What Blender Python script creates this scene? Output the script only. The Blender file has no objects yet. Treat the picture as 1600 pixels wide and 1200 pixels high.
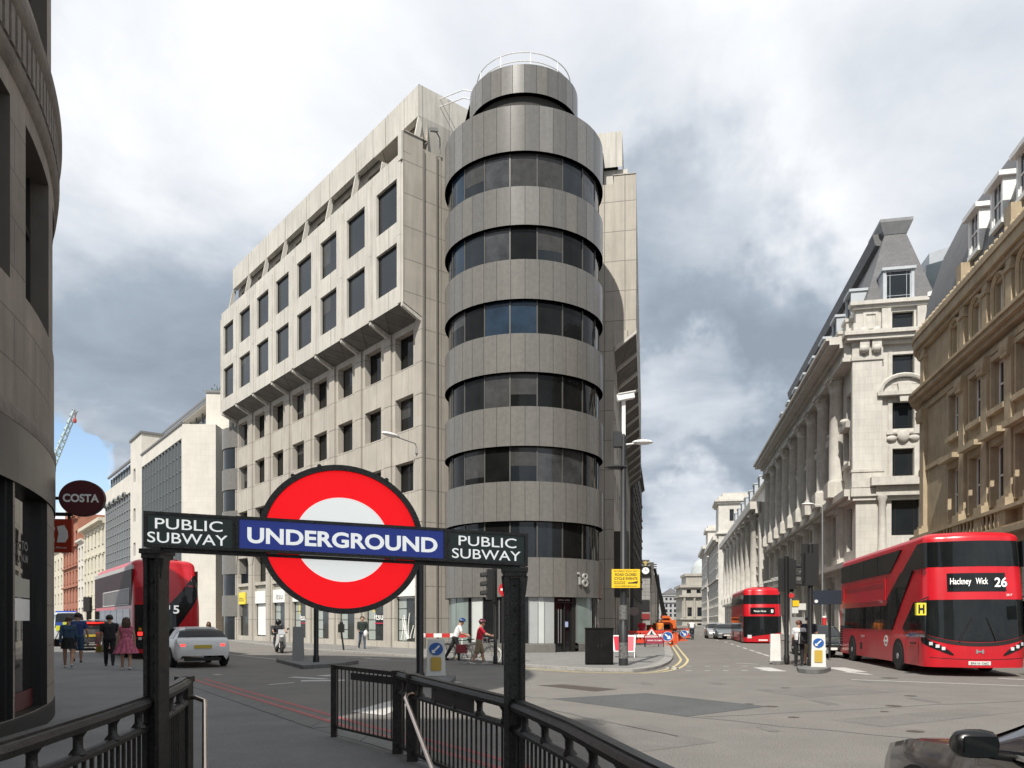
import bpy, bmesh, math, random
import numpy as np
from mathutils import Vector, Matrix
random.seed(7)
R_ = math.radians
sin, cos, pi = math.sin, math.cos, math.pi
Q = 0.92                 # heights in this place are measured on the photograph, which squashes them a little
COL = bpy.context.scene.collection
# ------------------------------------------------------------------ camera
cam_d = bpy.data.cameras.new('camera')
cam = bpy.data.objects.new('camera', cam_d); COL.objects.link(cam)
cam.location = (0, 0, 1.6*Q); cam.rotation_euler = (R_(90), 0, 0)
cam_d.sensor_width = 36; cam_d.lens = 27; cam_d.shift_y = 0.2325
cam_d.clip_start = 0.05; cam_d.clip_end = 3000
bpy.context.scene.camera = cam
# ------------------------------------------------------------------ sun, sky, exposure
vs = bpy.context.scene.view_settings
vs.view_transform = 'Standard'; vs.look = 'None'; vs.gamma = 1; vs.exposure = 0.5
SUN_AZ = (-0.328, -0.945); SUN_EL = 47
sd = bpy.data.lights.new('sun', 'SUN'); so = bpy.data.objects.new('sun', sd); COL.objects.link(so)
sd.energy = 3.85; sd.angle = R_(0.55); sd.color = (1, .945, .86)
_l = math.hypot(*SUN_AZ)
sv = Vector((SUN_AZ[0]/_l*cos(R_(SUN_EL)), SUN_AZ[1]/_l*cos(R_(SUN_EL)), sin(R_(SUN_EL))))
so.rotation_euler = sv.to_track_quat('Z', 'Y').to_euler(); so.location = sv*200
w = bpy.data.worlds.new('World'); bpy.context.scene.world = w; w.use_nodes = True
nt = w.node_tree; nt.nodes.clear()
def N(t, **k):
    n = nt.nodes.new(t)
    for a, b in k.items(): setattr(n, a, b)
    return n
def L(a, b): nt.links.new(a, b)
def M(op, a, b=None, c=None, clamp=False):
    n = N('ShaderNodeMath', operation=op, use_clamp=clamp)
    for i, x in enumerate((a, b, c)):
        if x is None: continue
        if isinstance(x, (int, float)): n.inputs[i].default_value = x
        else: L(x, n.inputs[i])
    return n.outputs[0]
sky = N('ShaderNodeTexSky', sky_type='NISHITA', sun_disc=False)
sky.sun_elevation = R_(SUN_EL); sky.sun_rotation = math.atan2(sv.x, sv.y)
tc = N('ShaderNodeTexCoord'); sep = N('ShaderNodeSeparateXYZ'); L(tc.outputs['Generated'], sep.inputs[0])
zz = M('ADD', M('MAXIMUM', sep.outputs[2], 0.0), 0.16)
cv = N('ShaderNodeCombineXYZ'); L(M('DIVIDE', sep.outputs[0], zz), cv.inputs[0]); L(M('DIVIDE', sep.outputs[1], zz), cv.inputs[1])
def noise(scale, det=8, rough=.55, vec=cv.outputs[0], dist=0.0, off=(0,0,0)):
    mp = N('ShaderNodeMapping'); mp.inputs['Location'].default_value = off; L(vec, mp.inputs['Vector'])
    n = N('ShaderNodeTexNoise'); n.inputs['Scale'].default_value = scale; n.inputs['Detail'].default_value = det
    n.inputs['Roughness'].default_value = rough; n.inputs['Distortion'].default_value = dist
    L(mp.outputs[0], n.inputs['Vector']); return n.outputs['Fac']
n1 = noise(1.0, 12, .56, dist=.25, off=(3.1, 1.7, 0)); n2 = noise(2.3, 9, .56, dist=.35, off=(9, 4, 2)); n3 = noise(0.45, 4, .5, off=(1, 6, 0))
# wobble the directions a little so that the banks of cloud below get ragged edges
wob = noise(2.6, 6, .6, vec=tc.outputs['Generated'], off=(2, 2, 2))
wob2 = noise(3.1, 6, .6, vec=tc.outputs['Generated'], off=(7, 1, 5))
va = N('ShaderNodeCombineXYZ'); L(M('MULTIPLY', M('SUBTRACT', wob, .5), .55), va.inputs[0]); L(M('MULTIPLY', M('SUBTRACT', wob2, .5), .5), va.inputs[2])
vd = N('ShaderNodeVectorMath', operation='ADD'); L(tc.outputs['Generated'], vd.inputs[0]); L(va.outputs[0], vd.inputs[1])
vn = N('ShaderNodeVectorMath', operation='NORMALIZE'); L(vd.outputs[0], vn.inputs[0])
def bank(x, y, z, r, amt, soft=1.0):
    d = Vector((x, y, z)).normalized()
    n = N('ShaderNodeVectorMath', operation='DOT_PRODUCT'); L(vn.outputs[0], n.inputs[0]); n.inputs[1].default_value = d
    mr = N('ShaderNodeMapRange', interpolation_type='SMOOTHERSTEP')
    mr.inputs['From Min'].default_value = cos(r*1.0); mr.inputs['From Max'].default_value = cos(r*.25*soft)
    mr.inputs['To Min'].default_value = 0; mr.inputs['To Max'].default_value = amt
    L(n.outputs['Value'], mr.inputs['Value']); return mr.outputs[0]
def sumup(l):
    s = l[0]
    for x in l[1:]: s = M('ADD', s, x)
    return s
bright = M('ADD', M('MULTIPLY', M('SUBTRACT', n1, .5), .95), M('MULTIPLY', M('SUBTRACT', n2, .5), .85))
bright = M('ADD', bright, M('MULTIPLY', M('SUBTRACT', n3, .5), .3))
bright = M('ADD', bright, .60)
banks = sumup([bank(-.42, 1, .33, .24, -.27), bank(-.25, 1, .36, .2, -.14), bank(-.55, 1, .48, .2, -.06), bank(.22, 1, .34, .23, -.42), bank(.36, 1, .28, .18, -.34), bank(.28, 1, .27, .10, .50),
               bank(0, 1, .95, .75, .17), bank(.6, 1, .7, .35, .10), bank(-.6, 1, .85, .4, .04), bank(.2, 1, .02, .22, .02), bank(-.53, 1, .10, .09, .8), bank(.20, 1, .18, .10, -.12), bank(.24, 1, .145, .07, .14)])
bright = M('ADD', bright, banks, clamp=True)
ramp = N('ShaderNodeValToRGB'); L(bright, ramp.inputs[0])
e = ramp.color_ramp.elements
e[0].position = 0.05; e[0].color = (.26, .305, .365, 1)
e[1].position = 0.98; e[1].color = (.86, .87, .89, 1)
for p_, c_ in ((.3, (.33, .385, .455, 1)), (.55, (.53, .575, .635, 1)), (.78, (.70, .725, .765, 1))):
    x = e.new(p_); x.color = c_
clear = sumup([bank(-.585, 1, .165, .085, 1.1), bank(-.54, 1, .16, .06, .9), bank(-.49, 1, .16, .045, .7), bank(-.545, 1, .115, .05, -1.3), bank(-.50, 1, .10, .05, -1.2)])
cl = N('ShaderNodeMapRange'); cl.inputs['From Min'].default_value = .35; cl.inputs['From Max'].default_value = .8
L(M('ADD', clear, M('MULTIPLY', M('SUBTRACT', n2, .5), .7)), cl.inputs['Value'])
bgs = N('ShaderNodeBackground'); L(sky.outputs[0], bgs.inputs[0]); bgs.inputs[1].default_value = .13
bgc = N('ShaderNodeBackground'); L(ramp.outputs[0], bgc.inputs[0]); bgc.inputs[1].default_value = .86
mx = N('ShaderNodeMixShader'); L(cl.outputs[0], mx.inputs[0]); L(bgc.outputs[0], mx.inputs[1]); L(bgs.outputs[0], mx.inputs[2])
out = N('ShaderNodeOutputWorld'); L(mx.outputs[0], out.inputs[0])

# ------------------------------------------------------------------ materials
MATS = {}
def mat(name, col, rough=.6, var=.12, scale=1.2, bump=0., bscale=30, metal=0., brick=None, streak=0., spec=.5, coat=0., emit=0., joint=.55, wet=0., warp=0., speck=0., patchy=0.):
    if name in MATS: return MATS[name]
    m = bpy.data.materials.new(name); m.use_nodes = True; MATS[name] = m
    t = m.node_tree; b = t.nodes['Principled BSDF']
    def n(ty, **k):
        x = t.nodes.new(ty)
        for a, c in k.items(): setattr(x, a, c)
        return x
    b.inputs['Roughness'].default_value = rough; b.inputs['Metallic'].default_value = metal
    b.inputs['Specular IOR Level'].default_value = spec; b.inputs['Coat Weight'].default_value = coat; b.inputs['Coat Roughness'].default_value = .05
    tcn = n('ShaderNodeTexCoord'); geo = n('ShaderNodeNewGeometry'); uvo = tcn.outputs['UV']
    no = n('ShaderNodeTexNoise'); no.inputs['Scale'].default_value = scale; no.inputs['Detail'].default_value = 7; no.inputs['Roughness'].default_value = .62
    t.links.new(geo.outputs['Position'], no.inputs['Vector'])
    mr = n('ShaderNodeMapRange'); mr.inputs['From Min'].default_value = .3; mr.inputs['From Max'].default_value = .7
    mr.inputs['To Min'].default_value = 1-var; mr.inputs['To Max'].default_value = 1+var
    t.links.new(no.outputs['Fac'], mr.inputs['Value'])
    fac = mr.outputs[0]
    def mul(a, c):
        x = n('ShaderNodeMath', operation='MULTIPLY'); t.links.new(a, x.inputs[0]); t.links.new(c, x.inputs[1]); return x.outputs[0]
    for amt, sc_, lo, hi in ((speck, 48., .35, .65), (patchy, .09, .38, .62)):
        if amt:
            sn = n('ShaderNodeTexNoise'); sn.inputs['Scale'].default_value = sc_; sn.inputs['Detail'].default_value = 3 if sc_ > 1 else 9; sn.inputs['Roughness'].default_value = .6
            t.links.new(geo.outputs['Position'], sn.inputs['Vector']); sm = n('ShaderNodeMapRange'); sm.inputs['From Min'].default_value = lo; sm.inputs['From Max'].default_value = hi
            sm.inputs['To Min'].default_value = 1-amt; sm.inputs['To Max'].default_value = 1+amt; t.links.new(sn.outputs['Fac'], sm.inputs['Value']); fac = mul(fac, sm.outputs[0])
    if streak:
        mp = n('ShaderNodeMapping'); mp.inputs['Scale'].default_value = (2.6, .16, 1); t.links.new(uvo, mp.inputs[0])
        s2 = n('ShaderNodeTexNoise'); s2.inputs['Scale'].default_value = 1.6; s2.inputs['Detail'].default_value = 8; s2.inputs['Roughness'].default_value = .7
        t.links.new(mp.outputs[0], s2.inputs['Vector'])
        m2 = n('ShaderNodeMapRange'); m2.inputs['From Min'].default_value = .42; m2.inputs['From Max'].default_value = .68
        m2.inputs['To Min'].default_value = 1; m2.inputs['To Max'].default_value = 1-streak
        t.links.new(s2.outputs['Fac'], m2.inputs['Value']); fac = mul(fac, m2.outputs[0])
    if brick:
        bt = n('ShaderNodeTexBrick'); bt.inputs['Scale'].default_value = 1; bt.offset = brick[3] if len(brick) > 3 else .5
        bt.inputs['Brick Width'].default_value = brick[0]; bt.inputs['Row Height'].default_value = brick[1]
        bt.inputs['Mortar Size'].default_value = brick[2]; bt.inputs['Mortar Smooth'].default_value = .1
        bv = brick[4] if len(brick) > 4 else .1
        bt.inputs['Color1'].default_value = (1-bv,)*3+(1,); bt.inputs['Color2'].default_value = (1+bv*.6,)*3+(1,); bt.inputs['Mortar'].default_value = (joint,)*3+(1,)
        t.links.new(uvo, bt.inputs['Vector'])
        bw = n('ShaderNodeRGBToBW'); t.links.new(bt.outputs['Color'], bw.inputs[0]); fac = mul(fac, bw.outputs[0])
    vm = n('ShaderNodeVectorMath', operation='SCALE'); vm.inputs[0].default_value = col[:3]; t.links.new(fac, vm.inputs['Scale'])
    t.links.new(vm.outputs[0], b.inputs['Base Color'])
    if emit:
        b.inputs['Emission Color'].default_value = tuple(col[:3])+(1,); b.inputs['Emission Strength'].default_value = emit
    if bump:
        bn = n('ShaderNodeTexNoise'); bn.inputs['Scale'].default_value = bscale; bn.inputs['Detail'].default_value = 5
        t.links.new(geo.outputs['Position'], bn.inputs['Vector'])
        bp = n('ShaderNodeBump'); bp.inputs['Strength'].default_value = bump; bp.inputs['Distance'].default_value = .02 if not warp else warp
        t.links.new(bn.outputs['Fac'], bp.inputs['Height']); t.links.new(bp.outputs[0], b.inputs['Normal'])
    return m
def flat(name, col, rough=.5, **k): return mat(name, col, rough, var=k.pop('var', .04), **k)

# ------------------------------------------------------------------ mesh builder
class MB:
    def __init__(s): s.v = []; s.f = []; s.m = []
    def poly(s, pts, mi=0):
        i = len(s.v); s.v += [tuple(p) for p in pts]; s.f.append(tuple(range(i, i+len(pts)))); s.m.append(mi)
    def grid(s, rows, mi=0, close=False):
        i = len(s.v); n = len(rows[0])
        for r in rows: s.v += [tuple(p) for p in r]
        for a in range(len(rows)-1):
            for b in range(n if close else n-1):
                c = (b+1) % n
                s.f.append((i+a*n+b, i+a*n+c, i+(a+1)*n+c, i+(a+1)*n+b)); s.m.append(mi)
        return i, n
    def hexa(s, p, mi=0):
        i = len(s.v); s.v += [tuple(q) for q in p]
        for f in ((0,3,2,1),(4,5,6,7),(0,1,5,4),(1,2,6,5),(2,3,7,6),(3,0,4,7)):
            s.f.append(tuple(i+k for k in f)); s.m.append(mi)
    def box(s, x0, x1, y0, y1, z0, z1, mi=0):
        s.hexa([(x0,y0,z0),(x1,y0,z0),(x1,y1,z0),(x0,y1,z0),(x0,y0,z1),(x1,y0,z1),(x1,y1,z1),(x0,y1,z1)], mi)
    def prism(s, pts, z0, z1, mi=0, mtop=None):
        i = len(s.v); n = len(pts)
        s.v += [(p[0], p[1], z0) for p in pts] + [(p[0], p[1], z1) for p in pts]
        for k in range(n):
            s.f.append((i+k, i+(k+1) % n, i+n+(k+1) % n, i+n+k)); s.m.append(mi)
        s.f.append(tuple(i+n-1-k for k in range(n))); s.m.append(mi)
        s.f.append(tuple(i+n+k for k in range(n))); s.m.append(mi if mtop is None else mtop)
    def tube(s, pts, r, seg=8, mi=0, cap=True):
        pts = [Vector(p) for p in pts]; rr = r if isinstance(r, (list, tuple)) else [r]*len(pts)
        rows = []; up = None
        for k, p in enumerate(pts):
            d = ((pts[min(k+1, len(pts)-1)]-p).normalized() + (p-pts[max(k-1, 0)]).normalized())
            if d.length < 1e-6: d = Vector((0, 0, 1))
            d.normalize()
            if up is None:
                up = Vector((0, 0, 1)) if abs(d.z) < .9 else Vector((1, 0, 0))
            a = d.cross(up)
            if a.length < 1e-4: a = d.cross(Vector((0, 1, 0)))
            a.normalize(); b = a.cross(d).normalized(); up = b
            rows.append([p + (a*cos(2*pi*j/seg)+b*sin(2*pi*j/seg))*rr[k] for j in range(seg)])
        i, n = s.grid(rows, mi, True)
        if cap:
            s.f.append(tuple(i+j for j in range(n))); s.m.append(mi)
            e = i+(len(rows)-1)*n; s.f.append(tuple(e+n-1-j for j in range(n))); s.m.append(mi)
    def bar(s, p, q, w, h, mi=0, up=(0,0,1)):
        p = Vector(p); q = Vector(q); d = (q-p).normalized(); up = Vector(up)
        a = d.cross(up)
        if a.length < 1e-4: a = d.cross(Vector((0, 1, 0)))
        a.normalize(); b = a.cross(d).normalized()
        c = [(-w/2, -h/2), (w/2, -h/2), (w/2, h/2), (-w/2, h/2)]
        s.hexa([p+a*x+b*y for x, y in c]+[q+a*x+b*y for x, y in c], mi)
    def lathe(s, prof, c=(0,0,0), seg=16, mi=0, axis='z', a0=0, a1=2*pi):
        full = abs(a1-a0-2*pi) < 1e-6; m = seg if full else seg+1
        rows = []
        for r, z in prof:
            row = []
            for j in range(m):
                t = a0+(a1-a0)*j/seg; x, y = r*cos(t), r*sin(t)
                q = (x, y, z) if axis == 'z' else ((z, x, y) if axis == 'x' else (y, z, x))
                row.append((c[0]+q[0], c[1]+q[1], c[2]+q[2]))
            rows.append(row)
        i, n = s.grid(rows, mi, full)
        if full:
            if prof[0][0] > 1e-6: s.f.append(tuple(i+n-1-j for j in range(n))); s.m.append(mi)
            if prof[-1][0] > 1e-6:
                e = i+(len(rows)-1)*n; s.f.append(tuple(e+j for j in range(n))); s.m.append(mi)
    def ball(s, c, r, seg=12, mi=0, top=None):
        r = r if isinstance(r, (list, tuple)) else (r, r, r); h = seg//2
        rows = [[(c[0]+r[0]*sin(pi*k/h)*cos(2*pi*j/seg), c[1]+r[1]*sin(pi*k/h)*sin(2*pi*j/seg), c[2]-r[2]*cos(pi*k/h)) for j in range(seg)] for k in range(h+1)]
        s.grid(rows, mi, True)
    def torus(s, c, R, r, axis='x', seg=28, ms=8, mi=0):
        rows = []
        for k in range(seg+1):
            t = 2*pi*k/seg; row = []
            for j in range(ms):
                u = 2*pi*j/ms; rad = R+r*cos(u); q = (rad*cos(t), rad*sin(t), r*sin(u))
                q = q if axis == 'z' else ((q[2], q[0], q[1]) if axis == 'x' else (q[0], q[2], q[1]))
                row.append((c[0]+q[0], c[1]+q[1], c[2]+q[2]))
            rows.append(row)
        s.grid(rows, mi, True)
    def build(s, name, mats, parent=None, smooth=None, world=False, loc=(0,0,0), rz=0.):
        if not isinstance(mats, (list, tuple)): mats = [mats]
        me = bpy.data.meshes.new(name)
        o = (0, 0, 0)
        if world and parent is not None:
            r = parent
            while r.parent is not None: r = r.parent
            o = (r.location.x, r.location.y, r.location.z)
        V = np.array(s.v, dtype=float) if s.v else np.zeros((0, 3))
        P = V.copy(); P[:, 2] *= Q; P -= np.array(o)
        me.from_pydata(P.tolist(), [], s.f)
        for m in mats: me.materials.append(m)
        me.polygons.foreach_set('material_index', s.m)
        bm = bmesh.new(); bm.from_mesh(me)
        bmesh.ops.remove_doubles(bm, verts=bm.verts, dist=1e-5)
        bmesh.ops.recalc_face_normals(bm, faces=bm.faces)
        uv = bm.loops.layers.uv.new('UVMap'); off = Vector(o)
        for f in bm.faces:
            nn = f.normal
            if abs(nn.z) > .8:
                for l in f.loops: l[uv].uv = (l.vert.co.x+off.x, l.vert.co.y+off.y)
            else:
                t = Vector((-nn.y, nn.x, 0)); t.normalize()
                for l in f.loops: l[uv].uv = ((l.vert.co+off).dot(t), (l.vert.co.z+off.z)/Q)
        bm.to_mesh(me); bm.free()
        if smooth is not None:
            me.shade_smooth(); me.set_sharp_from_angle(angle=R_(smooth))
        ob = bpy.data.objects.new(name, me); COL.objects.link(ob)
        if parent is not None: ob.parent = parent
        ob.location = (loc[0], loc[1], loc[2]*Q); ob.rotation_euler = (0, 0, rz)
        return ob
def tag(o, label=None, cat=None, group=None, kind=None):
    for k, v in (('label', label), ('category', cat), ('group', group), ('kind', kind)):
        if v: o[k] = v
    return o
def thing(name, label, cat, loc=(0,0,0), rz=0., group=None):
    o = bpy.data.objects.new(name, None); COL.objects.link(o); o.empty_display_size = .3
    o.location = (loc[0], loc[1], loc[2]*Q); o.rotation_euler = (0, 0, rz)
    return tag(o, label, cat, group)
def kids(o): return [c for c in bpy.data.objects if c.parent is o]
def copy_tree(o, parent=None):
    c = o.copy(); COL.objects.link(c)
    if parent is not None: c.parent = parent
    for ch in kids(o): copy_tree(ch, c)
    return c

class Fr:
    """a wall plane: o is its left end as seen from outside, u runs to the right, n points out"""
    def __init__(s, o, u, slope=0.):
        l = math.hypot(*u); s.o = o; s.u = (u[0]/l, u[1]/l); s.n = (s.u[1], -s.u[0]); s.sl = slope
    def p(s, a, z, d=0.): return (s.o[0]+s.u[0]*a+s.n[0]*d, s.o[1]+s.u[1]*a+s.n[1]*d, z+s.sl*a)
    def box(s, mb, a0, a1, z0, z1, d0, d1, mi=0):
        mb.hexa([s.p(a0,z0,d1), s.p(a1,z0,d1), s.p(a1,z0,d0), s.p(a0,z0,d0), s.p(a0,z1,d1), s.p(a1,z1,d1), s.p(a1,z1,d0), s.p(a0,z1,d0)], mi)
    def prism(s, mb, pts, d0, d1, mi=0):
        i = len(mb.v); n = len(pts)
        mb.v += [s.p(a, z, d0) for a, z in pts]+[s.p(a, z, d1) for a, z in pts]
        for k in range(n): mb.f.append((i+k, i+(k+1) % n, i+n+(k+1) % n, i+n+k)); mb.m.append(mi)
        mb.f.append(tuple(i+n-1-k for k in range(n))); mb.m.append(mi); mb.f.append(tuple(i+n+k for k in range(n))); mb.m.append(mi)
    def moved(s, d): return Fr(s.p(0, 0, d)[:2], s.u, s.sl)
def wall(mb, F, W, z0, z1, ops, dep=.25, mi=0, a_start=0., mrev=None):
    xs = sorted({a_start, W, *[o[0] for o in ops], *[o[1] for o in ops]}); zs = sorted({z0, z1, *[o[2] for o in ops], *[o[3] for o in ops]})
    xs = [x for x in xs if a_start-1e-6 <= x <= W+1e-6]; zs = [z for z in zs if z0-1e-6 <= z <= z1+1e-6]
    for i in range(len(xs)-1):
        for j in range(len(zs)-1):
            cx, cz = (xs[i]+xs[i+1])/2, (zs[j]+zs[j+1])/2
            if any(o[0] < cx < o[1] and o[2] < cz < o[3] for o in ops): continue
            mb.poly([F.p(xs[i],zs[j]), F.p(xs[i+1],zs[j]), F.p(xs[i+1],zs[j+1]), F.p(xs[i],zs[j+1])], mi)
    mr = mi if mrev is None else mrev
    for a0, a1, b0, b1 in ops:
        for (p, q) in (((a0,b0),(a1,b0)), ((a1,b0),(a1,b1)), ((a1,b1),(a0,b1)), ((a0,b1),(a0,b0))):
            mb.poly([F.p(*p), F.p(*q), F.p(q[0],q[1],-dep-.05), F.p(p[0],p[1],-dep-.05)], mr)
RWIN = random.Random(21)
def window(root, F, o, dep, mf, mg, style='plain', name='window', fw=.07, world=True):
    a0, a1, b0, b1 = o; mb = MB(); d = -dep
    F.box(mb, a0+fw, a1-fw, b0+fw, b1-fw, d-.03, d-.01, 1)
    for q in ((a0, a0+fw, b0, b1), (a1-fw, a1, b0, b1), (a0+fw, a1-fw, b0, b0+fw), (a0+fw, a1-fw, b1-fw, b1)): F.box(mb, *q, d-.04, d+.03, 0)
    am = (a0+a1)/2
    if style == 'sash':
        F.box(mb, a0+fw, a1-fw, (b0+b1)/2-.035, (b0+b1)/2+.035, d-.01, d+.035, 0); F.box(mb, am-.02, am+.02, b0+fw, b1-fw, d-.01, d+.02, 0)
    elif style == 'cross':
        F.box(mb, am-.03, am+.03, b0+fw, b1-fw, d-.01, d+.02, 0); F.box(mb, a0+fw, a1-fw, b0+(b1-b0)*.66, b0+(b1-b0)*.66+.06, d-.01, d+.02, 0)
    elif style == 'margin':
        k = (a1-a0)*.17
        for x in (a0+k, a1-k): F.box(mb, x-.015, x+.015, b0+fw, b1-fw, d-.01, d+.012, 0)
        F.box(mb, a0+fw, a1-fw, b0+.28, b0+.31, d-.01, d+.012, 0); F.box(mb, a0+fw, a1-fw, b1-.34, b1-.31, d-.01, d+.012, 0)
    elif style == 'vert':
        F.box(mb, am-.03, am+.03, b0+fw, b1-fw, d-.01, d+.02, 0)
    if style in ('plain', 'sash', 'cross') and RWIN.random() < .33:      # a lowered blind or curtain showing through the pane
        h = RWIN.uniform(.2, .7)*(b1-b0-2*fw); x1 = a1-fw if RWIN.random() < .6 else (a0+a1)/2
        F.box(mb, a0+fw, x1, b1-fw-h, b1-fw, d-.0099, d-.004, 2)
    return mb.build(name, [mf, mg, blind_m], root, world=world)
def text(body, F, a, z, h, width, m, parent, name='lettering', d=.004, bold=0., thick=.004, world=True, z_top=None, tracking=1.):
    """upright capitals of height h (and total length width) centred on a, standing on z"""
    cu = bpy.data.curves.new('t', 'FONT'); cu.body = body; cu.size = 1; cu.offset = bold; cu.space_character = tracking
    cu.extrude = 0; cu.resolution_u = 4
    ob = bpy.data.objects.new('t', cu); COL.objects.link(ob)
    dg = bpy.context.evaluated_depsgraph_get(); me = bpy.data.meshes.new_from_object(ob.evaluated_get(dg))
    bpy.data.objects.remove(ob); bpy.data.curves.remove(cu)
    v = np.array([p.co[:] for p in me.vertices]); fs = [tuple(p.vertices) for p in me.polygons]
    bpy.data.meshes.remove(me)
    x0, x1 = v[:,0].min(), v[:,0].max()
    y0, y1 = v[:,1].min(), v[:,1].max()
    sy = h/0.729; sx = (width/(x1-x0)) if width else sy
    mb = MB()
    mb.v = [F.p(a+(p[0]-(x0+x1)/2)*sx, z+p[1]*sy, d) for p in v]; mb.f = fs; mb.m = [0]*len(fs)
    return mb.build(name, m, parent, world=world)
def disc(F, a, z, r, d0, d1, mb, mi=0, seg=40, rin=0., ry=None):
    ry = ry or r; k = ry/r
    o0 = [F.p(a+r*cos(2*pi*j/seg), z+ry*sin(2*pi*j/seg), d0) for j in range(seg)]; o1 = [F.p(a+r*cos(2*pi*j/seg), z+ry*sin(2*pi*j/seg), d1) for j in range(seg)]
    if rin:
        i0 = [F.p(a+rin*cos(2*pi*j/seg), z+rin*k*sin(2*pi*j/seg), d0) for j in range(seg)]; i1 = [F.p(a+rin*cos(2*pi*j/seg), z+rin*k*sin(2*pi*j/seg), d1) for j in range(seg)]
        mb.grid([o0, o1, i1, i0, o0], mi, True)
    else:
        i, n = mb.grid([o0, o1], mi, True)
        mb.f.append(tuple(i+j for j in range(n))); mb.m.append(mi); mb.f.append(tuple(i+2*n-1-j for j in range(n))); mb.m.append(mi)

def G(px, py):           # ground point seen at a pixel of the 1600x1200 photograph
    Z = 1.6*1104/(py-972); return ((px-800)/1200*Z, Z)
def onray(px, o, u):     # where the line o + t u crosses the vertical plane through pixel column px
    k = (px-800)/1200; t = (o[0]-k*o[1])/(k*u[1]-u[0]); return t
def ST(off, Z): return (off+.1975*Z, Z)     # the right hand street: off metres right of its axis at depth Z
SA = (.194, .981)

# common materials
glass = mat('window glass', (.014, .018, .022), .04, var=.3, scale=.4, bump=.3, bscale=.9, warp=.03, spec=.45)
glass_c = mat('curtained window glass', (.05, .052, .054), .06, var=.5, scale=1.2, bump=.2, bscale=.9, warp=.03)
glass_d = mat('smoky window glass', (.009, .0095, .0095), .05, var=.4, scale=.6, bump=.3, bscale=1.3, warp=.03, spec=.2)
glass_u = mat('sky tinted glass', (.016, .032, .055), .05, var=.6, scale=.5, bump=.4, bscale=.7, warp=.04, spec=.4)  # reflection of blue sky put into the base colour
blind_m = mat('blind behind glass', (.05, .05, .049), .12, var=.25, scale=3, spec=.3)
glass_b = mat('dark glass', (.012, .013, .014), .06, var=.2, spec=.5)
vglass = mat('vehicle glass', (.010, .012, .013), .04, var=.4, scale=.8, spec=.4, bump=.12, bscale=1.5, warp=.03)
bronze = flat('dark bronze frame', (.02, .019, .017), .4)
black = flat('black paint', (.012, .013, .012), .38, var=.15)
blackm = flat('matt black', (.01, .01, .01), .7)
rubber = flat('rubber', (.016, .016, .016), .85)
steel = flat('steel', (.55, .55, .53), .28, metal=1.)
alu = flat('grey metal', (.33, .34, .34), .45, metal=.6)
white = flat('white paint', (.78, .78, .76), .4)
offwhite = flat('off white paint', (.62, .62, .59), .5)
# ------------------------------------------------------------------ ground, roads, pavements
asphalt = mat('asphalt', (.188, .178, .164), .86, var=.10, scale=.9, bump=.6, bscale=85, spec=.3, speck=.30, patchy=.05)
patch_m = mat('dark asphalt patch', (.10, .104, .104), .88, var=.12, scale=1, bump=.5, bscale=90, spec=.3, speck=.22)
iron = mat('cast iron cover', (.075, .06, .05), .6, var=.2, scale=8, bump=.6, bscale=60)
slab = mat('paving slabs', (.21, .205, .195), .8, var=.12, scale=1.5, brick=(.75, .6, .006, .5, .07), joint=.62, bump=.2, bscale=50)
slab_near = mat('mastic paving', (.168, .168, .164), .85, var=.16, scale=.8, bump=.35, bscale=70, speck=.15, patchy=.12)
kerb_m = mat('granite kerb', (.30, .29, .27), .75, var=.15, scale=5, brick=(.9, 5, .012, 0, .08), joint=.5)
kerb_d = mat('dark granite kerb', (.15, .15, .143), .8, var=.15, scale=5, brick=(.9, 5, .012, 0, .08), joint=.5)
pw = mat('worn white line', (.50, .49, .465), .7, var=.22, scale=9)
py_ = mat('worn yellow line', (.56, .47, .24), .7, var=.2, scale=7)
pr = mat('worn red line', (.36, .10, .10), .75, var=.22, scale=7)
HX0, HX1, HY0, HY1 = -2.35, -.35, 1.0, 6.2
b = MB()
xs = [-700, -60, HX0, HX1, 60, 700]; ys = [-250, -20, HY0, HY1, 60, 1500]
for i in range(5):
    for j in range(5):
        if i == 2 and j == 2: continue
        b.poly([(xs[i], ys[j], 0), (xs[i+1], ys[j], 0), (xs[i+1], ys[j+1], 0), (xs[i], ys[j+1], 0)])
tag(b.build('ground', asphalt), kind='structure')
def kerbed(name, pts, h, top, side, kw=.32, kerb_edges=None):
    """a pavement: top slab plus a kerb stone strip along the listed edges"""
    m = MB(); m.prism(pts, -.05, h, 1, 0)
    n = len(pts)
    for k in (kerb_edges or []):
        p = Vector((*pts[k], 0)); q = Vector((*pts[(k+1) % n], 0)); d = (q-p).normalized(); nn = Vector((d.y, -d.x, 0))
        if not ccw(pts): nn = -nn
        hk = .0022*(k % 3); a, c = p+nn*(.004+hk), q+nn*(.004+hk); e, f = q-nn*kw, p-nn*kw
        m.hexa([(*a[:2], -.04), (*c[:2], -.04), (*e[:2], -.04), (*f[:2], -.04), (*a[:2], h+.004+hk), (*c[:2], h+.004+hk), (*e[:2], h+.004+hk), (*f[:2], h+.004+hk)], 1)
    return tag(m.build(name, [top, side]), kind='structure')
def ccw(p): return sum(p[i][0]*p[(i+1) % len(p)][1]-p[(i+1) % len(p)][0]*p[i][1] for i in range(len(p))) > 0
def arc(p0, p1, p2, n=6):
    return [tuple((1-t)**2*np.array(p0)+2*t*(1-t)*np.array(p1)+t*t*np.array(p2)) for t in [k/n for k in range(n+1)]]
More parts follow.
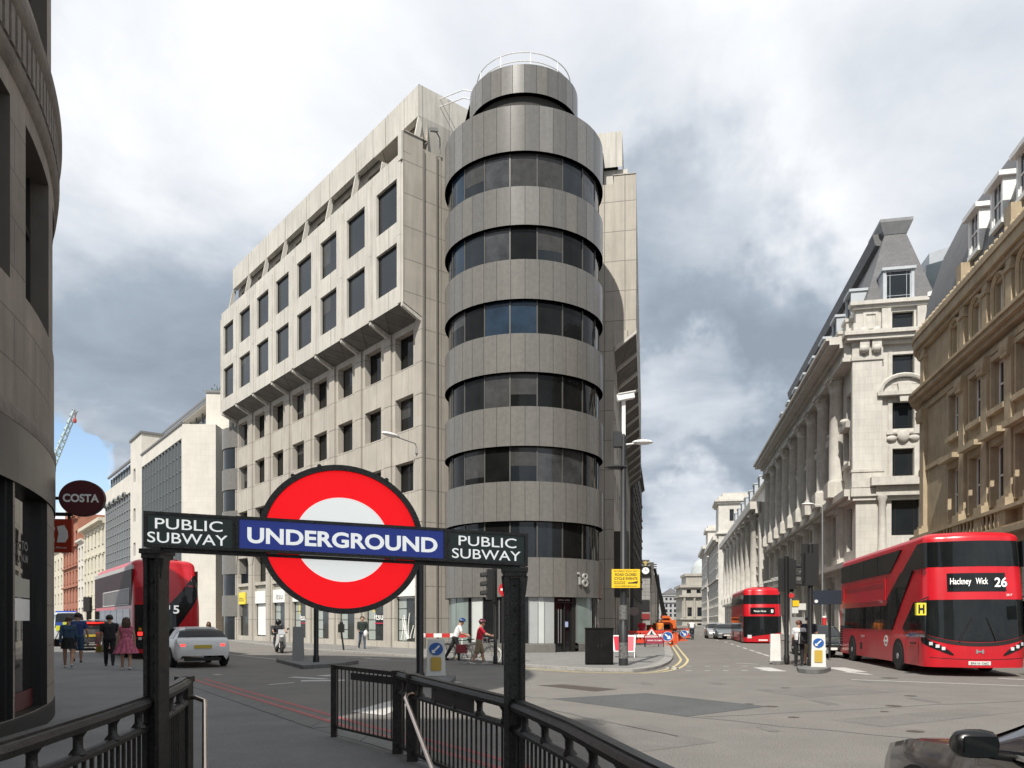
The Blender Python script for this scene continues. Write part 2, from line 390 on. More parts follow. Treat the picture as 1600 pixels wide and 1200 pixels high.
# pavement round the corner building
cpts = [G(330,1001), G(360,1002.5), G(475,1016), G(700,1031)]+[G(740,1034.5)]+[G(821,1043)]+[G(916,1049)]+arc(G(990,1050.5), G(1052,1047), G(1052,1026), 7)+[ST(.35, 45), ST(.1, 60), ST(-.5, 240), (30, 260), (-60, 260), (-60, 75)]
kerbed('corner_pavement', cpts, .09, slab, kerb_m, .34, kerb_edges=range(0, 16))
# near pavement
k0, k1, k2 = G(292,1066), G(522,1142), G(610,1165)
kr = [(-30, 51.5), (-23.5, 43), (-15, 29.2), (-10.6, 22.6), k0, k1, k2, (-.3, 7.45), (.75, 5.3), (1.35, 3), (1.5, -12)]
far = [p for p in kr[:8]]
kerbed('near_pavement', [(-60, 60)]+far+[(-.3, HY1), (-60, HY1)], .06, slab_near, kerb_d, .3, kerb_edges=range(1, 8))
kerbed('near_pavement', [(-60, HY1), (HX0, HY1), (HX0, -12), (-60, -12)], .06, slab_near, kerb_d)
kerbed('near_pavement', [(HX1, HY1), (-.3, HY1), (-.3, 7.45), (.75, 5.3), (1.35, 3), (1.5, -12), (HX1, -12)], .06, slab_near, kerb_d, kerb_edges=[2, 3, 4])
kerbed('near_pavement', [(HX0, HY0), (HX1, HY0), (HX1, -12), (HX0, -12)], .06, slab_near, kerb_d)
# pavement on the right hand side of the street
kerbed('right_pavement', [ST(9.3, 250), ST(9.3, 48), ST(10.2, 44), ST(13, 41), (60, 30), (60, 250)], .1, slab, kerb_m, kerb_edges=[0, 1, 2])
kerbed('right_pavement', [(16.2, 32.5), (17.6, 26), (21.5, 17), (28, 4), (60, 4), (60, 27), (20, 35)], .1, slab, kerb_m, kerb_edges=[0, 1, 2])
# the subway stairwell
m = MB(); tile = mat('stairwell tiles', (.34, .34, .32), .5, brick=(.15, .15, .006, 0, .05))
step = mat('stone step', (.13, .13, .125), .8)
n = 18
for k in range(n):
    y1 = HY1-.28*k; z = -.16*(k+1)
    m.box(HX0, HX1, HY1-.28*n, y1, z-.16, z, 0)
tag(m.build('subway_stairs', step), kind='structure')
m = MB()
for x in (HX0, HX1): m.poly([(x, HY0, -3.4), (x, HY1, -3.4), (x, HY1, .06), (x, HY0, .06)])
m.poly([(HX0, HY0, -3.4), (HX1, HY0, -3.4), (HX1, HY0, .06), (HX0, HY0, .06)])
m.poly([(HX0, HY1, -.4), (HX1, HY1, -.4), (HX1, HY1, .06), (HX0, HY1, .06)])
tag(m.build('stairwell_walls', tile), kind='structure')
# markings and patches: thin sheets 4 mm up
def sheet(name, polys, m_, z=.004):
    mb = MB()
    for p in polys: mb.poly([(q[0], q[1], z) for q in p])
    return tag(mb.build(name, m_), kind='structure')
def strip(pts, w, off=0.):
    P = [Vector((*p, 0)) for p in pts]; res = []
    Ls = []
    for k, p in enumerate(P):
        d = ((P[min(k+1, len(P)-1)]-p).normalized()+(p-P[max(k-1, 0)]).normalized()).normalized(); nn = Vector((-d.y, d.x, 0))
        Ls.append((p+nn*(off-w/2), p+nn*(off+w/2)))
    for k in range(len(P)-1): res.append([Ls[k][0][:2], Ls[k+1][0][:2], Ls[k+1][1][:2], Ls[k][1][:2]])
    return res
sheet('asphalt_patch', [[G(860,1092), G(1010,1083), G(1200,1104), G(1072,1120)]], patch_m)
sheet('manhole_cover', [[G(840,1071), G(880,1069.5), G(965,1077), G(930,1080.5)]], iron)
for k, (x, y, wd) in enumerate(((1396,1103,24), (1430,1143,27), (1423,1087.5,19), (1390,1059.5,26), (1240,1121,18), (1382,1112,14), (1205,1104,22), (1170,1100,15), (1228,1075,16))):
    c = G(x, y); r = wd/1200*c[1]/2
    sheet('manhole_cover', [[(c[0]+r*cos(2*pi*j/12), c[1]+r*.9*sin(2*pi*j/12)) for j in range(12)]], iron, .005)
ry = [G(283,1062), k0, k1, k2, (-.3, 7.45)]
sheet('double_red_line', strip(ry, .1, .30)+strip(ry, .1, .58), pr)
yl = cpts[5:14]+[ST(.1, 60), ST(-.1, 110)]
sheet('double_yellow_line', strip(yl, .09, -.32)+strip(yl, .09, -.58), py_)
dash = []
for y in (55, 50, 45.8, 42, 38.5, 35.6, 33):
    x = 4.4 if y > 0 else 0
    dash.append(strip([ST(4.55, y), ST(4.55, y+2.2)], .14)[0])
for y in (62, 70, 79, 90): dash.append(strip([ST(4.4, y), ST(4.4, y+3)], .14)[0])
sheet('centre_line', dash, pw)
studs = []
for y in (1041, 1048):
    for x in range(1072, 1210, 29): studs.append(strip([G(x, y), G(x+9, y)], .13)[0])
sheet('crossing_studs', studs, pw)
worn = []
for (x0, y0, x1, y1, w_) in ((1043,1044,1060,1044,.8), (1190,1043,1215,1049,.55), (1305,1043,1340,1050,.6), (1322,1050,1360,1054,.25), (350,1022,460,1033,.12), (505,1034,640,1032,.1), (455,1058,510,1061,.28), (470,1064,540,1063,.4),
                            (505,1055,520,1056.5,.4), (335,1054,345,1054.5,.2), (420,1070,460,1066.5,.12), (705,1065,718,1066.5,.2), (828,1044,900,1048,.1), (1330,1062,1600,1072,.12), (1150,1036,1185,1038,.1), (570,1029,610,1030,.3), (540,1027,580,1027.5,.2), (1560,1060,1600,1062,.2)):
    worn.append(strip([G(x0, y0), G(x1, y1)], w_)[0])
sheet('worn_white_markings', worn, pw)
tren = mat('old tarmac repair', (.170, .161, .149), .88, var=.16, scale=1.2, bump=.6, bscale=80, spec=.3, speck=.28)
sheet('tarmac_repair', [[G(1180,1078), G(1330,1070), G(1420,1080), G(1260,1090)], [G(880,1140), G(1010,1132), G(1120,1160), G(980,1178)], [G(1300,1125), G(1500,1108), G(1600,1112), G(1380,1136)]], tren, .003)
stain = mat('oil stained asphalt', (.155, .147, .136), .8, var=.2, scale=2.5, bump=.5, bscale=80, spec=.35, speck=.25)
rs_ = random.Random(8); bl_ = []
for (x, y, wd) in ((1120,1068,30), (1290,1098,40), (1010,1068,26), (940,1128,30), (1200,1140,36), (1450,1095,40), (1130,1022,26), (1105,1012,20), (1350,1064,34), (700,1110,30), (450,1052,30), (560,1085,36)):
    c = G(x, y); r = wd/1200*c[1]/2; ph = [rs_.uniform(.5, 1.2) for _ in range(14)]
    bl_.append([(c[0]+r*ph[j]*cos(2*pi*j/14)*.8, c[1]+r*ph[j]*2.2*sin(2*pi*j/14)) for j in range(14)])
sheet('oil_stain', bl_, stain, .0035)
sheet('sun_patch', [[G(548,1112), G(622,1092), G(640,1100), G(600,1118)]], pw)  # bright patch painted on the road in place of a sunlit triangle
cr = []
rc = random.Random(3)
for (x0, y0, x1, y1) in ((800,1086,860,1093), (1070,1120,1600,1170), (1100,1120,1600,1095), (860,1110,1060,1150), (305,1088,390,1106), (1140,1027,1146,1031)):
    pts = [G(x0+(x1-x0)*t, y0+(y1-y0)*t+rc.uniform(-1.2, 1.2)) for t in [k/7 for k in range(8)]]
    cr += strip(pts, .03)
sheet('tarmac_seam', cr, patch_m, .003)
yb = [strip([G(x, 1030+ (x-700)*.02), G(x+7, 1035+(x-700)*.02)], .3)[0] for x in range(706, 772, 16)]
# traffic islands
def island(name, pts, h=.12): return kerbed(name, pts, h, slab_near, kerb_d, .15, kerb_edges=range(len(pts)))
island('traffic_island', [G(432,1034.5), G(474,1045.5), G(530,1042), G(560,1037), G(470,1033)])
island('traffic_island', [G(655,1073), G(700,1076), G(712,1063), G(668,1061)])
island('traffic_island', [G(1245,1047)]+arc(G(1248,1051), G(1285,1057), G(1298,1048), 6)+[G(1296,1046), G(1262,1045)])
island('traffic_island', [G(1208,1037), G(1212,1039), G(1236,1038), G(1250,1035), G(1225,1033)])
# ------------------------------------------------------------------ the corner office building
conc = mat('concrete panels', (.455, .425, .37), .8, var=.10, scale=.6, brick=(1.68, 1.82, .022, 0, .05), joint=.5, streak=.22, bump=.15, bscale=40)
conc_l = mat('pale concrete panels', (.55, .53, .48), .8, var=.10, scale=.6, brick=(1.68, 40, .022, 0, .04), joint=.55, streak=.26, bump=.15, bscale=40)
conc_p = mat('concrete return panels', (.425, .395, .345), .8, var=.10, scale=.6, brick=(1.15, 1.82, .025, 0, .05), joint=.5, streak=.18)
soff = mat('dark soffit', (.13, .125, .115), .85, var=.2, scale=1.5, brick=(1.68, .9, .03, 0, .1), joint=.5)  # much darker tone than the wall panels
gran = [mat('polished granite %s' % nme, c, .26, var=.10, scale=5, bump=.03, bscale=60, spec=.4, streak=.12) for nme, c in
        (('mid', (.155, .150, .139)), ('warm', (.165, .158, .144)), ('dark', (.138, .135, .130)), ('pale', (.20, .196, .186)))]
groove = flat('dark joint', (.035, .033, .03), .8)
dark_in = flat('dark interior', (.01, .01, .01), .9)  # for black filler solids added inside the buildings to stop light
fas_m = mat('pale fascia', (.37, .36, .31), .6)
MA = (-4.63, 40.0); Mu = (-.636, .772); Mn = (-.772, -.636)
LW = 27.4
FA = Fr((MA[0]+Mu[0]*LW, MA[1]+Mu[1]*LW), (-Mu[0], -Mu[1]))          # lower left facade, a = LW - t
FB = Fr(FA.p(0, 0, 1.2)[:2], FA.u)                                      # the box that juts out
FP = Fr(FA.p(0, 0, .25)[:2], FA.u)                                      # top parapet
FR_ = Fr(MA, (.772, .636))                                              # return beside the tower
ob = thing('office_building', 'grey concrete corner office block with a round granite tower and bands of dark windows', 'building', (MA[0], MA[1], 0))
def T(t0, t1): return (LW-t1, LW-t0)
low = []; rows_low = [(9.2, 10.95), (12.83, 14.8), (16.45, 18.5)]
shops = []
for k in range(8):
    a0, a1 = T(.94+3.4*k, 2.8+3.4*k)
    for z0, z1 in rows_low: low.append((a0, a1, z0, z1))
    low.append((a0-.1, a1+.25, 4.85, 7.0)); shops.append((a0-.1, a1+.25, .45, 4.6))
mb = MB(); wall(mb, FA, LW, .0, 18.9, low+shops, .42)
mb.build('facade', conc, ob, world=True)
rgl = random.Random(4)
for o in low: window(ob, FA, o, .4 if o[3] > 8 else .5, bronze, rgl.choice([glass_d, glass_d, glass]), 'plain' if o[2] != 9.2 else 'vert', fw=.05)
# piers that stand proud of the lower facade
for k in range(9):
    mb = MB()
    c = LW-(.1+3.4*k) if k else LW-.3
    a0, a1 = c-.36, c+.36
    if k == 0: a0, a1 = LW-.62, LW-.002
    a1 = min(a1, LW-.003); a0 = max(a0, .02)
    for z0, z1 in ((.0, 3.0), (3.02, 6.3), (7.3, 10.9), (10.92, 14.55), (14.57, 18.85)): FA.box(mb, a0, a1, z0, z1, -.05, .10)
    FA.prism(mb, [(a0, 6.32), (a1, 6.32), (a1+.25, 7.28), (a0-.25, 7.28)] if k else [(a0, 6.32), (a1, 6.32), (a1, 7.28), (a0-.2, 7.28)], -.05, .10)
    mb.build('pier', conc_p, ob, world=True)
# shopfronts
shop_g = mat('shop glass', (.03, .035, .034), .05, var=.3, spec=.5)
pale_g = mat('pale green back painted glass', (.33, .37, .35), .15, var=.08)
poster = mat('white poster', (.72, .73, .74), .6, var=.05)
for k, o in enumerate(shops):
    a0, a1, z0, z1 = o; kk = 7-k
    s = MB(); FA.box(s, a0, a1, 3.15, 4.58, -.34, -.2, 0); s.build('shop_fascia', fas_m, ob, world=True)
    s = MB(); FA.box(s, a0+.03, a1-.03, .46, 3.12, -.34, -.28, 0)
    if k not in (6, 7):
        FA.box(s, a0+.05, a0+.85, .5, 3.1, -.28, -.262, 1)
        for zz in (1.1, 1.75, 2.4): FA.box(s, a0+.03, a0+.9, zz-.02, zz+.02, -.262, -.25, 2)
        s_ = MB()
    for x in (a0+.03, a1-.08): FA.box(s, x, x+.05, .46, 3.12, -.28, -.22, 2)
    s.build('shop_window', [shop_g, pale_g, bronze], ob, world=True)
ink = flat('black lettering', (.02, .02, .02), .5)
wlet = flat('white lettering', (.8, .8, .78), .5)
def lbl(k): return shops[k][0], shops[k][1]
def shop_sign(k, label, m, txt, x0=0., x1=None, ink_=ink):
    a0, a1 = lbl(k); a0 += x0; a1 = a1 if x1 is None else shops[k][0]+x1
    s = MB(); FA.box(s, a0, a1, 3.12, 4.12, -.16, -.06)
    g = s.build('shop_sign', m, None); tag(g, label, 'shop sign')
    if txt: text(txt, FA, (a0+a1)/2, 3.36, .5, min(1.15, (a1-a0)*.72), ink_, g, 'lettering', d=-.055, world=True, bold=-.004)
yel = flat('yellow sign', (.80, .64, .06), .5)
shop_sign(7, 'yellow takeaway sign with handwritten black lettering, above the far end shop window', yel, 'itsu', -.1, 1.25)
shop_sign(6, 'blank white sign panel right of the yellow takeaway sign', white, None, -.9, 1.9)
shop_sign(5, 'white sign panel with thin grey lettering above the window behind the scooter', white, 'itsu')
shop_sign(4, 'white sign panel cut off by the lower left of the roundel', white, 'itsu')
shop_sign(0, 'white sign panel over the shop window nearest the round tower', white, None)
pk = flat('pink stripe', (.55, .02, .08), .5); ylw = flat('yellow chopstick stripe', (.75, .55, .03), .5)
for k in (1, 4):
    a0, a1 = lbl(k)
    g = text('itsu', FA, a0+1.25, 1.75, .42, 1.0, wlet, ob, 'window_lettering', d=-.255, bold=.02)
    s = MB(); FA.box(s, a0+.8, a0+1.75, 1.5, 1.56, -.275, -.258); s.build('window_stripe', pk, ob, world=True)
    s = MB(); FA.prism(s, [(a0+.62, 2.2), (a0+.76, 2.2), (a0+.86, 3.0), (a0+.7, 3.0)], -.275, -.252); s.build('window_decal', ylw, ob, world=True)
a0, a1 = lbl(6); s = MB(); FA.box(s, a0+.08, a1-.1, .55, 3.05, -.27, -.25); s.build('poster', poster, ob, world=True)
a0, a1 = lbl(0); s = MB(); rr = random.Random(5)
for k in range(9):     # the white line drawing on the last window
    c = a0+.35+.22*k
    pts = [FA.p(c+.18*sin(t*2.2+k), .55+1.5*t*(.5+.5*sin(k*1.7+1)**2)+.02*k, -.25) for t in [j/8 for j in range(9)]]
    s.tube(pts, .035, 4)
s.build('window_decal', white, ob, world=True)
s = MB(); FA.box(s, a0+.05, a1-.05, 3.0, 3.1, -.27, -.22); s.build('window_blind', white, ob, world=True)
# jutting box: upper two rows
BW0, BW1 = .4, LW
ops = []
for k in range(8):
    a0, a1 = T(.63+3.4*k, 2.75+3.4*k)
    for z0, z1 in ((20.45, 22.95), (24.1, 26.55)): ops.append((a0, a1, z0, z1))
mb = MB(); wall(mb, FB, BW1, 19.4, 27.75, ops, .19, a_start=BW0)
FB.box(mb, BW0, BW1, 27.75, 27.8, -.5, 0)
mb.build('upper_facade', conc_l, ob, world=True)
for o in ops: window(ob, FB, o, .17, bronze, glass, 'plain', fw=.05)
for k in range(9):
    mb = MB()
    c = LW-3.4*k+.32-.3 if k else LW-.31
    for z0, z1 in ((19.42, 23.2), (23.22, 27.3)):
        FB.box(mb, max(c-.14, BW0), min(c+.14, BW1-.003), z0, z1, -.03, .07)
    if k == 0: FB.box(mb, LW-.35, LW-.004, 27.32, 28.9, -1.2, .1)
    mb.build('box_pier', conc_l, ob, world=True)
# chamfered soffit under the box, with ribs
mb = MB()
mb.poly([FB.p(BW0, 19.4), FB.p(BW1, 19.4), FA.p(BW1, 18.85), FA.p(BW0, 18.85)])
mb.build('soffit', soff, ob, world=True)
for k in range(9):
    mb = MB()
    c = LW-3.4*k-.02 if k else LW-.12
    c = max(c, BW0+.1)
    mb.hexa([FB.p(c-.09, 19.2, .02), FB.p(c+.09, 19.2, .02), FA.p(c+.09, 18.6, .05), FA.p(c-.09, 18.6, .05), FB.p(c-.09, 19.45, .02), FB.p(c+.09, 19.45, .02), FA.p(c+.09, 18.9, .05), FA.p(c-.09, 18.9, .05)])
    mb.build('soffit_rib', conc_l, ob, world=True)
# returns of the box towards the tower
FBr = Fr(FB.p(LW, 0)[:2], (.772, .636))
mb = MB(); mb.poly([FBr.p(0, 19.4), FBr.p(1.2, 18.85), FBr.p(1.2, 28.9), FBr.p(0, 28.9)])
FBr.box(mb, 0.003, 1.45, 28.9, 28.95, -3, .05)
wall(mb, Fr(FBr.p(1.2, 0)[:2], FBr.u), 3.5, 0, 28.4, [], .1)
mb.build('return_wall', conc_p, ob, world=True)
FBl = Fr(FA.p(BW0, 0)[:2], (-.772, -.636))
mb = MB(); mb.poly([FBl.p(0, 18.85), FBl.p(1.2, 19.4), FBl.p(1.2, 27.8), FBl.p(0, 27.8)]); mb.build('return_wall', conc_p, ob, world=True)
mb = MB()
for a in (1.18, 2.0): FBr.box(mb, a, a+.1, 0, 28.3, .0, .06)
mb.build('downpipe', flat('grey pipe', (.2, .19, .17), .5), ob, world=True)
# recessed top storey with slanted fins and a deep parapet
FT = Fr(FA.p(0, 0, -.28)[:2], FA.u)
topw = [(LW-2.9-3.4*k, LW-.75-3.4*k, 27.95, 29.9) for k in range(8)]
mb = MB(); wall(mb, FT, LW, 27.6, 30.4, topw, .2); mb.build('top_storey_wall', conc_p, ob, world=True)
for o in topw: window(ob, FT, o, .18, bronze, glass)
for k in range(8):
    mb = MB()
    a1 = LW-3.4*k-.06; a0 = a1-3.3
    FP.box(mb, a0, a1, 30.2, 31.95, -.35, 0)
    FP.box(mb, a0-.05, a0+.0, 30.3, 31.8, -.35, -.1)
    mb.build('parapet_panel', conc_l, ob, world=True)
for k in range(9):
    mb = MB()
    a = max(LW-3.4*k-.1, .1)
    mb.hexa([FB.p(a-.06, 27.7, -.5), FB.p(a+.06, 27.7, -.5), FB.p(a+.06, 27.7, -.8), FB.p(a-.06, 27.7, -.8), FP.p(a-.06, 30.2, -.02), FP.p(a+.06, 30.2, -.02), FP.p(a+.06, 30.2, -.3), FP.p(a-.06, 30.2, -.3)])
    mb.build('fin', conc_l, ob, world=True)
FPr = Fr(FP.p(LW, 0)[:2], (.772, .636))
mb = MB(); mb.poly([FPr.p(0, 30.2), FPr.p(4.2, 30.2), FPr.p(4.2, 31.95), FPr.p(0, 31.95)])
mb.poly([FPr.p(.9, 28.0, -.3), FPr.p(4.2, 28, -.3), FPr.p(4.2, 30.2, 0), FPr.p(.05, 30.2, 0)])
mb.poly([FPr.p(0, 31.95), FPr.p(4.2, 31.95), FPr.p(4.2, 31.95, -.5), FPr.p(0, 31.95, -.5)])
mb.build('parapet_return', conc_l, ob, world=True)
# far rounded end bay of granite and glass
ec = FA.p(-.9, 0, -1.6)[:2]; mb = MB()
for i in range(4):
    z = 3.0+3.64*i
    mb.lathe([(2.2, z-.9), (2.2, z+.9)], (ec[0], ec[1], 0), 28, 0); mb.lathe([(2.1, z+.9), (2.1, z+2.75)], (ec[0], ec[1], 0), 28, 1)
mb.lathe([(2.2, 16.65), (2.2, 18.4), (0.01, 18.5)], (ec[0], ec[1], 0), 28, 0); mb.lathe([(2.05, 0), (2.05, 2.1)], (ec[0], ec[1], 0), 28, 1)
# only the part below the box shows
mb.build('end_bay', [gran[0], glass], ob, 30, world=True)
# right hand wing
B2 = (6.95, 43.0); ra = (.1716, .985)
RL = 46.0
FRb = Fr(B2, ra)
FRbr = Fr(B2, (1, 0)); wv = (-.985, .1716)
FRl = Fr((B2[0]+wv[0]*4.2, B2[1]+wv[1]*4.2), (-wv[0], -wv[1]))       # front of the right return, seen from the camera
rops = []
for k in range(12):
    a0 = 1.0+3.6*k; a1 = a0+2.1
    for z0, z1 in ((20.45, 22.95), (24.1, 26.55)): rops.append((a0, a1, z0, z1))
mb = MB(); wall(mb, FRb, RL, 19.4, 28.9, rops, .3); mb.build('upper_facade', conc_l, ob, world=True)
for o in rops: window(ob, FRb, o, .28, bronze, glass)
FRlow = Fr(FRb.p(0, 0, -1.25)[:2], FRb.u)
lo = []
for k in range(12):
    a0 = 1.0+3.6*k; a1 = a0+2.0
    for z0, z1 in ((9.2, 11), (12.83, 14.8), (16.45, 18.4)): lo.append((a0, a1, z0, z1))
mb = MB(); wall(mb, FRlow, RL, 5.2, 18.9, lo, .3); wall(mb, FRlow, RL, 0, 5.2, [(1.2+4*k, 4.2+4*k, .4, 4.4) for k in range(10)], .3)
mb.build('facade', conc, ob, world=True)
for j, o in enumerate(lo[:9]): window(ob, FRlow, o, .28, bronze, glass)
for o in lo[9:]+[(1.2+4*k, 4.2+4*k, .4, 4.4) for k in range(10)]:
    mb = MB(); FRlow.box(mb, *o, -.32, -.28); mb.build('side_glazing', glass, ob, world=True)
mb = MB()
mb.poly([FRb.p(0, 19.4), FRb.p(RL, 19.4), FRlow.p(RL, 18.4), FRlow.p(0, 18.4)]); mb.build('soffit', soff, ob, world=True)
for k in range(13):
    mb = MB()
    c = min(3.6*k+.1, RL-.1)
    mb.hexa([FRb.p(c-.09, 19.2, .02), FRb.p(c+.09, 19.2, .02), FRlow.p(c+.09, 18.2, .05), FRlow.p(c-.09, 18.2, .05), FRb.p(c-.09, 19.45, .02), FRb.p(c+.09, 19.45, .02), FRlow.p(c+.09, 18.5, .05), FRlow.p(c-.09, 18.5, .05)])
    mb.build('soffit_rib', conc_l, ob, world=True)
mb = MB()
wall(mb, FRl, 4.2, 19.4, 28.9, [], a_start=2.95); wall(mb, Fr(FRl.p(0, 0, -.02)[:2], FRl.u), 2.96, 0, 28.4, [])
mb.poly([FRl.p(2.95, 19.4), FRl.p(4.2, 19.4), FRl.p(4.2, 19.4, -.3), FRlow.p(0, 18.4), FRl.p(2.95, 18.4)])
FRl.box(mb, 2.9, 4.2, 28.9, 28.95, -3, .04)
mb.build('return_wall', conc_p, ob, world=True)
mb = MB()
FRl.box(mb, 1.85, 1.97, 0, 28.3, .0, .08); mb.build('downpipe', flat('grey pipe', (.2, .19, .17), .5), ob, world=True)
mb = MB(); wall(mb, Fr(FRl.p(0, 0, -.9)[:2], FRl.u), 3.4, 30.0, 32.2, []); wall(mb, Fr(FRl.p(0, 0, -1.2)[:2], FRl.u), 3.7, 27, 30, [])
f2 = Fr(FRb.p(0, 0, -.8)[:2], FRb.u); wall(mb, f2, RL, 30.0, 32.2, [], a_start=.9); wall(mb, Fr(FRb.p(0, 0, -.5)[:2], FRb.u), RL, 27, 30, [], a_start=1.2)
mb.build('parapet_panel', conc_l, ob, world=True)
# big sloping stair canopy fins at the entrance of the right wing
for k in range(5):
    mb = MB(); FRlow.prism(mb, [(.9+.5*k, 3.2), (1+.5*k, 3.2), (.5+.5*k, 7.2), (.4+.5*k, 7.2)], 0, .8)
    mb.build('entrance_fin', bronze, ob, world=True)
# core and roof
core = [FA.p(.3, 0, -.6)[:2], FA.p(LW-.3, 0, -.6)[:2], FR_.p(1.6, 0, -.7)[:2], (1.0, 43.5), FRl.p(1.0, 0, -.7)[:2], FRlow.p(.4, 0, -.6)[:2], FRlow.p(RL-.3, 0, -.6)[:2], (-8, 92)]
mb = MB(); mb.prism(core, 0, 27.5, 0); mb.prism(core, 27.5, 30.6, 0, 0); mb.build('core', dark_in, ob, world=True)  # added solid that blocks light through the windows
corer = [FP.p(.2, 0, -.3)[:2], FP.p(LW-.2, 0, -.3)[:2], FPr.p(4.2, 0, -.4)[:2], (1.5, 44.5), FRl.p(1.2, 0, -1.3)[:2], f2.p(1.3, 0, -.3)[:2], f2.p(RL-.3, 0, -.3)[:2], (-8, 92)]
mb = MB(); mb.prism(corer, 30.65, 31.2); mb.build('roof', mat('roof felt', (.12, .12, .12), .9), ob, world=True)
mb = MB(); wall(mb, Fr((-8, 92), (FA.o[0]+8, FA.o[1]-92)), math.hypot(FA.o[0]+8, FA.o[1]-92), 0, 28, [])
e_ = FRlow.p(RL, 0); wall(mb, Fr(e_[:2], (-8-e_[0], 92-e_[1])), math.hypot(-8-e_[0], 92-e_[1]), 0, 28, []); mb.build('rear_wall', conc, ob, world=True)
# the tower
TC = (.59, 38.8); TR = 3.97
def tp(t, r, z): return (TC[0]+r*sin(t), TC[1]-r*cos(t), z)          # t = 0 looks down -Y, towards the viewer
def tang(px, r=TR):
    best = min(range(-100, 101), key=lambda k: abs((lambda p: 800+1200*p[0]/p[1])(tp(R_(k*.9), r, 0))-px)); return R_(best*.9)
NP = 38
tw = MB(); rt = random.Random(11)
def ring(z0, z1, R, shade=None):
    for k in range(NP):
        t0, t1 = 2*pi*k/NP, 2*pi*(k+1)/NP; g = .012/R
        mi = rt.choice((0, 0, 0, 1, 1, 2, 3)) if shade is None else rt.choice(shade)
        n = 2; tt = [t0+g+(t1-t0-2*g)*j/n for j in range(n+1)]
        tw.grid([[tp(t, R, z0) for t in tt], [tp(t, R, z1) for t in tt]], mi)
        tw.poly([tp(t1-g, R, z0), tp(t1+g, R, z0), tp(t1+g, R, z1), tp(t1-g, R, z1)], 4)
bands = [(24.85, 23.1), (21.2, 19.5), (17.55, 15.85), (13.95, 12.25), (10.3, 8.55), (6.6, 4.8)]
tops = 27.1
z_up = tops
for z1, z0 in bands:
    ring(z1, z_up, TR, (0, 0, 1, 2, 3, 3) if z_up > 22 else (0, 0, 0, 1, 1)); 
    tw.lathe([(TR-.32, z1), (TR, z1)], (TC[0], TC[1], 0), 64, 4)
    tw.lathe([(TR-.32, z0), (TR, z0)], (TC[0], TC[1], 0), 64, 0)
    z_up = z0
ring(2.85, z_up, TR, (0, 0, 1, 1)); tw.lathe([(TR-.4, 2.85), (TR, 2.85)], (TC[0], TC[1], 0), 64, 4)
tw.lathe([(TR, tops), (TR-.35, tops), (TR-.35, tops-.3), (.01, tops-.3)], (TC[0], TC[1], 0), 64, 0)
tower = tw.build('tower', gran+[groove], ob, 40, world=True)
NG = 19
gset = [glass_d, glass_d, glass_d, glass, glass_c]; gup = [glass_u, glass, glass_u, glass_c, glass]
for z1, z0 in bands:
    for k in range(NG):
        t0, t1 = 2*pi*(k+.45)/NG, 2*pi*(k+1.45)/NG
        if not (-1.75 < ((t0+t1)/2+pi) % (2*pi)-pi < 1.75): continue
        s = MB(); r = TR-.22; n = 4
        tt = [t0+.008+(t1-t0-.016)*j/n for j in range(n+1)]
        s.grid([[tp(t, r, z0) for t in tt], [tp(t, r, z1) for t in tt]], 0)
        if rt.random() < .3: zb = z1-(z1-z0)*rt.uniform(.3, 1); q_ = tt; s.grid([[tp(t, r+.006, zb) for t in q_], [tp(t, r+.006, z1) for t in q_]], 2)
        for t in (t0,):
            s.hexa([tp(t-.008, r-.03, z0), tp(t+.008, r-.03, z0), tp(t+.008, r+.035, z0), tp(t-.008, r+.035, z0), tp(t-.008, r-.03, z1), tp(t+.008, r-.03, z1), tp(t+.008, r+.035, z1), tp(t-.008, r+.035, z1)], 1)
        s.build('window', [rt.choice(gup if z1 > 24 else (gset+[glass_u, glass] if z1 > 17 else gset)), mat('window mullion', (.085, .082, .075), .4), blind_m], tower, 40, world=True)
s = MB(); s.lathe([(TR-.5, .4), (TR-.5, 26)], (TC[0], TC[1], 0), 32); s.build('tower_light_block', dark_in, tower, world=True)
# rooftop drum with guard rail
tw = MB(); RC = 2.72; NP = 30
def drum_off(): pass
TC0 = TC
tw.lathe([(RC-.25, 26.8), (RC-.25, 28.75)], (TC[0], TC[1], 0), 48, 4); ring(28.65, 30.1, RC, (0, 1, 2, 3)); tw.lathe([(RC-.25, 28.65), (RC, 28.65)], (TC[0], TC[1], 0), 48, 2)
tw.lathe([(RC, 30.1), (.01, 30.15)], (TC[0], TC[1], 0), 48, 0)
drum = tw.build('rooftop_drum', gran+[groove], ob, 40, world=True)
s = MB(); s.hexa([tp(-2.0, RC-.3, 27.0), tp(-1.2, RC+.0, 27.0), (-2.6, 44, 27), (-3.4, 44, 27), tp(-2.0, RC-.3, 29.9), tp(-1.2, RC, 29.9), (-2.6, 44, 29.9), (-3.4, 44, 29.9)], 0)
s.build('plant_room', gran[2], ob, world=True)
s = MB()
for z in (30.55, 31.0):
    pts = [tp(t, 2.35, z) for t in [(-1.75+3.5*j/28) for j in range(29)]]
    s.tube([(-4.1, 40.9, z+.75), (-3.2, 40.2, z+.6), (-2.5, 39.5, z+.35)]+[tp(-1.75, 2.35, z)]+pts[1:], .028, 6)
for j in range(0, 29, 5):
    t = -1.75+3.5*j/28; s.tube([tp(t, 2.35, 30.1), tp(t, 2.35, 31.0)], .026, 6)
s.build('guard_rail', white, ob, 40, world=True)
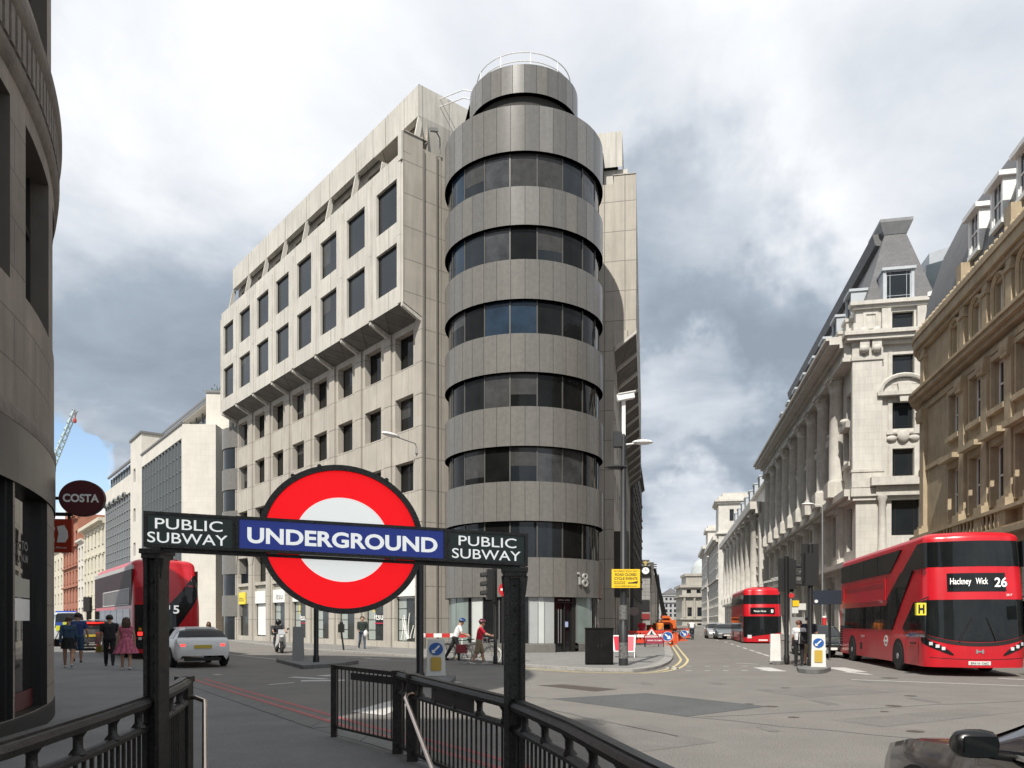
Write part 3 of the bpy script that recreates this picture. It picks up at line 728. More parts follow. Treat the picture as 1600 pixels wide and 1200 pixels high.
# glazed ground floor of the tower
lit = mat('pale panel behind glass', (.52, .55, .53), .25, var=.06); gg = mat('pale green glass', (.22, .27, .25), .1, var=.1)
gmid = mat('grey panel behind glass', (.36, .38, .38), .25, var=.06)
segs = [(640, 697, 0), (697, 708, 1), (708, 727, 1), (727, 733, 0), (733, 752, 2), (752, 778, 0), (778, 800, 0), (800, 827, 0), (827, 842, 3), (842, 852, 2), (852, 869, 3), (905, 929, 1), (929, 936, 0), (936, 941, 0)]
gm = [glass_b, gg, lit, gmid]
for x0, x1, mi in segs:
    t0, t1 = (tang(x0) if x0 > 694 else -1.9), (tang(x1) if x1 < 941 else 1.9)
    if t1-t0 < .02: continue
    s = MB(); r = TR-.18; tt = [t0+(t1-t0)*j/4 for j in range(5)]
    s.grid([[tp(t, r, .55) for t in tt], [tp(t, r, 2.86) for t in tt]], 0)
    s.hexa([tp(t0-.004, r-.03, .55), tp(t0+.004, r-.03, .55), tp(t0+.004, r+.03, .55), tp(t0-.004, r+.03, .55), tp(t0-.004, r-.03, 2.86), tp(t0+.004, r-.03, 2.86), tp(t0+.004, r+.03, 2.86), tp(t0-.004, r+.03, 2.86)], 1)
    s.build('ground_floor_glazing', [gm[mi], alu], tower, 40, world=True)
s = MB(); tt = [-1.9+j*(tang(869)+1.9)/20 for j in range(21)]
s.grid([[tp(t, TR-.03, 0) for t in tt], [tp(t, TR-.03, .5) for t in tt], [tp(t, TR-.2, .55) for t in tt]], 0)
tt = [tang(905)+j*(1.9-tang(905))/10 for j in range(11)]
s.grid([[tp(t, TR-.03, 0) for t in tt], [tp(t, TR-.03, .5) for t in tt], [tp(t, TR-.2, .55) for t in tt]], 0)
s.build('plinth', gran[0], tower, 30, world=True)
s = MB(); t0, t1 = tang(869), tang(905)
FD = Fr(tp(t0, TR-.3, 0)[:2], (tp(t1, TR-.3, 0)[0]-tp(t0, TR-.3, 0)[0], tp(t1, TR-.3, 0)[1]-tp(t0, TR-.3, 0)[1])); dw = math.hypot(tp(t1, TR-.3, 0)[0]-tp(t0, TR-.3, 0)[0], tp(t1, TR-.3, 0)[1]-tp(t0, TR-.3, 0)[1])
FD.box(s, .0, dw, .1, 2.86, -.1, -.04, 0)
for q in ((0, .07), (dw/2-.03, dw/2+.03), (dw-.2, dw)): FD.box(s, *q, .1, 2.86, -.05, .06, 1)
FD.box(s, .07, dw-.2, 2.55, 2.62, -.04, .05, 1); FD.box(s, .25, dw-.3, 2.68, 2.74, -.03, .04, 2)
door = s.build('entrance_door', [glass_b, bronze, alu], tower, world=True)
s = MB()
for x in (dw*.22, dw*.34): s.tube([FD.p(x, .55, .05), FD.p(x, 2.25, .05)], .022, 6)
s.build('handle', alu, door, 40, world=True)
s = MB(); FD.box(s, dw*.52, dw*.66, 1.35, 1.62, .06, .07); s.build('notice', flat('blue notice', (.35, .42, .62), .5), door, world=True)
# the number 18 in polished steel rings
t8 = tang(911); F8 = Fr(tp(t8, TR, 0)[:2], (cos(t8), sin(t8)))
s = MB()
disc(F8, -.36, 4.05, .06, .02, .1, s, seg=16)
F8.prism(s, [(-.31, 3.5), (-.25, 3.5), (-.24, 3.82), (-.32, 3.88)], .02, .1)
disc(F8, .08, 3.92, .16, .02, .12, s, seg=24, rin=.09); disc(F8, .08, 3.58, .19, .02, .12, s, seg=24, rin=.11)
s.build('house_number', flat('bright steel', (.55, .55, .53), .3, metal=.35), tower, 40, world=True)
# camera on the roof edge and lamp bracket on the facade
mb = MB(); p0 = FBr.p(2.2, 28.5, .1)
mb.tube([p0, (p0[0], p0[1]-.1, 29.3), (p0[0]-.25, p0[1]-.5, 29.6)], .04, 6); mb.bar((p0[0]-.1, p0[1]-.4, 29.55), (p0[0]-.45, p0[1]-.7, 29.4), .16, .18)
mb.build('roof_camera', flat('grey casing', (.25, .25, .24), .5), ob, 30, world=True)
lp = thing('wall_lamp', 'street lamp head on a thin bracket fixed to the concrete wall above the roundel', 'street lamp', (FA.p(LW-.4, 11.6, .1)[0], FA.p(LW-.4, 11.6, .1)[1], 11.2))
mb = MB(); c = FA.p(LW-.4, 0, .1); e = (c[0]-1.35, c[1]-1.0)
mb.tube([(c[0], c[1], 11.25), (c[0]-.05, c[1]-.05, 11.6), (c[0]-.1, c[1]-.1, 11.75), (e[0]+.4, e[1]+.3, 11.95)], .035, 6); mb.box(c[0]-.1, c[0]+.1, c[1]-.08, c[1]+.1, 11.2, 11.5)
o_ = mb.build('bracket', flat('grey casing', (.25, .25, .24), .5), lp, 40, world=False); o_.location = (-lp.location.x, -lp.location.y, -lp.location.z)
mb = MB(); mb.ball((0, 0, 0), (.52, .19, .12), 14)
o_ = mb.build('lamp_head', white, lp, 60); o_.location = (e[0]+.1-lp.location.x, e[1]+.08-lp.location.y, (12.03-11.2)*Q); o_.rotation_euler = (0, R_(6), R_(36))
# ------------------------------------------------------------------ left hand side: the near corner building, signs, the street behind
CC = (-17.5, 5.9); CR = 12.01
def cp(t, r, z): return (CC[0]+r*cos(t), CC[1]+r*sin(t), z)
def cang(px):
    k = (px-800)/1200; best = None
    for i in range(0, 3080):
        t = R_(i*.01); p = cp(t, CR, 0); d = abs(p[0]/p[1]-k)
        if p[1] > 0 and (best is None or d < best[0]): best = (d, t)
    return best[1]
near_st = mat('weathered brown stone', (.29, .25, .21), .85, var=.2, scale=.9, brick=(1.1, .62, .012, .5, .1), joint=.6, streak=.25, bump=.25, bscale=25)
near_fr = mat('carved stone frieze', (.19, .165, .14), .85, var=.25, scale=3, bump=.8, bscale=14)
near_rv = mat('dark window reveal', (.11, .096, .082), .8, var=.2)  # set darker than the wall stone, closer to the panes
fascia_s = mat('polished dark stone fascia', (.10, .092, .084), .35, var=.25, scale=.9, brick=(1.5, 3, .01, 0, .2), joint=.6)
nb = thing('curved_shop_building', 'dark weathered stone building with a rounded corner and glazed shopfront at the left edge', 'building', (-17.5, 5.9, 0))
def curved(mb, t0, t1, z0, z1, r, mi=0, n=None, ops=(), dep=.45):
    ts = sorted({t0, t1, *[o[0] for o in ops], *[o[1] for o in ops]}); zs = sorted({z0, z1, *[o[2] for o in ops], *[o[3] for o in ops]})
    zs = [z for z in zs if z0-1e-6 <= z <= z1+1e-6]
    for i in range(len(ts)-1):
        k = max(1, int(math.ceil((ts[i+1]-ts[i])/R_(1.6))))
        tt = [ts[i]+(ts[i+1]-ts[i])*j/k for j in range(k+1)]
        for j in range(len(zs)-1):
            cz = (zs[j]+zs[j+1])/2; ct = (ts[i]+ts[i+1])/2
            if any(o[0] < ct < o[1] and o[2] < cz < o[3] for o in ops): continue
            mb.grid([[cp(t, r, zs[j]) for t in tt], [cp(t, r, zs[j+1]) for t in tt]], mi)
    for a0, a1, b0, b1 in ops:
        tt = [a0+(a1-a0)*j/4 for j in range(5)]
        for z in (b0, b1): mb.grid([[cp(t, r, z) for t in tt], [cp(t, r-dep, z) for t in tt]], mi+1)
        for t in (a0, a1): mb.poly([cp(t, r, b0), cp(t, r-dep, b0), cp(t, r-dep, b1), cp(t, r, b1)], mi+1)
w1 = (cang(40), cang(76)); wpit = w1[1]-w1[0]
ctr = (w1[0]+w1[1])/2; step_ = R_(9.6)
wn = [(ctr+step_*k-wpit/2, ctr+step_*k+wpit/2) for k in range(-9, 7)]
ops1 = [(a, b_, 6.0, 8.35) for a, b_ in wn]; ops2 = [(a, b_, 10.2, 13.6) for a, b_ in wn]; ops3 = [(a, b_, 15.6, 18.2) for a, b_ in wn]
A0, A1 = wn[0][0]-.04, wn[-1][1]+.04
mb = MB(); curved(mb, A0, A1, 4.3, 8.7, CR, 0, ops=ops1, dep=.3); curved(mb, A0, A1, 9.6, 20, CR-.02, 0, ops=ops2+ops3, dep=.3)
mb.build('facade', [near_st, near_rv], nb, 30, world=True)
for o in ops1+ops2+ops3:
    if o[3] > 15: 
        if o[0] > R_(60): continue
    s = MB(); tt = [o[0]+(o[1]-o[0])*j/4 for j in range(5)]; r = CR-.27
    s.grid([[cp(t, r, o[2]) for t in tt], [cp(t, r, o[3]) for t in tt]], 1)
    for t in (o[0]+.004, (o[0]+o[1])/2, o[1]-.004):
        s.hexa([cp(t-.004, r-.02, o[2]), cp(t+.004, r-.02, o[2]), cp(t+.004, r+.05, o[2]), cp(t-.004, r+.05, o[2]), cp(t-.004, r-.02, o[3]), cp(t+.004, r-.02, o[3]), cp(t+.004, r+.05, o[3]), cp(t-.004, r+.05, o[3])], 0)
    zc = o[2]+(o[3]-o[2])*.62; s.grid([[cp(t, r, zc-.04) for t in tt], [cp(t, r+.05, zc-.04) for t in tt], [cp(t, r+.05, zc+.04) for t in tt], [cp(t, r, zc+.04) for t in tt]], 0)
    if ctr-.05 < (o[0]+o[1])/2 < ctr+.05:
        s.grid([[cp(t, r+.012, o[2]+.1) for t in tt[:3]], [cp(t, r+.012, o[2]+(.9 if o[3] < 9 else 3.2)) for t in tt[:3]]], 2)
    s.build('window', [bronze, glass, flat('window blind', (.42, .41, .38), .8)], nb, 30, world=True)
s = MB(); s.lathe([(CR-.55, .2), (CR-.55, 19.8)], (CC[0], CC[1], 0), 80, a0=A0, a1=A1); s.build('core', dark_in, nb, world=True)
mb = MB()
def band(mb, prof, mi=0): mb.lathe(prof, (CC[0], CC[1], 0), 140, mi, a0=A0, a1=A1)
band(mb, [(CR, 8.62), (CR+.05, 8.68), (CR+.07, 8.86), (CR+.02, 8.9), (CR+.02, 9.42), (CR+.07, 9.46), (CR+.11, 9.6), (CR+.11, 9.72), (CR-.3, 9.76)])
band(mb, [(CR, 4.18), (CR+.025, 4.2), (CR+.03, 4.34), (CR, 4.42)]); band(mb, [(CR, 14.3), (CR+.1, 14.4), (CR+.14, 14.7), (CR, 14.8)])
band(mb, [(CR, 18.9), (CR+.5, 19.1), (CR+.6, 19.6), (CR, 19.7)])
mb.build('cornice', near_fr, nb, 50, world=True)
mb = MB(); n_ = int((A1-A0)/R_(.9))
for k in range(n_):      # upright flutes of the carved band
    t = A0+(A1-A0)*(k+.5)/n_
    if not R_(8) < t < R_(40): continue
    mb.hexa([cp(t-R_(.27), CR+.01, 8.92), cp(t+R_(.27), CR+.01, 8.92), cp(t+R_(.27), CR+.075, 8.92), cp(t-R_(.27), CR+.075, 8.92), cp(t-R_(.27), CR+.01, 9.40), cp(t+R_(.27), CR+.01, 9.40), cp(t+R_(.27), CR+.075, 9.40), cp(t-R_(.27), CR+.075, 9.40)])
mb.build('carved_band', near_fr, nb, world=True)
mb = MB(); curved(mb, A0, A1, 3.42, 4.2, CR+.02, 0); mb.build('fascia', fascia_s, nb, 30, world=True)
tpx = [cang(x) for x in (2, 20, 62, 73)]
mb = MB()
gops = []
tw_ = cang(74)-cang(22)
t = cang(62)
edges = [(cang(22)+.002, cang(74)-.002), (cang(22)-tw_, cang(22)-.003), (cang(22)-2*tw_-.02, cang(22)-tw_-.01)]
gops = [(a, b_, .35, 3.42) for a, b_ in edges]+[(A0+.1, edges[2][0]-.05, .35, 3.42), (cang(80)+.10, A1-.2, .35, 3.42)]
curved(mb, A0, A1, 0, 3.42, CR, 0, ops=gops, dep=.2); mb.build('shopfront_wall', [near_st, black], nb, 30, world=True)
shop_in = mat('shopfront glass', (.02, .018, .017), .03, var=.4, scale=.8, spec=.5)
paper = mat('faded window paper', (.42, .42, .36), .6, var=.1); red_in = flat('dark red stall riser', (.09, .015, .015), .4)
for k, o in enumerate(gops):
    if k > 2:
        s = MB(); tt = [o[0]+(o[1]-o[0])*j/30 for j in range(31)]; s.grid([[cp(t, CR-.19, .35) for t in tt], [cp(t, CR-.19, 3.42) for t in tt]], 0); s.build('shop_window', shop_in, nb, 30, world=True); continue
    s = MB(); tt = [o[0]+(o[1]-o[0])*j/6 for j in range(7)]; r = CR-.17
    s.grid([[cp(t, r, o[2]) for t in tt], [cp(t, r, o[3]) for t in tt]], 0)
    for t in (o[0]+.004, o[1]-.004): s.hexa([cp(t-.005, r-.02, o[2]), cp(t+.005, r-.02, o[2]), cp(t+.005, r+.12, o[2]), cp(t-.005, r+.12, o[2]), cp(t-.005, r-.02, o[3]), cp(t+.005, r-.02, o[3]), cp(t+.005, r+.12, o[3]), cp(t-.005, r+.12, o[3])], 1)
    if k < 2:
        a, c = o[0]+(o[1]-o[0])*.22, o[0]+(o[1]-o[0])*.8; q = [a+(c-a)*j/4 for j in range(5)]
        s.grid([[cp(t, r+.012, 1.95) for t in q], [cp(t, r+.012, 2.22) for t in q]], 2); s.grid([[cp(t, r+.013, 1.62) for t in q], [cp(t, r+.013, 1.93) for t in q]], 4)
        s.grid([[cp(t, r+.012, .36) for t in tt], [cp(t, r+.012, .62) for t in tt]], 3)
    s.build('shop_window', [shop_in, black, paper, red_in, white], nb, 30, world=True)
for k, (tx, z, hh) in enumerate((('TO', 2.62, .13), ('NUM', 2.45, .11))):
    t = (edges[0][0]+edges[0][1])/2+.008; F = Fr(cp(t, CR-.14, 0)[:2], (-sin(t), cos(t)))
    text(tx, F, 0, z, hh, .34, flat('faint window lettering', (.16, .16, .15), .6), nb, 'window_lettering', bold=.02)
mb = MB(); mb.lathe([(CR+.015, 0), (CR+.015, .3), (CR, .34)], (CC[0], CC[1], 0), 120, a0=A0, a1=A1); mb.build('plinth', blackm, nb, 30, world=True)
mb = MB(); pts = [cp(A0+(A1-A0)*j/40, CR-.6, 0)[:2] for j in range(41)]+[(-42, 24), (-48, -6)]
mb.prism(pts, 19.9, 20.2); mb.build('roof', mat('roof felt', (.12, .12, .12), .9), nb, world=True)
mb = MB(); e0 = cp(A0, CR, 0); e1 = cp(A1, CR, 0)
for p, q in ((e1, (-42, 24)), ((-42, 24), (-48, -6)), ((-48, -6), e0)): mb.poly([(p[0], p[1], 0), (q[0], q[1], 0), (q[0], q[1], 20), (p[0], p[1], 20)])
mb.build('rear_wall', near_st, nb, world=True)
mb = MB(); mb.prism([(-40, -13), (-7.3, -13), (-7.3, -26), (-40, -26)], 0, 30.5); mb.build('shade_block', near_st, nb, world=True)  # unseen separate block behind the viewer, added to shade the near pavement
# hanging signs on the near building
t = R_(33.5)
F = Fr((-7.62, 13.05), (1, .08)); cc = ((129-800)/1200*13.05, 13.05)
sg = thing('oval_shop_sign', 'round maroon hanging sign with white capitals on the left corner building', 'shop sign', (cc[0], cc[1], 1.6+(972-779)*13.05/1104))
F = Fr((cc[0], cc[1]), (1, .12)); zc = 1.6+(972-779)*13.05/1104; rr_ = 32.5/1200*13.05
maroon = flat('maroon sign face', (.085, .018, .022), .35, coat=.3)
mb = MB(); disc(F, 0, zc, rr_, -.06, .06, mb, 0, 48, ry=rr_*.91); mb.build('sign_disc', maroon, sg, 40, world=True)
mb = MB(); disc(F, 0, zc, rr_+.012, -.045, .045, mb, 0, 48, rin=rr_-.01, ry=(rr_+.012)*.91); mb.build('rim', flat('dark maroon rim', (.05, .012, .014), .4), sg, 40, world=True)
text('COSTA', F, 0, zc-.07, .145, .58, wlet, sg, 'lettering', d=.064, bold=.035)
mb = MB(); mb.tube([F.p(-rr_+.02, zc, 0), (-8.35, 13.0, zc)], .03, 8); mb.build('bracket', black, sg, 40, world=True)
cc2 = ((84-800)/1200*14.3, 14.3); z1, z0 = [1.6+(972-y)*14.3/1104 for y in (811, 863)]
sg2 = thing('square_shop_sign', 'square red hanging sign with a white emblem partly hidden behind the left corner building', 'shop sign', (cc2[0], cc2[1], z0))
F2 = Fr((cc2[0]-.1, cc2[1]), (1, .1)); ww = 36/1200*14.3
orange = flat('orange red sign face', (.40, .045, .018), .4)
mb = MB(); F2.box(mb, -.25, ww-.0, z0, z1, -.04, .04); mb.build('sign_board', orange, sg2, world=True)
mb = MB()
F2.prism(mb, [(.17, z0+.2), (.2, z0+.38), (.17, z0+.52), (.30, z0+.55), (.36, z0+.42), (.37, z0+.3), (.32, z0+.2)], .041, .046)
F2.prism(mb, [(.02, z0+.21), (.13, z0+.21), (.12, z0+.32), (.04, z0+.30)], .041, .046); F2.prism(mb, [(.03, z0+.38), (.11, z0+.36), (.14, z0+.5), (.05, z0+.53)], .041, .046)
mb.build('emblem', wlet, sg2, world=True)
text('ent Places', F2, .19, z0+.075, .045, .3, wlet, sg2, 'lettering', d=.045)
mb = MB(); mb.bar(F2.p(-.7, z1+.1), F2.p(ww, z1+.1), .04, .07); F2.box(mb, .02, .06, z1, z1+.08, -.02, .02); F2.box(mb, ww-.08, ww-.04, z1, z1+.08, -.02, .02); mb.build('bracket', black, sg2, world=True)

# the left hand street beyond the corner building
lu = (-910/1200, 1.0); lun = math.hypot(*lu); lu = (lu[0]/lun, lu[1]/lun)
LS0 = ((285-800)/1200*72, 72.0)
FL = Fr(LS0, (-lu[0], -lu[1]))                # a = 0 at the near corner, negative further away
def LA(px): return -onray(px, LS0, lu)
wst = mat('white stone slabs', (.60, .575, .52), .75, var=.07, scale=.5, brick=(1.2, .6, .006, .5, .03), joint=.75, streak=.08)
cream = mat('cream stone', (.58, .54, .44), .8, var=.1, scale=.6, brick=(.9, .45, .01, .5, .04), joint=.7, streak=.12)
redb = mat('red brick', (.30, .125, .08), .85, var=.15, scale=1.2, brick=(.23, .075, .012, .5, .15), joint=1.3, streak=.1)
curtain = mat('grey blue curtain glass', (.085, .105, .12), .12, var=.2, scale=.25, bump=.2, bscale=.6, warp=.03)
curt_fr = flat('grey curtain frame', (.14, .155, .165), .5)
def block(name, label, F, a0, a1, z1, depth, m, cat='building', z0=0, roofm=None):
    r = thing(name, label, cat, (*F.p((a0+a1)/2, 0, -depth/2)[:2], 0))
    return r
def body(r, F, a0, a1, z1, depth, m, ops=(), dep=.25, name='walls'):
    mb = MB(); G_ = Fr(F.p(a0, 0)[:2], F.u); W = a1-a0
    wall(mb, G_, W, 0, z1, [(o[0]-a0, o[1]-a0, o[2], o[3]) for o in ops], dep)
    q = [G_.p(0, 0)[:2], G_.p(W, 0)[:2], G_.p(W, 0, -depth)[:2], G_.p(0, 0, -depth)[:2]]
    for i in (1, 2, 3):
        p, s_ = q[i], q[(i+1) % 4]; mb.poly([(*p, 0), (*s_, 0), (*s_, z1), (*p, z1)])
    mb.poly([(*p, z1) for p in q])
    if ops: mb.prism([G_.p(.1, 0, -dep-.1)[:2], G_.p(W-.1, 0, -dep-.1)[:2], G_.p(W-.1, 0, -dep-.4)[:2], G_.p(.1, 0, -dep-.4)[:2]], .1, z1-.05)
    return mb.build(name, m, r, world=True)
def cornice(r, F, a0, a1, zs, m, name='cornice', ret=.0):
    mb = MB()
    for z0, z1, d in zs: F.box(mb, a0-d*(ret > 0), a1+d*(ret > 0), z0, z1, -.3 if ret == 0 else -ret, d)
    return mb.build(name, m, r, world=True)
# slab block A
aA = LA(221); rA = block('slab_office_block', 'white stone slab office block with a grey glass curtain wall beside the concrete building', FL, aA, 0, 21.8, 12, wst)
body(rA, FL, aA, 0, 21.8, 6, wst, [(aA+.3, -.35, 3.2, 20.4)], .3)
mb = MB(); FL.box(mb, aA+.3, -.35, 3.2, 20.4, -.28, -.22, 0)
ncol = 13; nrow = 11
for k in range(ncol+1):
    x = aA+.3+(-.35-aA-.3)*k/ncol; FL.box(mb, x-.05, x+.05, 3.2, 20.4, -.22, .02, 1)
for k in range(nrow):
    z = 3.2+17.2*k/nrow; FL.box(mb, aA+.3, -.35, z-.06, z+.06, -.22, -.14, 1)
mb.build('curtain_wall', [curtain, curt_fr], rA, world=True)
cornice(rA, FL, aA, 0, [(21.8, 22.0, .12)], flat('lead coping', (.16, .16, .16), .6), 'coping')
FG = Fr(LS0, (1, .02)); zt = 25.6
mb = MB(); X1 = (345-322)/1200*73.5
FG2 = Fr(((322-800)/1200*74, 74.0), (1, .02))
FG2.box(mb, 0, 2.2, 0, zt, -14, 0); mb.build('rear_slab', wst, rA, world=True)
FG3 = Fr(FL.p(0, 0, 0)[:2], (1, .02)); mb = MB(); FG3.box(mb, .003, 3.1, 0, 21.78, -4, -.003); mb.build('gable_wall', wst, rA, world=True)
FL2 = Fr(FG2.p(0, 0, 0)[:2], FL.u); mb = MB()
FL2.box(mb, -22, -.1, 22.0, 24.3, -5, -1.2, 0); FL2.box(mb, -22, 0, 24.9, 25.2, -5, -.4, 1); 
mb.build('penthouse_glazing', [curtain, wst], rA, world=True)
for k in range(9):
    mb = MB(); FL2.box(mb, -1-2.2*k-.06, -1-2.2*k+.06, 22, 24.9, -1.2, -1.05); mb.build('penthouse_mullion', curt_fr, rA, world=True)
cornice(rA, FL2, -22, .0, [(25.2, 25.45, -.2)], flat('lead coping', (.16, .16, .16), .6), 'coping')
mb = MB(); mb.box(FG2.p(0,0)[0]-.02, FG2.p(2.24,0)[0], 73.9, 86, zt, zt+.25); mb.build('coping', flat('lead coping', (.16, .16, .16), .6), rA, world=True)
# dark glazed slot between block A and the corner building
FS = Fr(FG2.p(2.2, 0, -1.0)[:2], (1, .02))
rS = block('glazed_link', 'narrow dark glazed link squeezed between the white slab and the concrete building', FS, 0, 3, 22, 4, glass)
mb = MB(); FS.box(mb, .01, 4.5, 0, 23.5, -4, 0, 0)
for k in range(12): FS.box(mb, .02, 4.5, 2+1.82*k-.05, 2+1.82*k+.12, 0, .12, 1)
mb.build('glazing', [curtain, curt_fr], rS, world=True)
mb = MB(); FS.box(mb, 0, 4.5, .0, 2.9, .02, .5, 0); mb.build('hoarding', flat('plywood hoarding', (.42, .27, .12), .8), rS, world=True)
rp = thing('roof_plants', 'small green bushes on the roof of the white slab block', 'plants', (FG2.p(1, 0, -2)[0], FG2.p(1, 0, -2)[1], zt+.25))
mb = MB(); rq = random.Random(2)
for k in range(260):
    x, y, z = rq.gauss(.2, .7), rq.gauss(0, .6), abs(rq.gauss(0, .35)); a = rq.uniform(0, 6.3)
    mb.poly([(x, y, z), (x+.16*cos(a), y+.16*sin(a), z+.05), (x+.1*cos(a+1), y+.1*sin(a+1), z+.2)])
o_ = mb.build('foliage', mat('leaf green', (.05, .10, .04), .7, var=.4, scale=3), rp)
# block B
bB0 = LA(164); bP = LA(204)
rB = block('white_office_block', 'tall white office block with a narrow window tower further along the left street', FL, bB0, aA, 24.6, 12, wst)
ops = [(bP+.9+.0, bP+2.0, z, z+1.5) for z in (5.6, 9.3, 13.0, 17.6, 21)]
body(rB, FL, bP, aA-.003, 24.6, 10, wst, [(bP+1.5, bP+2.7, z, z+1.7) for z in (6.0, 9.9, 14.2, 19.2)], .25)
for z in (6.0, 9.9, 14.2, 19.2): window(rB, FL, (bP+1.5, bP+2.7, z, z+1.7), .22, curt_fr, glass, 'cross')
body(rB, FL, bB0, bP-.003, 20.6, 10, wst, [(bB0+.2, bP-.1, 3, 18.3)], .3, 'wing_wall')
mb = MB(); FL.box(mb, bB0+.2, bP-.1, 3, 18.3, -.28, -.2, 0)
for k in range(12):
    x = bB0+.2+(bP-.3-bB0)*k/11; FL.box(mb, x-.05, x+.05, 3, 18.3, -.2, -.05, 1)
for k in range(13): FL.box(mb, bB0+.2, bP-.1, 3+1.2*k, 3.09+1.2*k, -.2, -.1, 1)
mb.build('curtain_wall', [mat('pale curtain glass', (.17, .19, .21), .15, var=.1), flat('pale curtain frame', (.22, .23, .24), .5)], rB, world=True)
mb = MB(); FL.box(mb, bB0, bP-.1, 20.65, 22.6, -6, -.8, 0)
for k in range(10): FL.box(mb, bB0+1.7*k, bB0+1.7*k+.12, 20.65, 22.6, -.8, -.7, 1)
mb.build('penthouse_glazing', [curtain, curt_fr], rB, world=True)
cornice(rB, FL, bP, aA, [(24.6, 24.85, .15)], flat('lead coping', (.16, .16, .16), .6), 'coping', ret=8)
cornice(rB, FL, bB0, bP, [(22.6, 22.9, -.5)], flat('lead coping', (.16, .16, .16), .6), 'coping')
for k in range(5):
    s = MB(); c = bB0+1.2+3.0*k; pts = [FL.p(c+.9*cos(pi*j/8), 18.25+.4*sin(pi*j/8), .1) for j in range(9)]; s.tube(pts, .14, 5); s.build('scalloped_canopy', curt_fr, rB, 40, world=True)
def classical(name, label, F, x0, x1, z1, m, floors, per, style='sash', win=(1.0, 1.7), frame=offwhite, top=None, cz=None, depth=10, base=0):
    r = block(name, label, F, x0, x1, z1, depth, m); W = x1-x0; pit = W/per; ops = []
    for z in floors:
        for k in range(per):
            c = x0+pit*(k+.5); ops.append((c-win[0]/2, c+win[0]/2, z, z+win[1]))
    body(r, F, x0, x1, z1, depth, m, ops, .25)
    for o in ops:
        wo = window(r, F, o, .22, frame, glass, style); c = (o[0]+o[1])/2; z = o[2]
        mb = MB(); F.box(mb, c-win[0]/2-.12, c+win[0]/2+.12, z-.18, z-.003, 0, .16); mb.build('sill', m, wo, world=True)
        mb = MB(); F.box(mb, c-win[0]/2-.15, c+win[0]/2+.15, z+win[1]+.003, z+win[1]+.22, 0, .14); mb.build('lintel', m, wo, world=True)
    cornice(r, F, x0, x1, cz or [(z1-.4, z1-.2, .25), (z1-.198, z1+.1, .45)], m)
    return r
c0 = LA(131)
classical('cream_building', 'cream stone building with a heavy cornice and narrow windows, left of the white office blocks', FL, c0, bB0-.01, 16.8, cream, (2, 6, 9.6, 13.4), 6, win=(.9, 2.1), cz=[(11.9, 12.1, .15), (16.2, 16.5, .3), (16.5, 17.0, .8)])
d0 = LA(122)
classical('narrow_stone_building', 'narrow pale stone building with bay windows between the cream and the red brick buildings', FL, d0, c0-.01, 15.5, wst, (2, 5.5, 9, 12.3), 2, win=(1.1, 2.0))
e0_ = LA(99)
rE = classical('red_brick_building', 'red brick building with many ledges far down the left street', FL, e0_, d0-.01, 20.5, redb, (2, 5.4, 8.8, 12.2, 15.6), 5, win=(1.0, 1.9), cz=[(7.8, 8.1, .35), (11.4, 11.65, .3), (14.8, 15.1, .45), (19.6, 20.0, .4), (20.0, 20.4, .7)])
for k in range(2):
    s = MB(); a = e0_+3+7*k; FL.prism(s, [(a, 20.4), (a+4.5, 20.4), (a+4.5, 21.8), (a+2.25, 24), (a, 21.8)], -.8, .1); s.build('gable', redb, rE, world=True)
f0 = LA(80)
classical('stone_building', 'pale stone building with dark balconies at the far end of the left street', FL, f0, e0_-.01, 16, cream, (2, 5.5, 9, 12.3), 4)
# chimney stack and low roof behind
s = MB(); q = FL.p(bB0-4, 0, -5)
rC = thing('chimney_stack', 'brick chimney stack with pots rising behind the white office block', 'chimney', (q[0], q[1], 0))
s.box(q[0]-1.6, q[0]+1.6, q[1]-1, q[1]+1, 0, 23.4); s.build('stack', mat('sooty brick', (.12, .105, .09), .9, brick=(.23, .075, .01), joint=.8), rC, world=True)
for k in range(4):
    s = MB(); s.lathe([(.22, 23.4), (.18, 24.6), (.24, 24.7)], (q[0]-1.2+.8*k, q[1], 0), 8); s.build('chimney_pot', redb, rC, 40, world=True)
# tower crane jib far off on the left
cr_ = thing('tower_crane', 'pale blue lattice crane jib leaning above the left street', 'crane', ((60-800)/1200*150, 150, 0))
pw_ = flat('pale crane paint', (.45, .55, .56), .5); s = MB()
def PX(px, py, Z): return Vector(((px-800)/1200*Z, Z, 1.6+(972-py)*Z/1104))
b0, b1 = PX(58, 790, 150), PX(119, 641, 150); dd = (b1-b0).normalized(); sd_ = dd.cross(Vector((0, 1, 0))).normalized()
cs = [sd_*.9+Vector((0, .6, 0)), -sd_*.1+Vector((0, .6, 0)), sd_*.4-Vector((0, .7, 0))]
nn_ = 14
for c in cs: s.tube([b0+c, b1+c*.5], .16, 5)
for k in range(nn_):
    p, q = b0+(b1-b0)*k/nn_, b0+(b1-b0)*(k+1)/nn_
    for i in range(3): s.tube([p+cs[i], q+cs[(i+1) % 3]], .09, 4)
s.build('jib', pw_, cr_, world=True)
s = MB(); s.tube([(b0.x, 150, 0), b0], .9, 4); s.build('mast', pw_, cr_, world=True)
s = MB(); h_ = PX(117, 655, 150); s.tube([b1, (h_.x, 150, h_.z)], .06, 4); s.ball((h_.x, 150, h_.z-.3), (.35, .35, .6), 8); s.build('hook_block', flat('red hook', (.4, .05, .04), .5), cr_, 40, world=True)
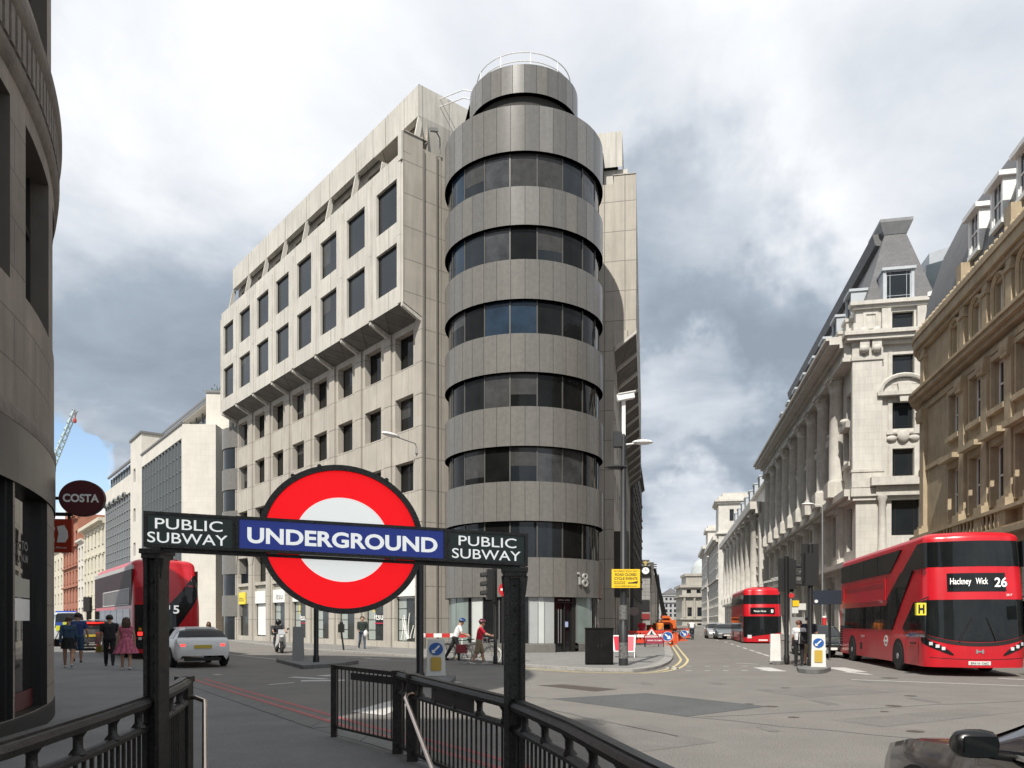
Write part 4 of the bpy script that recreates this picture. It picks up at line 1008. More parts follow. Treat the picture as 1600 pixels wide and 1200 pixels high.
# ------------------------------------------------------------------ right hand side of the street
wpl = mat('portland stone', (.55, .53, .485), .8, var=.1, scale=.5, brick=(1.1, .55, .008, .5, .05), joint=.72, streak=.16, bump=.15, bscale=20)
wplain = mat('carved portland stone', (.52, .50, .455), .8, var=.16, scale=1.5, streak=.15, bump=.3, bscale=9)
brn = mat('honey sandstone', (.43, .35, .24), .85, var=.14, scale=.6, brick=(1.0, .5, .006, .5, .06), joint=.75, streak=.2, bump=.2, bscale=18)
brnp = mat('carved sandstone', (.42, .342, .232), .85, var=.2, scale=1.2, streak=.2, bump=.4, bscale=8)
slate = mat('grey slate', (.115, .114, .116), .55, var=.12, scale=1.2, brick=(.35, .25, .012, .5, .12), joint=.6)
leadm = mat('lead sheet', (.20, .205, .21), .5, var=.15, scale=2)
lead_w = mat('pale dormer lead', (.42, .45, .48), .5, var=.1)
SN = (-.981, .194)
def ledge(r, F, a0, a1, prof, m, name='cornice', e0=0, e1=0):
    mb = MB()
    for z0, z1, d in prof: F.box(mb, a0-(d if e0 else 0), a1+(d if e1 else 0), z0, z1, -.35, d)
    return mb.build(name, m, r, world=True)
def column(r, F, a, z0, z1, rad, m, d=.35, ped=1.0, name='column'):
    c = F.p(a, 0, d)
    mb = MB(); F.box(mb, a-rad*1.45, a+rad*1.45, z0, z0+ped, d-rad*1.45, d+rad*1.45)
    h = z1-z0-ped; z = z0+ped
    mb.lathe([(rad*1.3, z), (rad*1.3, z+.12), (rad*1.12, z+.22), (rad, z+.34), (rad, z+h*.33), (rad*.86, z+h-1.25), (rad*.95, z+h-1.2), (rad*.86, z+h-1.12), (rad*.95, z+h-.9), (rad*1.15, z+h-.62), (rad*.98, z+h-.6), (rad*1.3, z+h-.3), (rad*1.25, z+h-.2)], c, 14)
    F.box(mb, a-rad*1.4, a+rad*1.4, z1-.2, z1, d-rad*1.4, d+rad*1.4)
    for s_ in (-1, 1):     # corner scrolls of the capital
        mb.ball(F.p(a+s_*rad*1.15, z1-.34, d+rad*.95), .17, 8)
    return mb.build(name, m, r, 50, world=True)
def dormer(r, F, a, z0, w_, h, d0, d1, mw, style='margin'):
    mb = MB(); F.box(mb, a-w_/2, a-w_/2+.2, z0, z0+h, d0, d1); F.box(mb, a+w_/2-.2, a+w_/2, z0, z0+h, d0, d1)
    F.box(mb, a-w_/2-.1, a+w_/2+.1, z0+h+.003, z0+h+.22, d0-.2, d1+.15); F.box(mb, a-w_/2, a+w_/2, z0-.15, z0-.003, d0, d1+.08)
    F.box(mb, a-w_/2+.2, a+w_/2-.2, z0, z0+h, d0, d1-.6)
    o = mb.build('dormer', mw, r, world=True)
    w_o = window(r, Fr(F.p(0, 0, d1)[:2], F.u), (a-w_/2+.2, a+w_/2-.2, z0, z0+h), .12, lead_w, glass, style); w_o.parent = o
    return o
# --- white building: front (faces the camera) and long side (faces the street)
WO = ST(14.0, 56.0)
FW = Fr(WO, (.981, -.194)); WL = 47.0
FWS = Fr((WO[0]+SA[0]*WL, WO[1]+SA[1]*WL), (-SA[0], -SA[1]))        # street side, a = WL at the corner
rW = thing('white_palazzo', 'white stone corner building with giant columns, dormers and a steep slate roof', 'building', (WO[0], WO[1], 0))
def zz_(py, Z=57): return 1.6+(972-py)*Z/1104
def fa(px): return onray(px, WO, FW.u)
a0, a1 = fa(1394), fa(1428)
FWW = 11.5
fo = [(a0, a1, zz_(603), zz_(565)), (a0, a1, zz_(678), zz_(637)), (a0, a1, zz_(753), zz_(708)), (a0-.05, a1+.4, zz_(840), zz_(783)), (a0, a1, zz_(527.5), zz_(500))]
fo += [(a0, a1+.3, 1.2, 5.4), (.8, 2.2, 1.2, 5.4)]
mb = MB(); wall(mb, FW, FWW, 0, 26.6, fo, .35)
mb.poly([FW.p(FWW, 0), FW.p(FWW, 0, -30), FW.p(FWW, 26.6, -30), FW.p(FWW, 26.6)])
mb.build('front_wall', wpl, rW, world=True)
for o in fo: window(rW, FW, o, .33, bronze, glass, 'margin')
pw1 = fa(1377)
mb = MB(); FW.box(mb, -.28, pw1, 13.6, 22.2, -.2, .28); mb.build('corner_pier', wpl, rW, world=True)
mb = MB(); FW.box(mb, -.35, pw1+.08, 12.2, 13.6, -.2, .36); FW.box(mb, -.4, pw1+.12, 13.4, 13.62, -.2, .42); FW.box(mb, -.36, pw1+.1, 22.2, 22.5, -.2, .38)
FW.box(mb, -.3, pw1+.05, 22.5, 23.4, -.2, .3); mb.build('pier_base', wplain, rW, world=True)
for k in range(2):
    s = MB(); a = fa(1348+19*k); FW.box(s, a-.32, a+.32, 22.9, 24.0, 0, .6); s.ball(FW.p(a, 24.35, .5), (.33, .33, .4), 10); s.ball(FW.p(a, 23.0, .5), (.34, .3, .32), 10); s.build('scroll_bracket', wplain, rW, 50, world=True)
ledge(rW, FW, -.3, FWW, [(zz_(568)-1.6, zz_(568)-1.3, .0)], wpl) if 0 else None
ledge(rW, FW, 0, FWW, [(23.4, 23.7, .35), (23.703, 24.05, .75), (24.053, 24.35, .95)], wpl, e0=1)
ledge(rW, FW, 0, FWW, [(26.3, 26.55, .25), (26.553, 26.85, .45)], wpl, 'attic_cornice', e0=1)
ledge(rW, FW, 0, FWW, [(11.2, 11.5, .25), (11.503, 12.15, .4)], wpl, 'string_course', e0=1)
ledge(rW, FW, 0, FWW, [(5.9, 6.3, .3)], wpl, 'string_course', e0=1)
# window surrounds on the front: arch pediment, keystone, carved shield, shelf
am = (a0+a1)/2; hw = (a1-a0)/2
for z0, z1 in ((zz_(603), zz_(565)), (zz_(678), zz_(637)), (zz_(753), zz_(708))):
    mb = MB()
    for s_ in (-1, 1): FW.box(mb, am+s_*(hw+.15)-.14, am+s_*(hw+.15)+.14, z0-.2, z1+.2, 0, .1)
    FW.box(mb, am-hw-.4, am+hw+.4, z0-.45, z0-.2, 0, .16)
    mb.build('window_surround', wplain, rW, world=True)
mb = MB(); zp = zz_(632)+.15
pts = [FW.p(am+(hw+.85)*cos(pi*j/12), zp+.35+1.25*sin(pi*j/12), .3) for j in range(13)]; mb.tube(pts, .17, 6); FW.box(mb, am-hw-1.1, am+hw+1.1, zp, zp+.3, 0, .55)
FW.prism(mb, [(am+(hw+.7)*cos(pi*j/12), zp+.3+1.1*sin(pi*j/12)) for j in range(13)], 0, .14)
FW.prism(mb, [(am-.3, zp-.5), (am+.3, zp-.5), (am+.45, zp+.95), (am-.45, zp+.95)], 0, .45)
mb.build('arched_pediment', wplain, rW, 40, world=True)
mb = MB(); zs_ = zz_(690)
mb.ball(FW.p(am, zs_, .12), (.45, .22, .5), 12)
for s_ in (-1, 1):
    mb.ball(FW.p(am+s_*.75, zs_-.15, .08), (.42, .16, .25), 8); mb.ball(FW.p(am+s_*.55, zs_+.28, .08), (.25, .14, .2), 8)
mb.build('carved_shield', wplain, rW, 50, world=True)
mb = MB(); FW.box(mb, a0-1.6, FWW, 11.65+.6, 12.9, .0, .9); FW.box(mb, a0-1.2, FWW, 11.5, 12.22, 0, .5); mb.build('balcony_shelf', wplain, rW, world=True)
for a in (a0-.75, a1+1.2):
    s = MB(); s.lathe([(.36, 7), (.36, 7.3), (.28, 7.5), (.25, 11), (.36, 11.3), (.36, 11.5)], FW.p(a, 0, .3), 14); s.build('small_column', wplain, rW, 50, world=True)
mb = MB(); z0, z1 = 24.6, 26.1
for q in ((.5, pw1-.2),): FW.box(mb, q[0], q[1], 24.75, 24.95, 0, .08); FW.box(mb, q[0], q[1], 25.9, 26.05, 0, .08); FW.box(mb, q[0], q[0]+.2, 24.95, 25.9, 0, .08); FW.box(mb, q[1]-.2, q[1], 24.95, 25.9, 0, .08)
for s_ in (-1, 1): FW.box(mb, am+s_*(hw+.45)-.3, am+s_*(hw+.45)+.3, 24.4, 26.2, 0, .3)
mb.build('attic_panel', wplain, rW, world=True)
# street side: giant order
so_ = []
cols = [WL-4.4-4.95*k for k in range(9)]
for c in cols:
    a = c+2.45
    for z0, z1 in ((14.6, 17.2), (18.0, 20.3), (7.4, 11.0)): so_.append((a-.85, a+.85, z0, z1))
    so_.append((a-1.2, a+1.2, .8, 5.2))
mb = MB(); wall(mb, FWS, WL, 0, 26.6, so_, .4); mb.build('street_wall', wpl, rW, world=True)
for o in so_: window(rW, FWS, o, .38, bronze, glass, 'cross' if o[2] > 7 else 'plain')
ledge(rW, FWS, 0, WL, [(22.3, 22.6, .9), (22.603, 23.4, .8), (23.403, 23.7, 1.1), (23.703, 24.05, 1.8), (24.053, 24.3, 2.05)], wpl)
ledge(rW, FWS, 0, WL, [(11.3, 11.6, .5), (11.603, 12.15, .8)], wpl, 'string_course'); ledge(rW, FWS, 0, WL, [(5.7, 6.0, .5), (6.003, 6.4, .8)], wpl, 'string_course')
for c in cols: column(rW, FWS, c, 12.15, 22.3, .55, wplain, .42, 1.25)
for c in cols:
    s = MB(); FWS.box(s, c-.5, c+.5, 6.4, 11.3, 0, .35); FWS.box(s, c-.6, c+.6, 10.8, 11.28, .0, .5); FWS.box(s, c-.6, c+.6, 6.41, 6.9, 0, .5); s.build('pilaster', wplain, rW, world=True)
    s = MB(); FWS.box(s, c-.75, c+.75, 0, 5.7, 0, .4); s.build('pilaster', wplain, rW, world=True)
for c in cols:
    a = c+2.45; s = MB()
    FWS.prism(s, [(a-1.1, 17.3), (a+1.1, 17.3), (a+1.2, 17.8), (a-1.2, 17.8)], 0, .5); FWS.box(s, a-1.05, a+1.05, 14.2, 14.55, 0, .3); s.ball(FWS.p(a, 18.0, .3), (.4, .3, .3), 8)
    for q in (-1, 1): FWS.box(s, a+q*1.0-.13, a+q*1.0+.13, 14.6, 17.3, 0, .2)
    s.build('window_pediment', wplain, rW, 40, world=True)
# attic dies and balustrade over the cornice, dormers, mansard
for k in range(19):
    a = WL-1.2-2.47*k
    s = MB(); FWS.box(s, a-.5, a+.5, 24.3, 25.7, -.3, .5); FWS.prism(s, [(a-.62, 25.7), (a+.62, 25.7), (a+.62, 25.95), (a-.62, 25.95)], -.35, .6); s.build('parapet_die', wplain, rW, world=True)
mb = MB(); FWS.box(mb, 0, WL, 24.3, 25.3, -.4, .15); mb.build('parapet_wall', wpl, rW, world=True)
def roofpt(F, a, z, d): return F.p(a, z, d)
RB, RT = 26.75, 34.2
rb = [FW.p(1.0, 0, -.5)[:2], FW.p(fa(1466), 0, -.5)[:2]]
mb = MB()
# end pavilion roof: four sloping faces up to a flat top, and the long mansard behind it
FWd = Fr(FW.p(0, 0, -4.2)[:2], FW.u); t0, t1 = onray(1382, FWd.o, FWd.u), onray(1416, FWd.o, FWd.u)
B_ = [FW.p(.7, RB, -.4), FW.p(fa(1468), RB, -.4), FW.p(fa(1468), RB, -10), FW.p(.7, RB, -10)]
Tp = [FW.p(t0, RT, -4.2), FW.p(t1, RT, -4.2), FW.p(t1, RT, -6.6), FW.p(t0, RT, -6.6)]
mb.hexa(B_+Tp)
mb.build('pavilion_roof', slate, rW, world=True)
mb = MB(); ct_ = [FW.p(t0-.05, RT, -4.15), FW.p(t1+.05, RT, -4.15), FW.p(t1+.05, RT, -7), FW.p(t0-.05, RT, -7)]; cz_ = [(p[0], p[1], RT+.9) for p in [FW.p(t0-.4, 0, -3.8), FW.p(t1+.4, 0, -3.8), FW.p(t1+.4, 0, -7.4), FW.p(t0-.4, 0, -7.4)]]
mb.hexa(ct_+cz_); mb.hexa([(p[0], p[1], RT+.9) for p in cz_]+[(p[0], p[1], RT+1.15) for p in cz_]); mb.build('roof_cap', leadm, rW, world=True)
mb = MB()
ms = [[FWS.p(a, 25.2, -.5), FWS.p(a, 33.5, -2.9), FWS.p(a, 33.6, -2.5), FWS.p(a, 34.5, -2.3), FWS.p(a, 34.6, -3.2), FWS.p(a, 34.6, -4.4), FWS.p(a, 25.2, -4.4)] for a in (0, WL-4.6)]
mb.grid(ms, 0, True); mb.poly(ms[0]); mb.poly(ms[1]); mb.build('mansard_roof', slate, rW, world=True)
dormer(rW, FW, (fa(1381)+fa(1431))/2+.0, RB+.35, fa(1430)-fa(1381), zz_(426, 56.5)-RB-.55, -3.2, -.25, lead_w)
for k in range(8): dormer(rW, FWS, WL-3.2-4.95*k, 26.2, 1.8, 2.6, -3, -.2, lead_w, 'vert')
mb = MB(); q = FW.p(9, 0, -8); 
gl = [(FW.p(a, 0, d)[0], FW.p(a, 0, d)[1]) for a, d in ((7.5, -9), (10.5, -7), (13.0, -9), (13.0, -15), (7.5, -15))]
mb.prism(gl, 26.6, 33.6, 0); mb.prism([((p[0]-q[0]-2)*.85+q[0]+2, (p[1]-q[1]-4)*.85+q[1]+4) for p in gl], 33.6, 34.9, 1)
mb.build('roof_conservatory', [curtain, lead_w], rW, world=True)
mb = MB(); mb.prism([FW.p(.4, 0, -.6)[:2], FW.p(FWW-.2, 0, -.6)[:2], FW.p(FWW-.2, 0, -46)[:2], FWS.p(.4, 0, -.6)[:2]], 0, 26.5); mb.build('core', dark_in, rW, world=True)
for k in range(3):
    a = WL-20-6*k; s = MB(); s.tube([FWS.p(a, 7.0, .4), FWS.p(a+2.6, 9.0-2.9, 3.6)], .045, 6); 
    fp = s.build('flagpole', offwhite, None, 40); tag(fp, ['bare white flagpole slanting out from the columned building, nearest to the traffic lights', 'bare white flagpole slanting out from the columned building, middle of three', 'bare white flagpole slanting out from the columned building, furthest from the camera'][k], 'flagpole', 'flagpoles on the white columned building')
# --- brown sandstone building with a rounded corner
BX = 14.0; ZB0 = 44.5
FBn = Fr(ST(BX, 41.5), (-SA[0], -SA[1]))        # a = 0 where the corner round begins, growing towards the camera
BLn = 24.0
rN = thing('sandstone_building', 'honey brown sandstone building with a rounded corner and slate mansard behind the red bus', 'building', (*ST(BX+6, 34), 0))
def na(px): return onray(px, FBn.o, FBn.u)
cw = [na(1482), na(1531), na(1563), na(1593), na(1593)+2.35, na(1593)+4.7, na(1593)+7.05]
cw = [na(1563)-2.45*2.02, na(1563)-2.35, na(1563), na(1563)+2.35, na(1563)+4.7, na(1563)+7.05]
nops = []
for c in cw:
    nops += [(c-.62, c+.62, 6.95, 9.65), (c-.6, c+.6, 11.4, 13.55), (c-.42, c+.42, 15.6, 17.05), (c-.8, c+.8, .8, 4.2)]
mb = MB(); wall(mb, FBn, BLn, 0, 17.9, nops, .26); 
mb.build('facade', brn, rN, world=True)
for o in nops:
    if o[0] < 16: window(rN, FBn, o, .22, white, glass, 'sash' if o[2] > 5 else 'plain', fw=.09)
RR = 2.6; rc_ = FBn.p(0, 0, -RR)
def rp_(t, r, z): return (rc_[0]+FBn.n[0]*r*cos(t)-FBn.u[0]*r*sin(t), rc_[1]+FBn.n[1]*r*cos(t)-FBn.u[1]*r*sin(t), z)
mb = MB(); tt = [pi/2*j/10 for j in range(11)]
mb.grid([[rp_(t, RR, 0) for t in tt], [rp_(t, RR, 17.9) for t in tt]])
mb.build('rounded_corner', brn, rN, 40, world=True)
FBb = Fr(rp_(pi/2, RR, 0)[:2], (-FBn.n[0], -FBn.n[1]))
mb = MB(); bb = rp_(pi/2, RR, 0); be = (bb[0]-FBn.n[0]*16, bb[1]-FBn.n[1]*16); mb.poly([(bb[0], bb[1], 0), (be[0], be[1], 0), (be[0], be[1], 18.3), (bb[0], bb[1], 18.3)])
en = FBn.p(BLn, 0); ee = FBn.p(BLn, 0, -16); mb.poly([(en[0], en[1], 0), (ee[0], ee[1], 0), (ee[0], ee[1], 18.3), (en[0], en[1], 18.3)]); mb.build('side_wall', brn, rN, world=True)
def rledge(prof, m, name='cornice'):
    for z0, z1, d in prof:
        mb = MB(); FBn.box(mb, 0, BLn, z0, z1, -.3, d)
        mb.grid([[rp_(t, RR-.3, z0) for t in tt], [rp_(t, RR+d, z0) for t in tt], [rp_(t, RR+d, z1) for t in tt], [rp_(t, RR-.3, z1) for t in tt]])
        mb.build(name, m, rN, 30, world=True)
rledge([(5.0, 5.35, .45), (5.353, 5.6, .8), (13.9, 14.2, .10), (14.4, 14.65, .3), (14.653, 14.9, .5), (14.903, 15.05, .6), (17.45, 17.7, .2), (17.703, 18.2, .35), (18.203, 18.5, .42)], brnp)
rledge([(10.35, 10.6, .1)], brnp, 'string_course')
rledge([(5.6, 5.75, .55), (6.45, 6.6, .55)], brnp, 'balcony_rail')
for k in range(26):
    a = .3+.42*k; 
    if a > 10.8: break
    s = MB(); s.lathe([(.06, 5.75), (.1, 5.95), (.05, 6.2), (.07, 6.45)], FBn.p(a, 0, .42), 8); s.build('baluster', brnp, rN, 50, world=True)
for k in range(-1, 6):
    a = (cw[k]+cw[k+1])/2 if 0 <= k < 5 else (cw[5]+1.2 if k == 5 else .42)
    if k == 0: a = cw[0]+1.2
    s = MB(); FBn.box(s, a-.3, a+.3, 7.0, 13.2, 0, .2); FBn.box(s, a-.4, a+.4, 5.6, 7.0, 0, .45); FBn.box(s, a-.36, a+.36, 6.9, 7.15, 0, .3); FBn.prism(s, [(a-.3, 13.2), (a+.3, 13.2), (a+.46, 13.9), (a-.46, 13.9)], 0, .36)
    for q in (-.25, 0, .25): s.ball(FBn.p(a+q, 13.55, .3), (.14, .14, .25), 8)
    s.build('pilaster', brnp, rN, 40, world=True)
    s = MB(); FBn.box(s, a-.26, a+.26, 15.06, 17.44, 0, .18); FBn.box(s, a-.32, a+.32, 16.9, 17.1, 0, .26); s.build('attic_pilaster', brnp, rN, 40, world=True)
for c in cw:
    s = MB()
    FBn.box(s, c-.95, c+.95, 10.0, 10.25, 0, .5); FBn.box(s, c-.78, c-.64, 6.9, 9.8, 0, .14); FBn.box(s, c+.64, c+.78, 6.9, 9.8, 0, .14); FBn.box(s, c-.78, c+.78, 9.66, 9.98, 0, .16)
    FBn.box(s, c-.76, c-.62, 11.3, 13.6, 0, .12); FBn.box(s, c+.62, c+.76, 11.3, 13.6, 0, .12); FBn.box(s, c-.8, c+.8, 11.1, 11.35, 0, .22); FBn.box(s, c-.76, c+.76, 13.56, 13.8, 0, .14)
    pts = [FBn.p(c+.62*cos(pi*j/10), 16.75+.62*sin(pi*j/10), .04) for j in range(11)]; s.tube([FBn.p(c+.62, 15.5, .04)]+pts+[FBn.p(c-.62, 15.5, .04)], .11, 6)
    s.build('window_surround', brnp, rN, 30, world=True)
# roof of the brown building
mb = MB(); zc_ = 18.5
tt2 = [0]+tt
def bp_(j, d, z):
    return FBn.p(BLn, z, d) if j < 0 else rp_(tt[j], RR+d, z)
prof = [(zc_, -.05), (20.5, -.35), (23.0, -1.1), (25.0, -2.0)]
mb.grid([[bp_(j, d, z) for j in range(-1, 11)]+[(FBb.p(14, z, d))] for z, d in prof])
top_ = [bp_(j, prof[-1][1], 25.0) for j in range(-1, 11)]+[FBb.p(14, 25.0, prof[-1][1]), FBn.p(BLn, 25.0, -14)]
mb.poly(top_); mb.build('mansard_roof', slate, rN, 30, world=True)
def bdorm(c):
    s = MB(); 
    FBn.box(s, c-.62, c-.45, 19.9, 21.75, -2.2, -.1); FBn.box(s, c+.45, c+.62, 19.9, 21.75, -2.2, -.1); FBn.box(s, c-.78, c+.78, 21.75, 21.97, -2.4, .1); FBn.box(s, c-.45, c+.45, 19.9, 21.75, -2.2, -.5); FBn.box(s, c-.62, c+.62, 19.7, 19.9, -1.5, -.05)
    o = s.build('dormer', white, rN, world=True); w_o = window(rN, Fr(FBn.p(0, 0, -.06)[:2], FBn.u), (c-.45, c+.45, 19.9, 21.75), .12, white, glass, 'sash'); w_o.parent = o
for c in (cw[1]-.75, cw[2]-.65, cw[3]-.5, cw[4], cw[5]): bdorm(c)
s = MB(); t_ = .62; pc = rp_(t_, RR-.6, 19.9); s.prism([rp_(t_-.25, RR-.5, 0)[:2], rp_(t_+.25, RR-.5, 0)[:2], rp_(t_+.3, RR-2.2, 0)[:2], rp_(t_-.3, RR-2.2, 0)[:2]], 19.2, 21.0); s.prism([rp_(t_-.33, RR-.35, 0)[:2], rp_(t_+.33, RR-.35, 0)[:2], rp_(t_+.4, RR-2.2, 0)[:2], rp_(t_-.4, RR-2.2, 0)[:2]], 21.0, 21.25); s.build('dormer', white, rN, world=True)
mb = MB()
for k in range(40):
    a = .1+.5*k
    if a < BLn: mb.ball(FBn.p(a, 18.6, .25), (.16, .12, .2), 6)
mb.build('carved_cresting', brnp, rN, 50, world=True)
for c in (cw[0]+1.2, 11.2):
    s = MB(); FBn.box(s, c-.3, c+.3, 18.5, 19.6, -.3, .3); s.build('parapet_block', brnp, rN, world=True)
mb = MB(); mb.prism([FBn.p(.1, 0, -.8)[:2], FBn.p(BLn-.1, 0, -.8)[:2], FBn.p(BLn-.1, 0, -15)[:2], FBn.p(-1.6, 0, -15)[:2], FBn.p(-1.6, 0, -3.2)[:2]], 0, 18.2); mb.build('core', dark_in, rN, world=True)
# --- buildings further down the right hand side
def sfr(off, Zf): return Fr(ST(off, Zf), (-SA[0], -SA[1]))
FD_ = sfr(12.9, 162); DL = (162-103.5)/.981
rD = classical('stone_bank', 'white stone building with a deep cornice just beyond the columned building', FD_, 0, DL, 19.2, wpl, (1, 6, 10, 14.3), 12, win=(1.3, 2.6), frame=bronze, style='cross', depth=20, cz=[(5, 5.4, .5), (17.6, 18.2, .5), (18.203, 19.3, 1.2)])
mb = MB(); FD_.box(mb, 0, DL, 19.3, 22, -9, -1.0); mb.build('attic_storey', wpl, rD, world=True)
mb = MB(); FD_.box(mb, 0, DL, 22.003, 22.3, -9.3, -.6); mb.build('attic_cornice', wpl, rD, world=True)
mb = MB(); ms = [[FD_.p(a, 22.3, -1.2), FD_.p(a, 25, -3), FD_.p(a, 25, -9), FD_.p(a, 22.3, -9)] for a in (0, DL)]; mb.grid(ms, 0, True); mb.poly(ms[0]); mb.poly(ms[1]); mb.build('mansard_roof', slate, rD, world=True)
for k in range(8): dormer(rD, FD_, DL-2.5-6.5*k, 22.5, 2.2, 2.0, -3, -1.0, lead_w, 'vert')
for k in range(8): column(rD, FD_, DL-3-7*k, 5.4, 17.6, .6, wplain, .3, 1.0)
FE_ = sfr(13.4, 228); EL = (228-188)/.981
rE2 = classical('stone_tower_block', 'tall white stone block with a square stepped tower beyond the bank', FE_, 0, EL, 24.5, wpl, (1, 6, 10, 14, 18, 21.5), 9, win=(1.4, 2.2), frame=bronze, style='cross', depth=20, cz=[(13, 13.4, .5), (23, 23.5, .6), (23.5, 24.6, 1.3)])
FE3 = Fr(ST(13.4, 187.6), (.981, -.194))
mb = MB(); tw_ops = [(2.6, 3.6, 28.4, 31.5), (4.4, 5.4, 28.4, 31.5)]; wall(mb, FE3, 8, 24.6, 35, tw_ops, .4); FE3.box(mb, .02, 7.98, 24.6, 34.98, -10, -.45); mb.build('square_tower', wpl, rE2, world=True)
mb = MB(); FE3.box(mb, -.5, 8.5, 33, 33.5, -10.5, .5); FE3.box(mb, -.9, 8.9, 33.503, 34.1, -10.9, .9); FE3.box(mb, 1, 7, 35, 36, -9, -1); FE3.box(mb, -.5, 8.5, 25, 25.5, -10.5, .6); mb.build('tower_cornice', wpl, rE2, world=True)
for o in tw_ops: window(rE2, FE3, o, .36, bronze, glass, 'cross')
mb = MB(); wall(mb, Fr(FE3.p(0, 0, .02)[:2], FE3.u), 14, 0, 24.5, [], .1); mb.build('end_wall', wpl, rE2, world=True)
FE4 = sfr(13.0, 262); 
rE4 = classical('distant_stone_block', 'narrow white stone block with a low square turret left of the stepped tower', FE4, 0, 33, 27, wpl, (1, 6, 10, 14, 18, 22), 7, win=(1.4, 2.2), frame=bronze, depth=20, cz=[(13, 13.4, .5), (25, 25.5, .6), (25.5, 26.6, 1.3)])
mb = MB(); FE4.box(mb, 22, 33, 27, 33, -10, -.2); FE4.box(mb, 21.4, 33.6, 31.2, 32.2, -10.6, .5); mb.build('turret', wpl, rE4, world=True)
# domed building
qd = PX(1084, 972, 285); rF = thing('domed_building', 'ornate pale building with tall niches and a glassy dome at the street end', 'building', (qd.x, qd.y, 0))
FF = Fr(((1066-800)/1200*285, 285), (1, -.1)); sc = 285/1104
def zf(py): return 1.6+(972-py)*sc
old = mat('old grey stone', (.36, .34, .30), .85, var=.15, scale=.3, streak=.2)
fw_ = 13.0; fo2 = []
for k in range(3): fo2 += [(1.6+3.6*k, 3.2+3.6*k, zf(927), zf(921)), (1.9+3.6*k, 3.5+3.6*k, zf(963), zf(949)), (1.9+3.6*k, 3.5+3.6*k, zf(985)+.5, zf(974))]
mb = MB(); wall(mb, FF, fw_, 0, zf(915), fo2, .5); mb.poly([FF.p(0, 0), FF.p(0, 0, -20), FF.p(0, zf(915), -20), FF.p(0, zf(915))]); mb.poly([FF.p(0, zf(915)), FF.p(fw_, zf(915)), FF.p(fw_, zf(915), -20), FF.p(0, zf(915), -20)]); mb.build('facade', old, rF, world=True)
for o in fo2: window(rF, FF, o, .45, bronze, glass)
mb = MB()
for z0, z1, d in ((zf(918), zf(914), .9), (zf(933), zf(930), 1.2), (zf(968), zf(966), .8), (zf(978), zf(977), .5)): FF.box(mb, -d, fw_, z0, z1, -20, d)
FF.box(mb, 1.5, fw_, zf(915), zf(898), -15, -1); FF.box(mb, 1, fw_, zf(900), zf(896), -15, -.5); mb.build('cornice', old, rF, world=True)
for k in range(4):
    s = MB(); a = .8+3.6*k; s.lathe([(.5, zf(965)), (.42, zf(950)), (.42, zf(937)), (.6, zf(933))], FF.p(a, 0, .4), 10); s.build('column', old, rF, 40, world=True)
s = MB(); dc = FF.p(fw_-4, 0, -8); s.lathe([(4.6*cos(R_(a_)), zf(889)+4.9*sin(R_(a_))) for a_ in range(0, 91, 10)], (dc[0], dc[1], 0), 20); s.lathe([(4.9, zf(897)), (4.7, zf(889))], (dc[0], dc[1], 0), 20); s.build('dome', mat('pale dome glazing', (.42, .45, .45), .4, var=.1), rF, 40, world=True)
s = MB(); s.lathe([(.1, zf(866)), (.25, zf(862)), (.05, zf(855))], (dc[0], dc[1], 0), 8); s.build('finial', old, rF, world=True)
# far end of the street
rG = thing('mansion_block', 'grey stone block with a small pyramid roof closing the far end of the street', 'building', ((1048-800)/1200*340, 340, 0))
FG_ = Fr(((1022-800)/1200*340, 340), (1, 0)); s3 = 340/1104
def zg(py): return 1.6+(972-py)*s3
go = []
for k in range(7):
    for y0, y1 in ((949, 944), (957, 952), (964, 959), (938, 934)): go.append((1.2+1.9*k, 2.2+1.9*k, zg(y0), zg(y1)))
mb = MB(); wall(mb, FG_, 14.5, 0, zg(930), go, .4); mb.poly([FG_.p(0, zg(930)), FG_.p(14.5, zg(930)), FG_.p(14.5, zg(930), -12), FG_.p(0, zg(930), -12)]); mb.build('facade', mat('far grey stone', (.33, .335, .335), .85, var=.1, scale=.3), rG, world=True)
for o in go: window(rG, FG_, o, .35, curt_fr, glass)
mb = MB(); FG_.box(mb, -.4, 15, zg(941.5), zg(940), -12, .6); FG_.box(mb, -.4, 15, zg(931), zg(929.5), -12, .5); mb.build('cornice', MATS['far grey stone'], rG, world=True)
mb = MB(); ap = FG_.p(8.2, zg(918), -4); bs = [FG_.p(4.2, zg(928), -.5), FG_.p(12, zg(928), -.5), FG_.p(12, zg(928), -8), FG_.p(4.2, zg(928), -8)]
for k in range(4): mb.poly([bs[k], bs[(k+1) % 4], ap])
FG_.box(mb, 4.6, 11.6, zg(931), zg(928), -8, -.6); mb.build('pyramid_roof', slate, rG, world=True)
mb = MB(); FG_.box(mb, 5, 11.2, 0, zg(964), .3, 1.0); mb.build('porch', old, rG, world=True)
